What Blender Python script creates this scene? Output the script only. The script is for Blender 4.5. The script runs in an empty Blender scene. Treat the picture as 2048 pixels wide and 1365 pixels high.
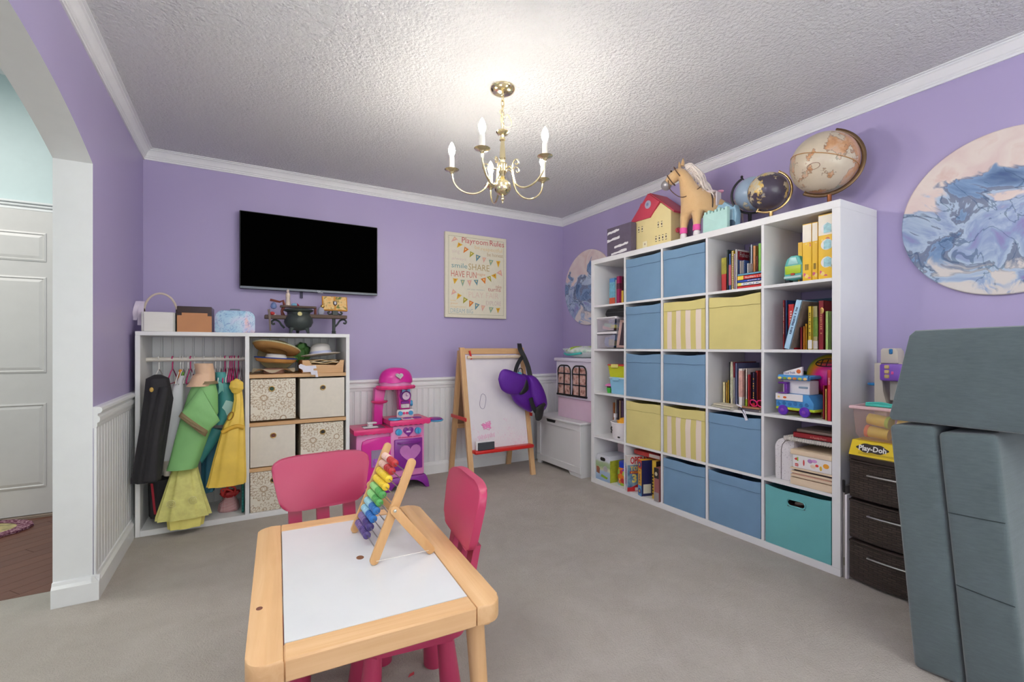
import bpy, bmesh, math, random
from mathutils import Vector as V, Matrix as M
SC = bpy.context.scene
C = SC.collection
R = math.radians
PI = math.pi

# ---------------------------------------------------------------- camera, light, exposure
YAW, CH, FPX, VH = 0.5259, 1.1043, 927.98, 695.76      # heading, eye height, focal length in px, horizon row
cam = bpy.data.cameras.new('camera')
cam.sensor_width = 36.0
cam.lens = FPX / 2048 * 36
cam.shift_y = (VH - 682.5) / 2048
cam.clip_start = 0.05
camo = bpy.data.objects.new('camera', cam); C.objects.link(camo)
camo.location = (0, 0, CH); camo.rotation_euler = (PI/2, 0, -YAW)
SC.camera = camo
SC.view_settings.view_transform = 'Standard'
SC.view_settings.look = 'None'
SC.view_settings.exposure = 0.34
SC.view_settings.gamma = 1.0
SC.view_settings.use_curve_mapping = False

world = bpy.data.worlds.new('world'); SC.world = world
world.use_nodes = True
wn = world.node_tree.nodes['Background']
wn.inputs[0].default_value = (0.95, 1.0, 0.97, 1); wn.inputs[1].default_value = 0.6

def area(name, loc, rot, sx, sy, power, col=(1, 1, 1)):
    l = bpy.data.lights.new(name, 'AREA'); l.shape = 'RECTANGLE'
    l.size, l.size_y, l.energy, l.color = sx, sy, power, col
    o = bpy.data.objects.new(name, l); C.objects.link(o)
    o.location = loc; o.rotation_euler = rot
    return o
BULB = 740.0                                             # emission strength of the chandelier bulbs
area('added_rear_fill', (1.15, -2.42, 1.35), (R(90), 0, 0), 2.7, 1.9, 42, (0.95, 1.0, 0.95))      # added fill light, set at an unseen window behind the camera
area('added_right_fill', (3.0, -1.15, 1.4), (0, R(90), 0), 1.5, 1.5, 20, (0.95, 1.0, 0.95))     # added fill for the left wall, from an unseen right-hand window
area('side_window_daylight', (-2.72, 0.6, 1.35), (0, R(-90), 0), 1.5, 1.9, 10, (0.95, 1.0, 0.97))  # daylight in the hall window
area('hall_lamp_light', (-1.7, 3.0, 2.8), (0, 0, 0), 0.5, 0.5, 22, (1.0, 0.97, 0.92))              # the hall's ceiling lamp
area('added_left_bounce', (-0.33, 0.60, 2.14), (R(180), 0, 0), 0.35, 0.35, 34, (0.95, 1.0, 0.93))       # added fill left of the camera, bounced off the ceiling; no lamp there
area('added_rear_bounce', (0.6, -1.0, 1.55), (R(180), 0, 0), 0.35, 0.35, 22, (0.95, 1.0, 0.93))  # added upward fill behind the camera, standing in for a bounce flash

# ---------------------------------------------------------------- helpers
def lin(c):
    c = c / 255.0
    return c / 12.92 if c <= 0.04045 else ((c + 0.055) / 1.055) ** 2.4
def rgb(c): return (lin(c[0]), lin(c[1]), lin(c[2]), 1.0)

_m = {}
class N:
    """thin wrapper for building node materials"""
    def __init__(s, name):
        s.m = bpy.data.materials.new(name); s.m.use_nodes = True
        s.t = s.m.node_tree; s.b = s.t.nodes['Principled BSDF']
    def n(s, kind, **k):
        x = s.t.nodes.new('ShaderNode' + kind)
        for a, b in k.items(): setattr(x, a, b)
        return x
    def l(s, a, b): s.t.links.new(a, b)
    def put(s, sock, v):
        if hasattr(v, 'is_output'): s.l(v, sock)
        else: sock.default_value = v
    def math(s, op, a, b=0.0, c=0.0):
        x = s.n('Math', operation=op)
        s.put(x.inputs[0], a); s.put(x.inputs[1], b); s.put(x.inputs[2], c)
        return x.outputs[0]
    def coord(s, kind='Object'): return s.n('TexCoord').outputs[kind]
    def sep(s, v):
        x = s.n('SeparateXYZ'); s.l(v, x.inputs[0]); return x.outputs
    def noise(s, vec, scale, detail=3.0, rough=0.55, out=0, dist=0.0):
        x = s.n('TexNoise'); s.l(vec, x.inputs['Vector'])
        x.inputs['Scale'].default_value = scale; x.inputs['Detail'].default_value = detail
        x.inputs['Roughness'].default_value = rough; x.inputs['Distortion'].default_value = dist
        return x.outputs[out]
    def mix(s, f, a, b):
        x = s.n('Mix', data_type='RGBA')
        s.put(x.inputs[0], f); s.put(x.inputs[6], a); s.put(x.inputs[7], b)
        return x.outputs[2]
    def ramp(s, f, stops, interp='LINEAR'):
        x = s.n('ValToRGB'); s.put(x.inputs[0], f); cr = x.color_ramp; cr.interpolation = interp
        while len(cr.elements) < len(stops): cr.elements.new(0.5)
        for e, (p, c) in zip(cr.elements, stops): e.position = p; e.color = rgb(c)
        return x.outputs[0]
    def bump(s, h, strength=0.3, dist=0.01):
        x = s.n('Bump'); x.inputs['Strength'].default_value = strength; x.inputs['Distance'].default_value = dist
        s.l(h, x.inputs['Height']); s.l(x.outputs[0], s.b.inputs['Normal'])
    def set(s, **k):
        for a, v in k.items(): s.put(s.b.inputs[a.replace('_', ' ')], v)
        return s.m

def mat(name, col, rough=0.55, metal=0.0, var=0.06, vs=14.0, bump=0.0, bs=120.0, spec=0.5, alpha=1.0, trans=0.0, coat=0.0):
    if name in _m: return _m[name]
    k = N(name); vec = k.coord()
    if var > 0:
        f = k.noise(vec, vs)
        lo = rgb([max(0, x * (1 - var)) for x in col]); hi = rgb([min(255, x * (1 + var)) for x in col])
        k.set(Base_Color=k.mix(f, lo, hi))
    else:
        k.set(Base_Color=rgb(col))
    k.set(Roughness=rough, Metallic=metal, Specular_IOR_Level=spec, Alpha=alpha, Transmission_Weight=trans, Coat_Weight=coat)
    if bump > 0: k.bump(k.noise(vec, bs, 4.0), bump, 0.004)
    _m[name] = k.m
    return k.m

class B:
    """collects shapes into one bmesh"""
    def __init__(s): s.bm = bmesh.new()
    def _xf(s, vs, mx):
        if mx is not None: bmesh.ops.transform(s.bm, matrix=mx, verts=vs)
    def box(s, a, b, bev=0.0, seg=1, mx=None):
        cx = [(p + q) / 2 for p, q in zip(a, b)]; d = [max(abs(q - p), 1e-5) for p, q in zip(a, b)]
        r = bmesh.ops.create_cube(s.bm, size=1.0, matrix=M.Translation(cx) @ M.Diagonal((d[0], d[1], d[2], 1)))
        vs = r['verts']
        if bev > 0:
            es = list({e for v in vs for e in v.link_edges})
            r = bmesh.ops.bevel(s.bm, geom=es, offset=min(bev, min(d) * 0.49), segments=seg, affect='EDGES', profile=0.5)
            vs = list({v for f in r['faces'] for v in f.verts} | {v for v in vs if v.is_valid})
        s._xf(vs, mx); return s
    def grid(s, rows, cu=False, cv=False, flip=False):
        """rows: list of rows of points"""
        vs = [[s.bm.verts.new(p) for p in row] for row in rows]
        n, m = len(vs), len(vs[0])
        for i in range(n if cv else n - 1):
            for j in range(m if cu else m - 1):
                q = [vs[i][j], vs[i][(j+1) % m], vs[(i+1) % n][(j+1) % m], vs[(i+1) % n][j]]
                q = [v for t, v in enumerate(q) if v not in q[:t]]
                if len(q) > 2: s.bm.faces.new(q[::-1] if flip else q)
        return vs
    def cap(s, row, flip=False):
        try: s.bm.faces.new(row[::-1] if flip else row)
        except ValueError: pass
    def tube(s, pts, r, n=8, closed=False, cap=True, flat=1.0, up=None):
        pts = [V(p) for p in pts]; k = len(pts)
        rr = r if isinstance(r, (list, tuple)) else [r] * k
        rows = []; prev = None
        for i, p in enumerate(pts):
            if closed: t = pts[(i+1) % k] - pts[i-1]
            else: t = pts[min(i+1, k-1)] - pts[max(i-1, 0)]
            t.normalize()
            if prev is None:
                a = V(up) if up else (V((0, 0, 1)) if abs(t.z) < 0.9 else V((1, 0, 0)))
            else: a = prev
            u = (a - t * a.dot(t)).normalized(); w = t.cross(u); prev = u
            rows.append([p + (u * math.cos(2*PI*j/n) + w * math.sin(2*PI*j/n) * flat) * rr[i] for j in range(n)])
        vs = s.grid(rows, cu=True, cv=closed)
        if cap and not closed: s.cap(vs[0], True); s.cap(vs[-1])
        return s
    def cyl(s, a, b, r, r2=None, n=16): return s.tube([a, b], [r, r if r2 is None else r2], n)
    def lathe(s, prof, c=(0, 0, 0), n=24, axis='z', cap=True):
        rows = []
        for (r, h) in prof:
            row = []
            for j in range(n):
                a = 2*PI*j/n; x, y = r*math.cos(a), r*math.sin(a)
                p = (x, y, h) if axis == 'z' else ((h, x, y) if axis == 'x' else (x, -h, y))
                row.append((c[0]+p[0], c[1]+p[1], c[2]+p[2]))
            rows.append(row)
        vs = s.grid(rows, cu=True)
        if cap: s.cap(vs[0], True); s.cap(vs[-1])
        return s
    def sph(s, c, r, u=18, v=12, mx=None):
        r = r if isinstance(r, (list, tuple)) else (r, r, r)
        q = bmesh.ops.create_uvsphere(s.bm, u_segments=u, v_segments=v, radius=1.0, matrix=M.Translation(c) @ M.Diagonal((r[0], r[1], r[2], 1)))
        s._xf(q['verts'], mx); return s
    def prism(s, poly, d0, d1, f=None, bev=0.0):
        """extrude polygon (a,b) from depth d0 to d1; f maps (a,b,d) to xyz; default a->x, b->z, d->y"""
        f = f or (lambda a, b, d: (a, d, b))
        lo = [s.bm.verts.new(f(a, b, d0)) for a, b in poly]; hi = [s.bm.verts.new(f(a, b, d1)) for a, b in poly]
        n = len(poly); fs = [s.bm.faces.new(lo), s.bm.faces.new(hi[::-1])]
        for i in range(n): fs.append(s.bm.faces.new((lo[i], hi[i], hi[(i+1) % n], lo[(i+1) % n])))
        if bev > 0:
            es = [e for fc in fs[:2] for e in fc.edges]
            bmesh.ops.bevel(s.bm, geom=es, offset=bev, segments=2, affect='EDGES', profile=0.5)
        return s
    def loft(s, secs, n=28, k=0, amp=0.0, ph=0.0, cap=True):
        """secs: (z, cx, cy, rx, ry[, fold]); closed cloth-like skin with k folds"""
        rows = []
        for q in secs:
            z, cx, cy, rx, ry = q[:5]; am = amp * (q[5] if len(q) > 5 else 1.0)
            row = []
            for j in range(n):
                a = 2*PI*j/n; w = 1 + am * math.sin(k*a + ph)
                row.append((cx + rx*math.cos(a)*w, cy + ry*math.sin(a)*w*(1 + am*0.6*math.sin((k+2)*a)), z))
            rows.append(row)
        vs = s.grid(rows, cu=True)
        if cap: s.cap(vs[0], True); s.cap(vs[-1])
        return s
    def move(s, mx): bmesh.ops.transform(s.bm, matrix=mx, verts=s.bm.verts[:]); return s
    def build(s, name, m, parent=None, smooth=True, ang=38, loc=None, rz=0.0, matfn=None):
        bmesh.ops.recalc_face_normals(s.bm, faces=s.bm.faces[:])
        me = bpy.data.meshes.new(name); s.bm.to_mesh(me); s.bm.free()
        for q in (m if isinstance(m, (list, tuple)) else [m]): me.materials.append(q)
        if matfn:
            for p in me.polygons: p.material_index = matfn(p)
        if smooth:
            me.shade_smooth(); me.set_sharp_from_angle(angle=R(ang))
        return link(name, me, parent, loc, rz)
def link(name, me, parent=None, loc=None, rz=0.0):
    o = bpy.data.objects.new(name, me); C.objects.link(o)
    if parent is not None: o.parent = parent
    if loc: o.location = loc
    if rz: o.rotation_euler = (0, 0, rz)
    return o
def tag(o, label, cat, group=None):
    o['label'] = label; o['category'] = cat
    if group: o['group'] = group
    return o
def thing(name, label, cat, loc=(0, 0, 0), rz=0.0, group=None):
    o = bpy.data.objects.new(name, None); C.objects.link(o)
    o.empty_display_size = 0.05; o.location = loc; o.rotation_euler = (0, 0, rz)
    return tag(o, label, cat, group)
def struct(o): o['kind'] = 'structure'; return o
def note(o, label): o['label'] = label; return o
def copy_tree(o, parent=None):
    c = o.copy(); C.objects.link(c)
    if parent is not None: c.parent = parent
    for ch in o.children: copy_tree(ch, c)
    return c
_txt = {}
def text(body, h, m, parent, pos, name='lettering', wid=None, align='LEFT', rot=0.0, vert=False, depth=0.0004, bold=0.0, frame=None, shear=0.0):
    """flat print: letters h tall, in the plane facing -Y of the parent; pos = lower left (or centre) on that plane"""
    cu = bpy.data.curves.new(name, 'FONT'); cu.body = body; cu.size = 1.0; cu.extrude = 0.0; cu.offset = bold; cu.align_x = align; cu.shear = shear; cu.resolution_u = 2
    t = bpy.data.objects.new(name, cu)
    me = bpy.data.meshes.new_from_object(t); bpy.data.objects.remove(t); bpy.data.curves.remove(cu)
    xs = [v.co.x for v in me.vertices] or [0, 1]
    sx = h / 0.70
    if wid: sx = wid / max(max(xs) - min(xs), 1e-4)
    me.transform(M.Diagonal((sx, h / 0.70, 1, 1)))
    fr = frame or M(((1, 0, 0, 0), (0, 0, -1, 0), (0, 1, 0, 0), (0, 0, 0, 1)))
    me.transform(M.Translation(pos) @ fr @ M.Rotation(rot, 4, 'Z'))
    me.materials.append(m)
    return link(name, me, parent)

def marks(n, length, h, m, parent, frame, name='spine_print'):
    """a row of small printed marks too blurred to read"""
    q = random.Random(n); b = B(); step = length / n
    for i in range(n):
        if q.random() < 0.12: continue
        b.box((i * step, -0.0001, q.uniform(0, 0.15) * h), (i * step + step * q.uniform(0.45, 0.75), 0.0001, h * q.uniform(0.8, 1.0)))
    b.move(frame); o = b.build(name, m, parent, smooth=False); o['kind'] = 'stuff'; return o

def ray(u, v):
    c, s = math.cos(YAW), math.sin(YAW); r = (u - 1024) / FPX
    return V((s + r*c, c - r*s, (VH - v) / FPX))
def atY(u, v, y):
    d = ray(u, v); return d * (y / d.y) + V((0, 0, CH))
def atX(u, v, x):
    d = ray(u, v); return d * (x / d.x) + V((0, 0, CH))

# ---------------------------------------------------------------- shared materials
def purple_paint():
    k = N('purple_paint'); v = k.coord()
    k.set(Base_Color=k.mix(k.noise(v, 1.2), rgb((175, 163, 203)), rgb((181, 169, 208))), Roughness=0.42, Specular_IOR_Level=0.4)
    k.bump(k.noise(v, 260, 3), 0.05, 0.002); return k.m
PURPLE = purple_paint()
WHITE = mat('white_trim_paint', (236, 237, 238), 0.38, var=0.015)
BOARD = mat('white_beadboard_paint', (234, 235, 237), 0.4, var=0.015)
TEAL = mat('pale_aqua_paint', (203, 219, 220), 0.5, var=0.02)
def ceiling_mat():
    k = N('stippled_ceiling'); v = k.coord()
    a = k.noise(v, 75, 4, 0.6, dist=0.6); b = k.n('TexVoronoi'); k.l(v, b.inputs['Vector']); b.inputs['Scale'].default_value = 62
    h = k.math('ADD', k.math('MULTIPLY', a, 1.4), k.math('MULTIPLY', b.outputs[0], -0.5))
    k.set(Base_Color=rgb((226, 226, 227)), Roughness=0.85, Specular_IOR_Level=0.2)
    k.bump(h, 0.85, 0.011); return k.m
CEIL = ceiling_mat()
def carpet_mat():
    k = N('beige_carpet'); v = k.coord()
    big = k.n('MapRange'); k.l(k.noise(v, 4.5, 5, 0.65, dist=0.6), big.inputs[0]); big.inputs[1].default_value = 0.32; big.inputs[2].default_value = 0.68; big = big.outputs[0]; mid = k.noise(v, 34, 4, 0.65); fine = k.noise(v, 210, 4, 0.75)
    c = k.mix(big, rgb((190, 179, 168)), rgb((216, 207, 198)))
    c = k.mix(k.math('MULTIPLY', mid, 0.55), c, rgb((184, 173, 163)))
    c = k.mix(k.math('MULTIPLY', fine, 0.75), c, rgb((236, 229, 220)))
    k.set(Base_Color=c, Roughness=1.0, Specular_IOR_Level=0.05)
    k.bump(k.math('ADD', k.math('MULTIPLY', fine, 1.0), k.math('MULTIPLY', k.noise(v, 120, 3), 1.0)), 0.9, 0.012); return k.m
CARPET = carpet_mat()
def wood(name, lo, hi, axis='x', scale=1.0, rough=0.5):
    if name in _m: return _m[name]
    k = N(name); v = k.coord()
    mp = k.n('Mapping'); k.l(v, mp.inputs[0])
    s = [38 * scale] * 3; s['xyz'.index(axis)] = 2.2 * scale
    mp.inputs['Scale'].default_value = s
    f = k.noise(mp.outputs[0], 1.0, 4, 0.6, dist=1.2); g = k.noise(v, 6 * scale, 2)
    c = k.mix(f, rgb(lo), rgb(hi)); c = k.mix(k.math('MULTIPLY', g, 0.35), c, rgb([x * 0.9 for x in lo]))
    k.set(Base_Color=c, Roughness=rough); k.bump(f, 0.06, 0.002)
    _m[name] = k.m; return k.m
PINE = {a: wood('pine_' + a, (198, 148, 98), (230, 194, 148), a) for a in 'xyz'}
BEECH = {a: wood('beech_' + a, (196, 148, 96), (216, 172, 118), a, 1.6) for a in 'xyz'}
DARK = mat('dark_void', (24, 22, 22), 0.8, var=0)
BLACK = mat('black_plastic', (22, 22, 24), 0.4, var=0)
STEEL = mat('brushed_steel', (190, 190, 186), 0.3, 1.0, var=0.03)
PAPER = mat('book_pages', (232, 226, 212), 0.8, var=0.05, vs=60)
LAM = mat('white_laminate', (232, 232, 232), 0.4, var=0.01)
def flat(c, rough=0.5, tagn=''):
    return mat('paint_%d_%d_%d%s' % (c[0], c[1], c[2], tagn), c, rough, var=0.04)

# ---------------------------------------------------------------- room shell
XL, XR, YB, YF, ZC = -0.57, 2.86, 3.881, -2.3, 2.42
def slab(name, a, b, m): return struct(B().box(a, b).build(name, m, smooth=False))
fl = slab('floor', (-2.7, YF, -0.06), (XR, 2.867, 0.0), CARPET)
B().box((XL - 0.13, 2.867, -0.06), (XR, YB, 0.0)).build('carpet_strip', CARPET, fl, smooth=False)
slab('ceiling', (XL - 0.13, YF, ZC), (XR + 0.1, YB + 0.1, ZC + 0.06), CEIL)
slab('ceiling_hall', (-2.8, YF, 2.86), (XL - 0.13, 4.32, 2.92), WHITE)
wr = B(); wr.box((XR, -0.4, 0), (XR + 0.1, YB + 0.1, ZC)).box((XR, YF, 0), (XR + 0.1, -1.9, ZC)).box((XR, -1.9, 0), (XR + 0.1, -0.4, 0.65)).box((XR, -1.9, 2.15), (XR + 0.1, -0.4, ZC))
struct(wr.build('wall_right', PURPLE, smooth=False))
w2 = B()
for (y0, y1, z0, z1) in ((-1.96, -0.34, 0.59, 0.65), (-1.96, -0.34, 2.15, 2.21), (-1.96, -1.9, 0.65, 2.15), (-0.4, -0.34, 0.65, 2.15), (-1.165, -1.135, 0.65, 2.15)): w2.box((XR - 0.02, y0, z0), (XR, y1, z1))
struct(w2.build('added_window_2', WHITE, smooth=False))  # unseen window, added to frame the right-hand fill light
slab('wall_back', (XL - 0.13, YB, 0), (XR, YB + 0.1, ZC), PURPLE)
# arched left wall: purple on the room side, white reveal, aqua on the hall side
arc = [(y, 2.085 - 0.172 * (y - 1.69) ** 2) for y in [0.69 + 2.0 * i / 36 for i in range(37)]]
out = [(YF, 0), (0.69, 0)] + arc + [(2.69, 0), (YB, 0), (YB, 2.92), (YF, 2.92)]
def lw(p): return 0 if p.normal.x > 0.9 else (2 if p.normal.x < -0.9 else 1)
wl = struct(B().prism(out, XL, XL - 0.13, lambda a, b, d: (d, a, b)).build('wall_left', [PURPLE, WHITE, TEAL], smooth=False, matfn=lw))
# wall behind the camera, with a window added to carry fill light
wf = B()
wf.box((-2.8, YF - 0.1, 0), (-0.1, YF, 2.92)).box((2.4, YF - 0.1, 0), (XR, YF, 2.92)).box((-0.1, YF - 0.1, 0), (2.4, YF, 0.5)).box((-0.1, YF - 0.1, 2.2), (2.4, YF, 2.92))
struct(wf.build('wall_front', PURPLE, smooth=False))
w1 = B(); w1.box((-0.16, YF, 0.44), (2.46, YF + 0.02, 0.5)).box((-0.16, YF, 2.2), (2.46, YF + 0.02, 2.26)).box((-0.16, YF, 0.5), (-0.1, YF + 0.02, 2.2)).box((2.4, YF, 0.5), (2.46, YF + 0.02, 2.2)).box((1.135, YF - 0.07, 0.5), (1.165, YF - 0.03, 2.2)).box((-0.1, YF - 0.07, 1.335), (2.4, YF - 0.03, 1.365))
struct(w1.build('added_window_1', WHITE, smooth=False))
slab('wall_hall_back', (-2.8, 4.22, 0), (XL, 4.32, 2.92), TEAL)
wh = B(); wh.box((-2.7, YF, 0), (-2.6, -0.2, 2.92)).box((-2.7, 1.4, 0), (-2.6, 4.32, 2.92)).box((-2.7, -0.2, 0), (-2.6, 1.4, 0.45)).box((-2.7, -0.2, 2.25), (-2.6, 1.4, 2.92))
struct(wh.build('wall_hall_left', TEAL, smooth=False))
# mouldings
def mould(name, prof, p0, p1, inward, m=WHITE):
    """prof: (out, z) polyline; swept from p0 to p1 along a wall"""
    b = B(); iv = V(inward)
    rows = [[V((p[0], p[1], 0)) + iv * o + V((0, 0, z)) for o, z in prof] for p in (p0, p1)]
    vs = b.grid(rows); b.cap(vs[0]); b.cap(vs[1], True)
    return struct(b.build(name, m, ang=25))
CROWN = [(0, 2.352), (0.008, 2.352), (0.008, 2.362), (0.013, 2.365), (0.013, 2.371), (0.019, 2.376), (0.026, 2.392), (0.036, 2.405), (0.044, 2.409), (0.044, 2.414), (0.056, 2.415), (0.056, 2.42), (0, 2.42)]
mould('trim_1', CROWN, (XL, YB), (XR, YB), (0, -1, 0))
mould('trim_2', CROWN, (XR, YF), (XR, YB), (-1, 0, 0))
mould('trim_3', CROWN, (XL, YF), (XL, YB), (1, 0, 0))
RAIL = [(0, 0.748), (0.010, 0.748), (0.014, 0.757), (0.014, 0.772), (0.022, 0.776), (0.024, 0.788), (0.022, 0.798), (0.016, 0.802), (0.016, 0.812), (0.027, 0.816), (0.032, 0.826), (0.030, 0.837), (0.022, 0.842), (0, 0.843)]
mould('trim_4', RAIL, (XL, YB), (XR, YB), (0, -1, 0))
mould('trim_5', RAIL, (XL, 2.692), (XL, YB), (1, 0, 0))
BASE = [(0, 0), (0.026, 0), (0.026, 0.078), (0.020, 0.086), (0.016, 0.090), (0.012, 0.102), (0, 0.104)]
mould('baseboard_back', BASE, (XL, YB), (XR, YB), (0, -1, 0))
mould('baseboard_left', BASE, (XL, 2.665), (XL, YB), (1, 0, 0))
mould('baseboard_jamb', BASE, (XL - 0.13, 2.69), (XL + 0.026, 2.69), (0, -1, 0))
mould('baseboard_right', BASE, (XR, YF), (XR, YB), (-1, 0, 0))
# beadboard, board by board
def board_mesh(w, h, t):
    b = B()
    pr = [(0.0004, 0), (0.0004, t * 0.4), (0.003, t), (w - 0.012, t), (w - 0.0102, t * 0.45), (w - 0.0085, t), (w - 0.005, t * 1.1), (w - 0.002, t), (w - 0.0004, t * 0.4), (w - 0.0004, 0)]
    rows = [[(o, -d, z) for o, d in pr] for z in (0, h)]
    vs = b.grid(rows); b.cap(vs[0]); b.cap(vs[1], True)
    bmesh.ops.recalc_face_normals(b.bm, faces=b.bm.faces[:])
    me = bpy.data.meshes.new('board'); b.bm.to_mesh(me); b.bm.free(); me.materials.append(BOARD); return me
BW = 0.0525
bme = board_mesh(BW, 0.648, 0.006)
wb = bpy.data.objects['wall_back']
for i in range(int((XR - 0.60) / BW)):
    link('board', bme, wb, (0.62 + i * BW, YB, 0.10))
for i in range(23):
    link('board', bme, wl, (XL, YB - 0.02 - i * BW, 0.10), R(-90) + PI)
o = B().box((XL, 2.692, 0.09), (XL + 0.012, 2.715, 0.75), 0.003).build('corner_board', WHITE, wl)

# hall: oak boards laid diagonally, oval rug, panelled door
hf = slab('floor_hall', (-2.6, 2.867, -0.06), (XL - 0.13, 4.22, -0.012), mat('oak_gap', (52, 30, 24), 0.7, var=0))
OAK = [wood('red_oak_%d' % i, (98 - i * 4, 60 - i * 3, 47 - i * 2), (126 - i * 5, 80 - i * 4, 62 - i * 3), 'x', 0.8, 0.35) for i in range(3)]
def clip(poly, x0, x1, y0, y1):
    for ax, lim, sg in ((0, x0, 1), (0, x1, -1), (1, y0, 1), (1, y1, -1)):
        o = []
        for i in range(len(poly)):
            p, q = poly[i], poly[(i+1) % len(poly)]
            dp, dq = (p[ax] - lim) * sg, (q[ax] - lim) * sg
            if dp >= 0: o.append(p)
            if dp * dq < 0:
                t = dp / (dp - dq); o.append(tuple(p[k] + (q[k] - p[k]) * t for k in (0, 1)))
        poly = o
        if len(poly) < 3: return []
    return poly
rnd = random.Random(4)
for i in range(-22, 20):
    off = i * 0.085; st = rnd.uniform(-0.6, 0)
    for j in range(-2, 4):
        a0, a1 = st + j * 0.75, st + j * 0.75 + 0.748
        pl = []
        for (u, w) in ((a0, off + 0.001), (a1, off + 0.001), (a1, off + 0.084), (a0, off + 0.084)):
            c, s = math.cos(R(38)), math.sin(R(38))
            pl.append((-1.2 + u * c - w * s, 3.5 + u * s + w * c))
        pl = clip(pl, -1.75, XL - 0.131, 2.868, 4.219)
        if len(pl) > 2:
            B().prism(pl, -0.012, 0.0, lambda a, b, d: (a, b, d)).build('plank', OAK[rnd.randrange(3)], hf, smooth=False)
WDOOR = mat('white_door_paint', (214, 210, 208), 0.4, var=0.02)
DX0, DX1, DY = -1.92, -1.005, 4.175
d1 = struct(B().box((DX0, DY, 0.018), (DX1, DY + 0.04, 1.995)).build('door_1', WDOOR, smooth=False))
for (x0, x1) in ((-1.40, -1.116), (-1.805, -1.521)):
    for (z0, z1) in ((0.193, 0.741), (0.941, 1.566), (1.667, 1.855)):
        b = B(); e = 0.028
        rows = []
        for (ins, dy) in ((0, 0.0), (0.004, 0.010), (0.012, 0.010), (0.030, -0.004), (0.034, -0.005)):
            rows.append([(x0 + ins, DY - 0.0005 + dy * -0.4, z0 + ins), (x1 - ins, DY - 0.0005 + dy * -0.4, z0 + ins), (x1 - ins, DY - 0.0005 + dy * -0.4, z1 - ins), (x0 + ins, DY - 0.0005 + dy * -0.4, z1 - ins)])
        rows = []
        for (ins, y) in ((0, 0.0), (0.0, -0.004), (0.010, -0.007), (0.016, -0.001), (0.034, -0.006), (0.036, -0.006)):
            rows.append([(x0 + ins, DY + y, z0 + ins), (x1 - ins, DY + y, z0 + ins), (x1 - ins, DY + y, z1 - ins), (x0 + ins, DY + y, z1 - ins)])
        vs = b.grid(rows, cu=True); b.cap(vs[-1])
        b.build('door_panel', WDOOR, d1, smooth=False)
B().cyl((-1.86, DY - 0.05, 1.0), (-1.86, DY, 1.0), 0.012).sph((-1.86, DY - 0.06, 1.0), 0.028).build('door_knob', STEEL, d1)
tr = B(); tr.box((DX0 - 0.09, DY + 0.025, 2.0), (DX1 + 0.09, 4.22, 2.022), 0.004).box((DX0 - 0.09, DY + 0.012, 2.022), (DX1 + 0.09, 4.22, 2.04), 0.005).box((DX0 - 0.1, DY + 0.0, 2.04), (DX1 + 0.1, 4.22, 2.055), 0.004)
tr.box((DX0 - 0.09, DY + 0.02, 0), (DX0 - 0.005, 4.22, 2.0), 0.004).box((DX1 + 0.005, DY + 0.02, 0), (DX1 + 0.09, 4.22, 2.0), 0.004)
struct(tr.build('trim_6', WHITE))
slab('trim_7', (DX0, DY - 0.03, -0.001), (DX1, DY + 0.05, 0.014), mat('door_sill', (150, 132, 118), 0.5))

def ellipse_ring(b, c, a0, b0, a1, b1, z, n=60, sc=0.0):
    rows = []
    for (ra, rb, zz, s) in ((a0, b0, z, 0), (a1, b1, z, sc), (a1, b1, 0.002, sc)):
        rows.append([(c[0] + ra * math.cos(2*PI*i/n) * (1 + s * math.sin(i * 2*PI/3)), c[1] + rb * math.sin(2*PI*i/n) * (1 + s * math.sin(i * 2*PI/3)), zz) for i in range(n)])
    return b.grid(rows, cu=True)
RC = (-1.50, 3.965)
t = thing('oval_rug', 'oval braided rug with tan centre and maroon scalloped border by the white door', 'rug', (RC[0], RC[1], 0.0))
b = B(); vs = b.grid([[(0.31 * math.cos(2*PI*i/48), 0.165 * math.sin(2*PI*i/48), z) for i in range(48)] for z in (0.002, 0.011)], cu=True); b.cap(vs[1])
k = N('rug_centre'); v = k.coord(); k.set(Base_Color=k.ramp(k.noise(v, 9, 3), [(0.3, (120, 118, 90)), (0.48, (196, 178, 128)), (0.6, (205, 190, 150)), (0.75, (170, 128, 70))]), Roughness=1.0)
b.build('rug_centre', k.m, t)
k = N('rug_border'); v = k.coord(); k.set(Base_Color=k.ramp(k.noise(v, 90, 2), [(0.35, (88, 36, 58)), (0.5, (132, 78, 98)), (0.65, (196, 160, 170))]), Roughness=1.0); k.bump(k.noise(v, 90, 2), 0.8, 0.006)
b = B(); ellipse_ring(b, (0, 0), 0.305, 0.16, 0.375, 0.218, 0.014, 72, 0.015); b.build('braided_border', k.m, t)

# ---------------------------------------------------------------- chandelier
BRASS = mat('polished_brass', (240, 226, 184), 0.18, 1.0, var=0.02)
SLEEVE = mat('candle_sleeve', (232, 230, 222), 0.45, var=0.01)
k = N('lit_bulb'); nz = k.sep(k.n('NewGeometry').outputs['Normal'])[2]                                   # emission cut towards the bulb tip to soften the ceiling hot spot
k.set(Base_Color=(1, 1, 1, 1), Emission_Color=(1.0, 0.94, 0.84, 1), Emission_Strength=k.math('MULTIPLY', k.math('MAXIMUM', k.math('SUBTRACT', 0.30, nz), 0.02), BULB)); LIT = k.m
CX, CY = 1.138, 2.056
t = thing('chandelier', 'polished brass chandelier with five lit candle bulbs hanging from the ceiling', 'chandelier', (CX, CY, 1.83))
Z0 = 1.83
def zz(p): return [(r, z - Z0) for r, z in p]
B().lathe(zz([(0.062, 2.419), (0.064, 2.412), (0.060, 2.404), (0.046, 2.394), (0.028, 2.389), (0.012, 2.387), (0.008, 2.380), (0.001, 2.378)]), n=32).build('ceiling_canopy', BRASS, t)
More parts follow.
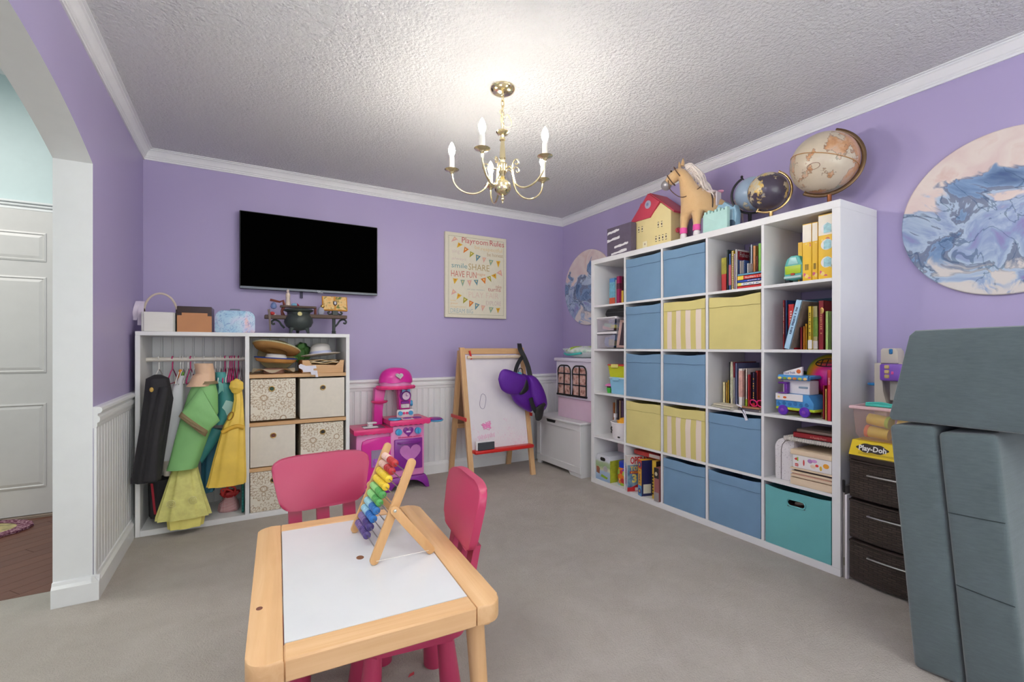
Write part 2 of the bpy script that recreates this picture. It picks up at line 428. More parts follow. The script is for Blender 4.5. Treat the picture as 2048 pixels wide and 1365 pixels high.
for i in range(6):
    z = 2.368 - i * 0.027 - Z0
    pts = [(0.0075 * math.cos(a), 0, z + 0.017 * math.sin(a)) if i % 2 else (0, 0.0075 * math.cos(a), z + 0.017 * math.sin(a)) for a in [2*PI*j/14 for j in range(14)]]
    B().tube(pts, 0.0022, 6, closed=True).build('chain_link', BRASS, t)
cord = [(0.004, 0, 2.38), (0.010, 0.004, 2.33), (-0.012, 0.006, 2.30), (0.004, -0.008, 2.27), (0.022, -0.012, 2.285), (0.038, -0.022, 2.25), (0.036, -0.02, 2.226), (0.016, -0.008, 2.222), (0.002, 0, 2.235), (-0.008, 0.006, 2.26), (0.0, 0.0, 2.29), (-0.006, -0.006, 2.25), (0, 0, 2.205)]
def smooth_path(p, n=6):
    o = []
    for i in range(len(p) - 1):
        a, b_, c, d = [V(p[max(0, min(len(p)-1, i + k))]) for k in (-1, 0, 1, 2)]
        for j in range(n):
            s = j / n
            o.append(0.5 * ((2*b_) + (c - a)*s + (2*a - 5*b_ + 4*c - d)*s*s + (3*b_ - a - 3*c + d)*s**3))
    o.append(V(p[-1])); return o
B().tube(smooth_path([(x, y, z - Z0) for x, y, z in cord]), 0.0024, 6).build('cord', mat('gold_cord', (214, 200, 160), 0.35, var=0), t)
B().lathe(zz([(0.003, 2.205), (0.030, 2.200), (0.034, 2.195), (0.026, 2.184), (0.012, 2.178), (0.009, 2.168), (0.015, 2.162), (0.016, 2.155), (0.009, 2.148), (0.0105, 2.14), (0.013, 2.11), (0.015, 2.075), (0.017, 2.062), (0.012, 2.055), (0.010, 2.046), (0.020, 2.040), (0.023, 2.03), (0.021, 2.01), (0.023, 1.995), (0.014, 1.982), (0.010, 1.972), (0.016, 1.964), (0.010, 1.958), (0.003, 1.956)]), n=28).build('column', BRASS, t)
B().lathe(zz([(0.003, 1.958)] + [(0.0425 * math.sin(a), 1.916 + 0.0425 * math.cos(a)) for a in [0.25 + (PI - 0.5) * i / 14 for i in range(15)]] + [(0.003, 1.874)]), n=32).build('ball', BRASS, t)
B().lathe(zz([(0.008, 1.876), (0.006, 1.868), (0.011, 1.861), (0.010, 1.853), (0.004, 1.848), (0.006, 1.843), (0.004, 1.836), (0.0005, 1.833)]), n=18).build('finial', BRASS, t)
def arm_parts(name):
    pts = smooth_path([(0.020, 0, 2.005), (0.045, 0, 2.012), (0.062, 0, 1.995), (0.068, 0, 1.955), (0.085, 0, 1.915), (0.125, 0, 1.889), (0.175, 0, 1.888), (0.222, 0, 1.912), (0.250, 0, 1.95), (0.258, 0, 1.996)], 5)
    yield 'arm', B().tube([(x, y, z - Z0) for x, y, z in pts], 0.0048, 10), BRASS
    sp = [(0.062 + 0.0, 0, 1.995), (0.066, 0, 2.02), (0.078, 0, 2.036), (0.094, 0, 2.034), (0.10, 0, 2.018), (0.090, 0, 2.010), (0.083, 0, 2.018)]
    yield 'scroll', B().tube([(x, y, z - Z0) for x, y, z in smooth_path(sp, 4)], 0.0034, 8), BRASS
    yield 'drip_cup', B().lathe([(0.006, -0.012), (0.010, -0.008), (0.012, -0.003), (0.034, 0.006), (0.037, 0.009), (0.034, 0.009), (0.012, 0.001), (0.004, 0.001)], (0.258, 0, 2.0 - Z0), 28), BRASS
    yield 'candle_sleeve', B().lathe([(0.0125, 0), (0.0125, 0.070), (0.010, 0.073), (0.003, 0.073)], (0.258, 0, 2.002 - Z0), 18), SLEEVE
    yield 'bulb', B().lathe([(0.0075, 0), (0.009, 0.006), (0.0145, 0.020), (0.0165, 0.034), (0.0145, 0.050), (0.009, 0.064), (0.004, 0.072), (0.0005, 0.076)], (0.258, 0, 2.074 - Z0), 18), LIT
meshes = {}
for i in range(5):
    a = R(4 + 72 * i); arm = None
    for nm, bb, m in arm_parts(i):
        if nm in meshes: o = link(nm, meshes[nm], t if arm is None else arm); bb.bm.free()
        else: o = bb.build(nm, m, t if arm is None else arm); meshes[nm] = o.data
        if arm is None: arm = o; o.rotation_euler = (0, 0, a)

# ---------------------------------------------------------------- television
t = thing('wall_television', 'black flat screen television mounted on the purple back wall', 'television', (0.465, YB, 1.527))
hw, H = 0.485, 0.556
B().box((-hw, -0.062, 0), (hw, -0.03, H), 0.004).box((-hw + 0.06, -0.03, 0.04), (hw - 0.06, -0.012, H * 0.75), 0.006).build('cabinet', BLACK, t)
k = N('television_screen'); k.set(Base_Color=rgb((3, 3, 3)), Roughness=0.7, Specular_IOR_Level=0.0)
B().box((-hw + 0.006, -0.0635, 0.020), (hw - 0.006, -0.0615, H - 0.006)).build('screen', k.m, t, smooth=False)
B().box((-hw + 0.002, -0.064, 0.001), (hw - 0.002, -0.060, 0.017), 0.001).build('lower_bezel', mat('gunmetal_bezel', (92, 96, 104), 0.35, 0.6, var=0.02), t)
B().box((0.03, -0.066, -0.006), (0.07, -0.050, 0.002), 0.002).build('sensor', mat('grey_sensor', (150, 150, 158), 0.4), t)
marks(5, 0.03, 0.006, mat('silver_print', (190, 190, 196), 0.4), t, M.Translation((0.028, -0.0645, 0.006)), 'maker_mark')
B().box((-0.2, -0.012, 0.1), (0.2, 0, 0.45)).box((-0.085, -0.02, -0.045), (-0.068, -0.004, 0.1)).build('wall_bracket', mat('indigo_bracket', (44, 38, 74), 0.5), t)

# ---------------------------------------------------------------- playroom rules canvas
ox, oz = 1.55, 1.376
t = thing('canvas_sign', 'cream canvas print reading Playroom Rules with rows of bunting pennants', 'wall sign', (ox, YB, oz))
CW, CHh = 0.622, 0.762
B().box((0, -0.032, 0), (CW, -0.001, CHh), 0.003).build('canvas', mat('cream_canvas', (226, 220, 200), 0.75, var=0.03, vs=30, bump=0.1, bs=500), t)
OLV = mat('olive_line', (150, 148, 120), 0.8)
b = B(); yq = -0.0326
for (x0, x1, z0, z1) in ((0.032, CW - 0.03, 0.030, 0.0322), (0.032, CW - 0.03, CHh - 0.034, CHh - 0.0318), (0.032, 0.0342, 0.03, CHh - 0.032), (CW - 0.0322, CW - 0.03, 0.03, CHh - 0.032)): b.box((x0, yq, z0), (x1, yq + 0.0006, z1))
b.build('border_line', OLV, t, smooth=False)
def cv(x, y, zoom):
    u, v = (885 + x / 13.0, 455 + y / 13.0) if zoom == 1 else (885 + x / 13.65, 545 + y / 13.65)
    p = atY(u, v, YB - 0.032); return (p.x - ox, p.z - oz)
PEN = {'pink': (222, 170, 160), 'yellow': (224, 180, 52), 'orange': (216, 122, 40), 'olive': (166, 160, 52), 'blue': (96, 140, 156), 'teal': (142, 170, 148)}
pens = [(1, 'pink', (310, 235), (225, 375), (400, 315)), (1, 'yellow', (410, 390), (375, 530), (525, 455)), (1, 'orange', (575, 505), (540, 670), (685, 575)), (1, 'olive', (720, 620), (705, 785), (830, 680)),
 (1, 'blue', (870, 705), (875, 890), (995, 755)), (1, 'pink', (1035, 780), (1070, 925), (1135, 795)), (1, 'teal', (1205, 840), (1245, 1005), (1325, 860)), (1, 'yellow', (1395, 875), (1450, 1050), (1505, 880)),
 (1, 'pink', (1405, 1185), (1520, 1105), (1555, 1275)), (1, 'yellow', (1260, 1250), (1390, 1195), (1395, 1345)),
 (2, 'yellow', (285, 165), (325, 320), (430, 170)), (2, 'teal', (490, 205), (550, 390), (610, 210)), (2, 'pink', (670, 220), (745, 385), (795, 215)), (2, 'blue', (850, 210), (945, 365), (975, 205)), (2, 'orange', (1040, 180), (1165, 320), (1180, 145)), (2, 'olive', (1205, 125), (1335, 270), (1310, 95)),
 (2, 'pink', (285, 450), (240, 615), (385, 550)), (2, 'yellow', (415, 570), (385, 745), (530, 630)), (2, 'olive', (575, 670), (560, 855), (695, 745)), (2, 'orange', (730, 765), (730, 955), (855, 825)), (2, 'blue', (890, 835), (890, 1030), (1015, 880)), (2, 'pink', (1055, 900), (1085, 1065), (1170, 915)), (2, 'teal', (1265, 950), (1310, 1115), (1395, 965)), (2, 'yellow', (1460, 980), (1515, 1125), (1575, 975))]
for z_, col, *tri in pens:
    pl = [cv(x, y, z_) for x, y in tri]
    o = B().prism(pl, yq, yq + 0.0006).build('pennant', flat(PEN[col], 0.8), t, smooth=False)
    cx_, cz_ = sum(p[0] for p in pl) / 3, sum(p[1] for p in pl) / 3
    B().prism([(cx_ + (p[0] - cx_) * 0.35, cz_ + 0.004 + (p[1] - cz_) * 0.35) for p in pl], yq - 0.0004, yq).build('pennant_print', flat((236, 214, 150) if col not in ('yellow',) else (206, 110, 60), 0.8), o, smooth=False)
def line(s, x, y, zoom, h, wid, col, al='LEFT', **kw):
    x0, z0 = cv(x, y, zoom)
    text(s, h, flat(col, 0.8), t, (x0, yq, z0), wid=wid, align=al, **kw)
line('Playroom', 490, 392, 1, 0.050, 0.265, (196, 92, 96))
line('Rules', 1215, 478, 1, 0.050, 0.152, (196, 92, 96))
line('be', 830, 560, 1, 0.034, 0.05, (222, 196, 146))
line('respectful', 990, 600, 1, 0.034, 0.222, (222, 196, 146))
line('be honest', 1155, 750, 1, 0.034, 0.168, (186, 160, 120))
line('sing', 250, 650, 1, 0.032, 0.07, (216, 198, 190))
line('always', 235, 830, 1, 0.026, 0.14, (216, 198, 190), shear=0.25)
line('smile', 225, 1035, 1, 0.044, 0.155, (112, 158, 158))
line('SHARE', 665, 1100, 1, 0.058, 0.215, (186, 164, 116))
line('HAVE FUN', 212, 1270, 1, 0.056, 0.25, (200, 116, 104))
line('imagine', 890, 1250, 1, 0.026, 0.085, (214, 160, 112))
line('take', 1450, 440, 2, 0.034, 0.062, (190, 140, 116))
line('turns', 1240, 515, 2, 0.038, 0.135, (190, 120, 110))
line('use your manners', 670, 475, 2, 0.016, 0.175, (176, 180, 172))
line('PLAY FAIR', 700, 680, 2, 0.052, 0.31, (222, 200, 184))
line('EXPLORE', 1180, 895, 2, 0.040, 0.158, (206, 184, 176))
line('use', 215, 780, 2, 0.018, 0.05, (222, 194, 130))
line('your', 215, 862, 2, 0.020, 0.075, (222, 184, 130))
line('imagination', 215, 950, 2, 0.018, 0.15, (222, 200, 150))
line('DREAM BIG', 205, 1100, 2, 0.040, 0.222, (168, 186, 186))
def bunt(pp, zoom): 
    pts = smooth_path([(lambda q: (q[0], yq, q[1]))(cv(x, y, zoom)) for x, y in pp], 4)
    B().tube(pts, 0.0007, 4).build('bunting_string', flat((206, 204, 190), 0.8), t)
bunt([(290, 190), (400, 340), (690, 570), (1000, 740), (1300, 840), (1600, 865)], 1)
bunt([(215, 130), (480, 195), (800, 205), (1180, 140), (1480, 20)], 2)
bunt([(215, 380), (390, 545), (700, 740), (1020, 870), (1400, 955), (1650, 970)], 2)

# ---------------------------------------------------------------- round wall art
def fluid_art(name, seed):
    k = N(name); v = k.coord()
    mp = k.n('Mapping'); k.l(v, mp.inputs[0]); mp.inputs['Location'].default_value = seed
    q = mp.outputs[0]
    w = k.n('VectorMath', operation='MULTIPLY_ADD'); k.l(k.noise(q, 2.2, 3, 0.5, out=1, dist=0.4), w.inputs[0]); w.inputs[1].default_value = (0.42,) * 3; k.l(q, w.inputs[2])
    f1 = k.noise(w.outputs[0], 4.4, 5, 0.55, dist=0.9); f2 = k.noise(w.outputs[0], 6.0, 4, 0.5, dist=0.6)
    z = k.sep(v)[2]
    blue = k.ramp(f1, [(0.30, (70, 96, 140)), (0.42, (128, 158, 196)), (0.50, (186, 204, 222)), (0.56, (150, 168, 204)), (0.66, (146, 128, 186)), (0.76, (214, 200, 214))])
    vein = k.math('LESS_THAN', k.math('ABSOLUTE', k.math('SUBTRACT', f2, 0.5)), 0.012)
    soft = k.math('LESS_THAN', k.math('ABSOLUTE', k.math('SUBTRACT', f1, 0.455)), 0.022)
    c = k.mix(k.math('MULTIPLY', soft, 0.6), blue, rgb((92, 88, 112)))
    c = k.mix(k.math('MULTIPLY', vein, 0.55), c, rgb((52, 84, 120)))
    pink = k.ramp(f2, [(0.35, (228, 206, 200)), (0.6, (236, 222, 212)), (0.75, (222, 190, 180))])
    def ss(a, b_):
        x = k.n('MapRange', interpolation_type='SMOOTHSTEP'); k.put(x.inputs[0], k.math('ADD', z, k.math('MULTIPLY', k.math('SUBTRACT', f1, 0.5), 1.1)))
        x.inputs[1].default_value = a; x.inputs[2].default_value = b_; return x.outputs[0]
    c = k.mix(ss(0.10, 0.16), c, pink)
    c = k.mix(ss(-0.25, -0.32), c, rgb((226, 218, 212)))
    k.set(Base_Color=c, Roughness=0.18, Coat_Weight=0.3); return k.m
def round_art(label, y, z, m):
    t = thing('round_wall_art', label, 'wall art', (XR, y, z), group='round fluid art discs on the right wall')
    rr = 0.359
    B().lathe([(0.001, -0.016), (rr - 0.004, -0.016), (rr, -0.013), (rr, -0.002), (0.001, -0.001)], n=72, axis='x').build('painted_disc', m, t, ang=30)
    return t
round_art('large round blue and pink fluid art disc beside the tall cube shelf', 0.668, 1.693, fluid_art('fluid_art_large', (0.3, 1.2, 0.25)))
round_art('round blue and pink fluid art disc half hidden behind the shelf end', 3.468, 1.68, fluid_art('fluid_art_small', (2.7, 0.4, 0.9)))

# ---------------------------------------------------------------- costume rack
RX0, RX1, RY0, RY1, RH = -0.54, 0.655, 3.42, 3.835, 1.20
t = thing('costume_rack', 'white open wardrobe rack with a hanging rod and three pine shelves', 'wardrobe rack', (RX0, RY0, 0))
W_, D_ = RX1 - RX0, RY1 - RY0
TH = 0.024
for x in (0, W_ - TH): B().box((x, 0, 0), (x + TH, D_, RH - TH), 0.0015).build('side_panel', LAM, t)
B().box((0, 0, RH - TH), (W_, D_, RH), 0.0015).build('top_panel', LAM, t)
DVX = 0.553
B().box((DVX, 0.0, 0.035), (DVX + TH, D_, RH - TH), 0.0015).build('divider', LAM, t)
B().box((TH, 0.0, 0.0), (W_ - TH, D_, 0.035), 0.0015).build('bottom_panel', LAM, t)
for z in (0.905, 0.592, 0.298): B().box((DVX + TH - 0.006, 0.004, z), (W_ - TH + 0.004, D_, z + 0.024), 0.0015).build('shelf', PINE['x'], t)
bme2 = board_mesh(0.0573, RH - 0.06, 0.005)
for i in range(20): link('back_board', bme2, t, (TH + i * 0.0573, D_ - 0.004, 0.035))
B().cyl((TH, 0.2, 1.03), (DVX, 0.2, 1.03), 0.0135).build('hanging_rod', mat('white_rod', (222, 216, 206), 0.4), t)

def floral():
    k = N('floral_fabric'); v = k.coord(); mp = k.n('Mapping'); k.l(v, mp.inputs[0]); mp.inputs['Location'].default_value = (0.37, 0.0, 0.22)
    sx = k.sep(mp.outputs[0]); cb = k.n('CombineXYZ'); k.l(k.math('ADD', sx[0], sx[1]), cb.inputs[0]); k.l(sx[2], cb.inputs[1])
    col = None
    fac = None
    for (sc, npet, a, bb, w, sd) in ((6.2, 8, 0.24, 0.24, 0.022, 0.0), (10.0, 6, 0.24, 0.22, 0.034, 3.3)):
        vo = k.n('TexVoronoi'); vo.voronoi_dimensions = '2D'; ad = k.n('VectorMath'); ad.inputs[1].default_value = (sd, sd * 0.7, 0); k.l(cb.outputs[0], ad.inputs[0]); k.l(ad.outputs[0], vo.inputs['Vector'])
        vo.inputs['Scale'].default_value = sc; vo.inputs['Randomness'].default_value = 0.75
        sub = k.n('VectorMath', operation='SUBTRACT'); k.l(ad.outputs[0], sub.inputs[0]); k.l(vo.outputs['Position'], sub.inputs[1])
        s = k.sep(sub.outputs[0]); ang = k.math('ARCTAN2', s[1], s[0])
        dist = vo.outputs['Distance']
        pet = k.math('ABSOLUTE', k.math('COSINE', k.math('MULTIPLY', ang, npet)))
        e1 = k.math('ABSOLUTE', k.math('SUBTRACT', dist, k.math('MULTIPLY_ADD', pet, bb, a)))
        e2 = k.math('ABSOLUTE', k.math('SUBTRACT', dist, 0.11))
        e3 = k.math('MULTIPLY_ADD', k.math('GREATER_THAN', pet, 0.13), 1.0, k.math('MULTIPLY', k.math('LESS_THAN', dist, 0.14), 1.0))
        e3 = k.math('ADD', e3, k.math('GREATER_THAN', dist, 0.34))
        ln = k.math('LESS_THAN', k.math('MINIMUM', k.math('MINIMUM', e1, e2), e3), w)
        fac = ln if fac is None else k.math('MAXIMUM', fac, k.math('MULTIPLY', ln, 0.75))
    k.set(Base_Color=k.mix(k.math('MULTIPLY', fac, 0.75), rgb((228, 221, 206)), rgb((158, 124, 84))), Roughness=0.85); k.bump(k.noise(v, 600, 2), 0.1, 0.002)
    return k.m
FLORAL = floral()
LINEN = mat('cream_linen', (224, 216, 203), 0.85, var=0.03, vs=40, bump=0.15, bs=500)
GOLD = mat('brass_ring', (196, 160, 96), 0.3, 1.0, var=0)
def rack_bin(x0, x1, z0, h, m, label, gx=0.5, hole=(18, 16, 16)):
    w = x1 - x0; d = 0.33
    t = thing('fabric_bin', label, 'storage bin', (x0, RY0 + 0.012, z0), group='fabric bins in the costume rack')
    b = B(); th = 0.006
    n = 10; rows = []
    for i in range(n + 1):
        z = h * i / n
        rows.append([(w * j / n, -0.006 * math.sin(PI * j / n) * math.sin(PI * min(1, i / n * 1.1) * 0.9) - 0.0012 * math.sin(j * 2.1 + i), z) for j in range(n + 1)])
    b.grid(rows)
    b.box((0, 0.001, 0), (th, d, h)).box((w - th, 0.001, 0), (w, d, h)).box((0, d - th, 0), (w, d, h)).box((0, 0.001, 0), (w, d, th)).box((0.001, 0.001, 0.002), (w - 0.001, th, h))
    b.build('bin_body', m, t)
    gz = h * 0.76; gxx = w * gx
    B().tube([(gxx + 0.0155 * math.cos(a), -0.0085, gz + 0.0155 * math.sin(a)) for a in [2*PI*i/20 for i in range(20)]], 0.0032, 8, closed=True).build('grommet', GOLD, t)
    B().lathe([(0.0005, 0.0075), (0.0145, 0.0075)], (gxx, 0, gz), 20, 'y', cap=False).build('grommet_hole', flat(hole), t)
    return t
rack_bin(0.043, 0.308, 0.630, 0.268, FLORAL, 'cream floral bin with brass grommet under the straw hats', 0.46, (30, 70, 50))
rack_bin(0.336, 0.622, 0.622, 0.272, LINEN, 'plain cream linen bin below the wooden tray of hats', 0.5, (60, 56, 54))
rack_bin(0.042, 0.306, 0.328, 0.262, LINEN, 'plain cream linen bin on the middle left of the costume rack', 0.5, (110, 62, 50))
rack_bin(0.340, 0.615, 0.324, 0.262, FLORAL, 'cream floral bin on the middle right of the costume rack', 0.5, (30, 26, 26))
rack_bin(0.042, 0.306, 0.037, 0.258, FLORAL, 'cream floral bin in the bottom left corner under the costume rack shelves', 0.5, (22, 22, 24))
rack_bin(0.340, 0.618, 0.037, 0.255, LINEN, 'plain cream linen bin at the bottom behind the pink chair', 0.5)

# hats
STRAW = wood('straw', (176, 126, 66), (206, 160, 98), 'x', 2.2, 0.9)
SCALE_HAT = {'sombrero': 1.12, 'brimmed_hat': 0.95, 'boater_hat': 1.03, 'cowboy_hat': 1.06}
def hat(name, label, mx, brim, parts, prof_b, prof_c, mb, mc, band=None):
    t = thing(name, label, 'hat', group='dress-up hats on the rack shelf')
    t.matrix_world = mx @ M.Scale(SCALE_HAT.get(name, 1.0), 4)
    B().lathe(prof_b, n=40, cap=False).build('brim', mb, t)
    B().lathe(prof_c, n=32, cap=False).build('crown', mc, t)
    if band: B().lathe(band[0], n=40, cap=False).build('hat_band', band[1], t)
    return t
def hmx(x, y, z, ax=0, ay=0): return M.Translation((x, y, z)) @ M.Rotation(R(ay), 4, 'Y') @ M.Rotation(R(ax), 4, 'X')
WF = mat('white_felt', (230, 226, 222), 0.9, var=0.03)
hz = 0.929
# floppy cream hat at the bottom
t = thing('floppy_hat', 'cream floppy felt hat with a wavy brim at the bottom of the hat stack', 'hat', (0.185, 3.56, hz), group='dress-up hats on the rack shelf')
b = B(); rows = []
for r_ in (0.06, 0.09, 0.125):
    rows.append([(r_ * 1.05 * math.cos(2*PI*i/48), r_ * math.sin(2*PI*i/48), 0.028 + (r_ - 0.06) / 0.065 * (0.014 * math.sin(5 * 2*PI*i/48 + 0.6) - 0.006)) for i in range(48)])
b.grid(rows, cu=True); b.build('brim', mat('cream_felt', (230, 216, 188), 0.9, var=0.02), t)
B().lathe([(0.064, 0.002), (0.063, 0.03), (0.055, 0.035), (0.001, 0.036)], n=32).build('crown', mat('rose_felt', (186, 140, 122), 0.9), t)
hat('cowboy_hat', 'white cowboy hat with blue edged tan brim under the sombrero', hmx(0.195, 3.55, hz + 0.068, 0, 4), 0, 0,
    [(0.055, 0.012), (0.085, 0.004), (0.112, 0.012), (0.124, 0.034)], [(0.064, 0.008), (0.062, 0.045), (0.054, 0.058), (0.036, 0.062), (0.001, 0.056)], mat('tan_brim', (190, 136, 70), 0.9, var=0.12, vs=30), WF,
    ([(0.1235, 0.031), (0.127, 0.036), (0.1235, 0.038)], flat((42, 76, 168), 0.7)))
hat('sombrero', 'tan woven sombrero with braided brim edge tilted over the hat stack', hmx(0.197, 3.545, hz + 0.152, -14, 13), 0, 0,
    [(0.06, 0.0), (0.09, -0.004), (0.118, 0.004), (0.132, 0.022)], [(0.064, -0.001), (0.054, 0.03), (0.038, 0.05), (0.001, 0.058)], STRAW, STRAW,
    ([(0.131, 0.019), (0.136, 0.024), (0.131, 0.027)], mat('braid', (220, 206, 150), 0.9, var=0.4, vs=160)))
hat('brimmed_hat', 'pale khaki felt hat leaning at the back of the hat stack', hmx(0.215, 3.757, hz + 0.126, 62, 0), 0, 0,
    [(0.05, 0.0), (0.10, 0.0), (0.128, -0.004), (0.13, -0.008)], [(0.056, 0.0), (0.05, 0.016), (0.001, 0.018)], mat('khaki_felt', (204, 186, 142), 0.9, var=0.03), mat('khaki_felt', (204, 186, 142)))
# green scarf
t = thing('green_scarf', 'crumpled green satin cap stuffed between the hats', 'cap', (0.375, 3.765, hz + 0.01), group='dress-up hats on the rack shelf')
rnd = random.Random(8)
def crumple(c, r, amp, seed, u=20, v=14, sq=1.0):
    b = B(); b.sph(c, r, u, v); q = random.Random(seed); ph = [(q.uniform(10, 26), q.uniform(0, 6), q.randrange(3)) for _ in range(7)]
    for vert in b.bm.verts:
        d = vert.co - V(c); s = sum(math.sin(f / max(r) * 0.16 * (d.x, d.y, d.z)[a] * 3 + p + (d.y, d.z, d.x)[a] * 30) for f, p, a in ph) / 7
        vert.co += d * s * amp
    return b
crumple((0, 0, 0.125), (0.062, 0.04, 0.062), 0.5, 2, 28, 20).build('folded_cloth', mat('green_satin', (112, 172, 92), 0.4, var=0.25, vs=20), t)
crumple((0.01, 0.02, 0.155), (0.052, 0.035, 0.045), 0.4, 5).build('dark_fold', mat('dark_green_satin', (64, 110, 60), 0.5, var=0.2), t)
crumple((0.075, -0.01, 0.125), (0.024, 0.03, 0.024), 0.4, 9).build('grey_trim', mat('grey_lace', (196, 194, 196), 0.8, var=0.1), t)
hat('boater_hat', 'white ribbed sun hat with pale blue band on the wooden tray', hmx(0.488, 3.585, hz + 0.128, -5, -5), 0, 0,
    [(0.06, 0.0), (0.09, -0.008), (0.128, -0.004), (0.13, 0.0)], [(0.068, -0.004), (0.069, 0.012), (0.066, 0.02), (0.068, 0.03), (0.063, 0.04), (0.064, 0.05), (0.055, 0.062), (0.050, 0.066), (0.03, 0.074), (0.001, 0.078)], WF, WF,
    ([(0.071, 0.002), (0.0712, 0.018), (0.069, 0.02)], flat((190, 196, 228), 0.7)))
t = thing('wooden_tray', 'pale wooden tray with cutaway front holding folded paper hats', 'tray', (0.352, 3.45, hz + 0.0006))
tr_poly = [(0, 0), (0.262, 0), (0.272, 0.088), (0.245, 0.088), (0.235, 0.068), (0.215, 0.052), (0.06, 0.058), (0.04, 0.088), (0.0, 0.088)]
B().prism(tr_poly, 0.0, 0.012).build('front_panel', PINE['x'], t, smooth=False)
B().box((0, 0.012, 0), (0.01, 0.26, 0.085)).build('side_panel', mat('orange_pine', (196, 116, 50), 0.6), t)
B().box((0.258, 0.012, 0), (0.268, 0.26, 0.085)).box((0.01, 0.012, 0), (0.258, 0.26, 0.008)).box((0.01, 0.25, 0), (0.258, 0.26, 0.085)).build('tray_box', PINE['x'], t)
for i, (z, dx) in enumerate(((0.066, 0.0), (0.074, 0.012), (0.083, -0.006))):
    b = B(); rows = [[(0.045 + dx + 0.185 * j / 10, 0.02 + 0.18 * q, z + 0.004 * math.sin(j * 0.9 + i * 2 + q)) for j in range(11)] for q in (0, 0.33, 0.66, 1)]
    rows2 = [[(x, y, zz_ + 0.004) for x, y, zz_ in r_] for r_ in rows]
    v1 = b.grid(rows); v2 = b.grid(rows2, flip=True)
    b.grid([[v.co for v in v1[0]], [v.co for v in v2[0]]])
    b.build('folded_paper', mat('kraft_%d' % (i % 2), ((222, 192, 144), (232, 218, 188))[i % 2], 0.9), t)
ppx = [(0.0, 0.052), (0.012, 0.062), (0.045, 0.048), (0.108, 0.050), (0.112, 0.030), (0.092, 0.028), (0.092, 0.016), (0.116, 0.014), (0.118, -0.006), (0.122, -0.030), (0.106, -0.030), (0.104, -0.014), (0.078, -0.014), (0.074, 0.006), (0.028, 0.006), (0.024, 0.022), (0.002, 0.034)]
tag(B().prism(ppx, 0.0, 0.0016).build('paper_shape', mat('white_card', (226, 224, 236), 0.8, var=0.01), loc=(0.325, 3.412, hz + 0.004)), 'stepped white paper cutout hanging over the pine shelf edge', 'paper')

# things on top of the rack
TZ = RH
t = thing('wooden_basket', 'whitewashed wooden basket with hoop handle and white ribbon on the rack', 'basket', (-0.525, 3.46, TZ))
WW = wood('whitewashed_wood', (224, 221, 213), (244, 242, 238), 'x', 1.0, 0.8)
B().box((0.018, 0, 0), (0.162, 0.012, 0.118), 0.003).build('front_board', WW, t)
B().box((0.006, 0.010, 0), (0.02, 0.20, 0.118), 0.003).box((0.158, 0.012, 0), (0.17, 0.20, 0.118), 0.003).box((0.02, 0.19, 0), (0.158, 0.20, 0.118), 0.003).box((0.02, 0.012, 0), (0.158, 0.19, 0.008)).build('basket_box', WW, t)
B().tube([(0.088 + 0.082 * math.cos(a), 0.10, 0.12 + 0.118 * math.sin(a)) for a in [PI * i / 24 for i in range(25)]] , 0.006, 8, flat=0.5).build('hoop_handle', wood('pale_hoop', (190, 170, 150), (226, 214, 200), 'x'), t)
for x in (0.006, 0.170): B().box((x - 0.006, 0.09, 0.06), (x + 0.006, 0.11, 0.142), 0.002).build('handle_strap', mat('dark_strap', (70, 50, 44), 0.6), t)
RIB = mat('white_ribbon', (226, 214, 230), 0.6)
for (dx, ln, sk) in ((-0.02, 0.115, -0.02), (0.0, 0.145, -0.012)):
    rows = [[(dx + sk * s + w, 0.088 - 0.012 * math.sin(s * 5 + w * 40), 0.185 - ln * s) for w in (-0.013, 0.0, 0.013)] for s in [i / 10 for i in range(11)]]
    b = B(); b.grid(rows); b.build('ribbon', RIB, t)
t = thing('brown_box', 'tan cardboard box with dark brown top and sides on the rack', 'box', (-0.345, 3.455, TZ), R(-2))
BBW = 0.178; SK = mat('tan_cardboard', (190, 132, 88), 0.55, var=0.06, vs=7); BRN = mat('dark_brown_gloss', (62, 46, 42), 0.25, var=0.05)
B().box((0, 0, 0), (BBW, 0.001, 0.118)).build('tan_front', SK, t)
B().box((0, 0.001, 0), (BBW, 0.17, 0.158), 0.004).build('box_body', BRN, t)
B().box((0.0, -0.0006, 0.118), (BBW, 0.001, 0.156), 0.001).box((0, -0.0006, 0.102), (0.024, 0.001, 0.118)).box((BBW - 0.022, -0.0006, 0.100), (BBW, 0.001, 0.118)).build('dark_upper_band', BRN, t)
t = thing('lunch_case', 'pale blue rounded lunch case with faint swirly print on the rack', 'lunch box', (-0.152, 3.47, TZ))
def rrect(w, h, r, n=6, bot=0.012):
    pl = []
    for (cx_, cz_, a0, rr) in ((w - bot, bot, -PI/2, bot), (w - r, h - r, 0, r), (r, h - r, PI/2, r), (bot, bot, PI, bot)):
        for i in range(n + 1):
            a = a0 + PI/2 * i / n; pl.append((cx_ + rr * math.cos(a), cz_ + rr * math.sin(a)))
    return pl
k = N('swirly_blue_print'); v = k.coord()
f = k.noise(v, 16, 4, 0.6, dist=2.5); ln = k.math('LESS_THAN', k.math('ABSOLUTE', k.math('SUBTRACT', f, 0.5)), 0.015)
base = k.ramp(k.noise(v, 9, 3, dist=1.0), [(0.3, (150, 196, 226)), (0.5, (186, 214, 232)), (0.62, (206, 206, 232)), (0.74, (226, 186, 190))])
k.set(Base_Color=k.mix(k.math('MULTIPLY', ln, 0.7), base, rgb((92, 122, 190))), Roughness=0.35)
B().prism(rrect(0.222, 0.142, 0.045), 0, 0.08, bev=0.004).build('case_shell', k.m, t)
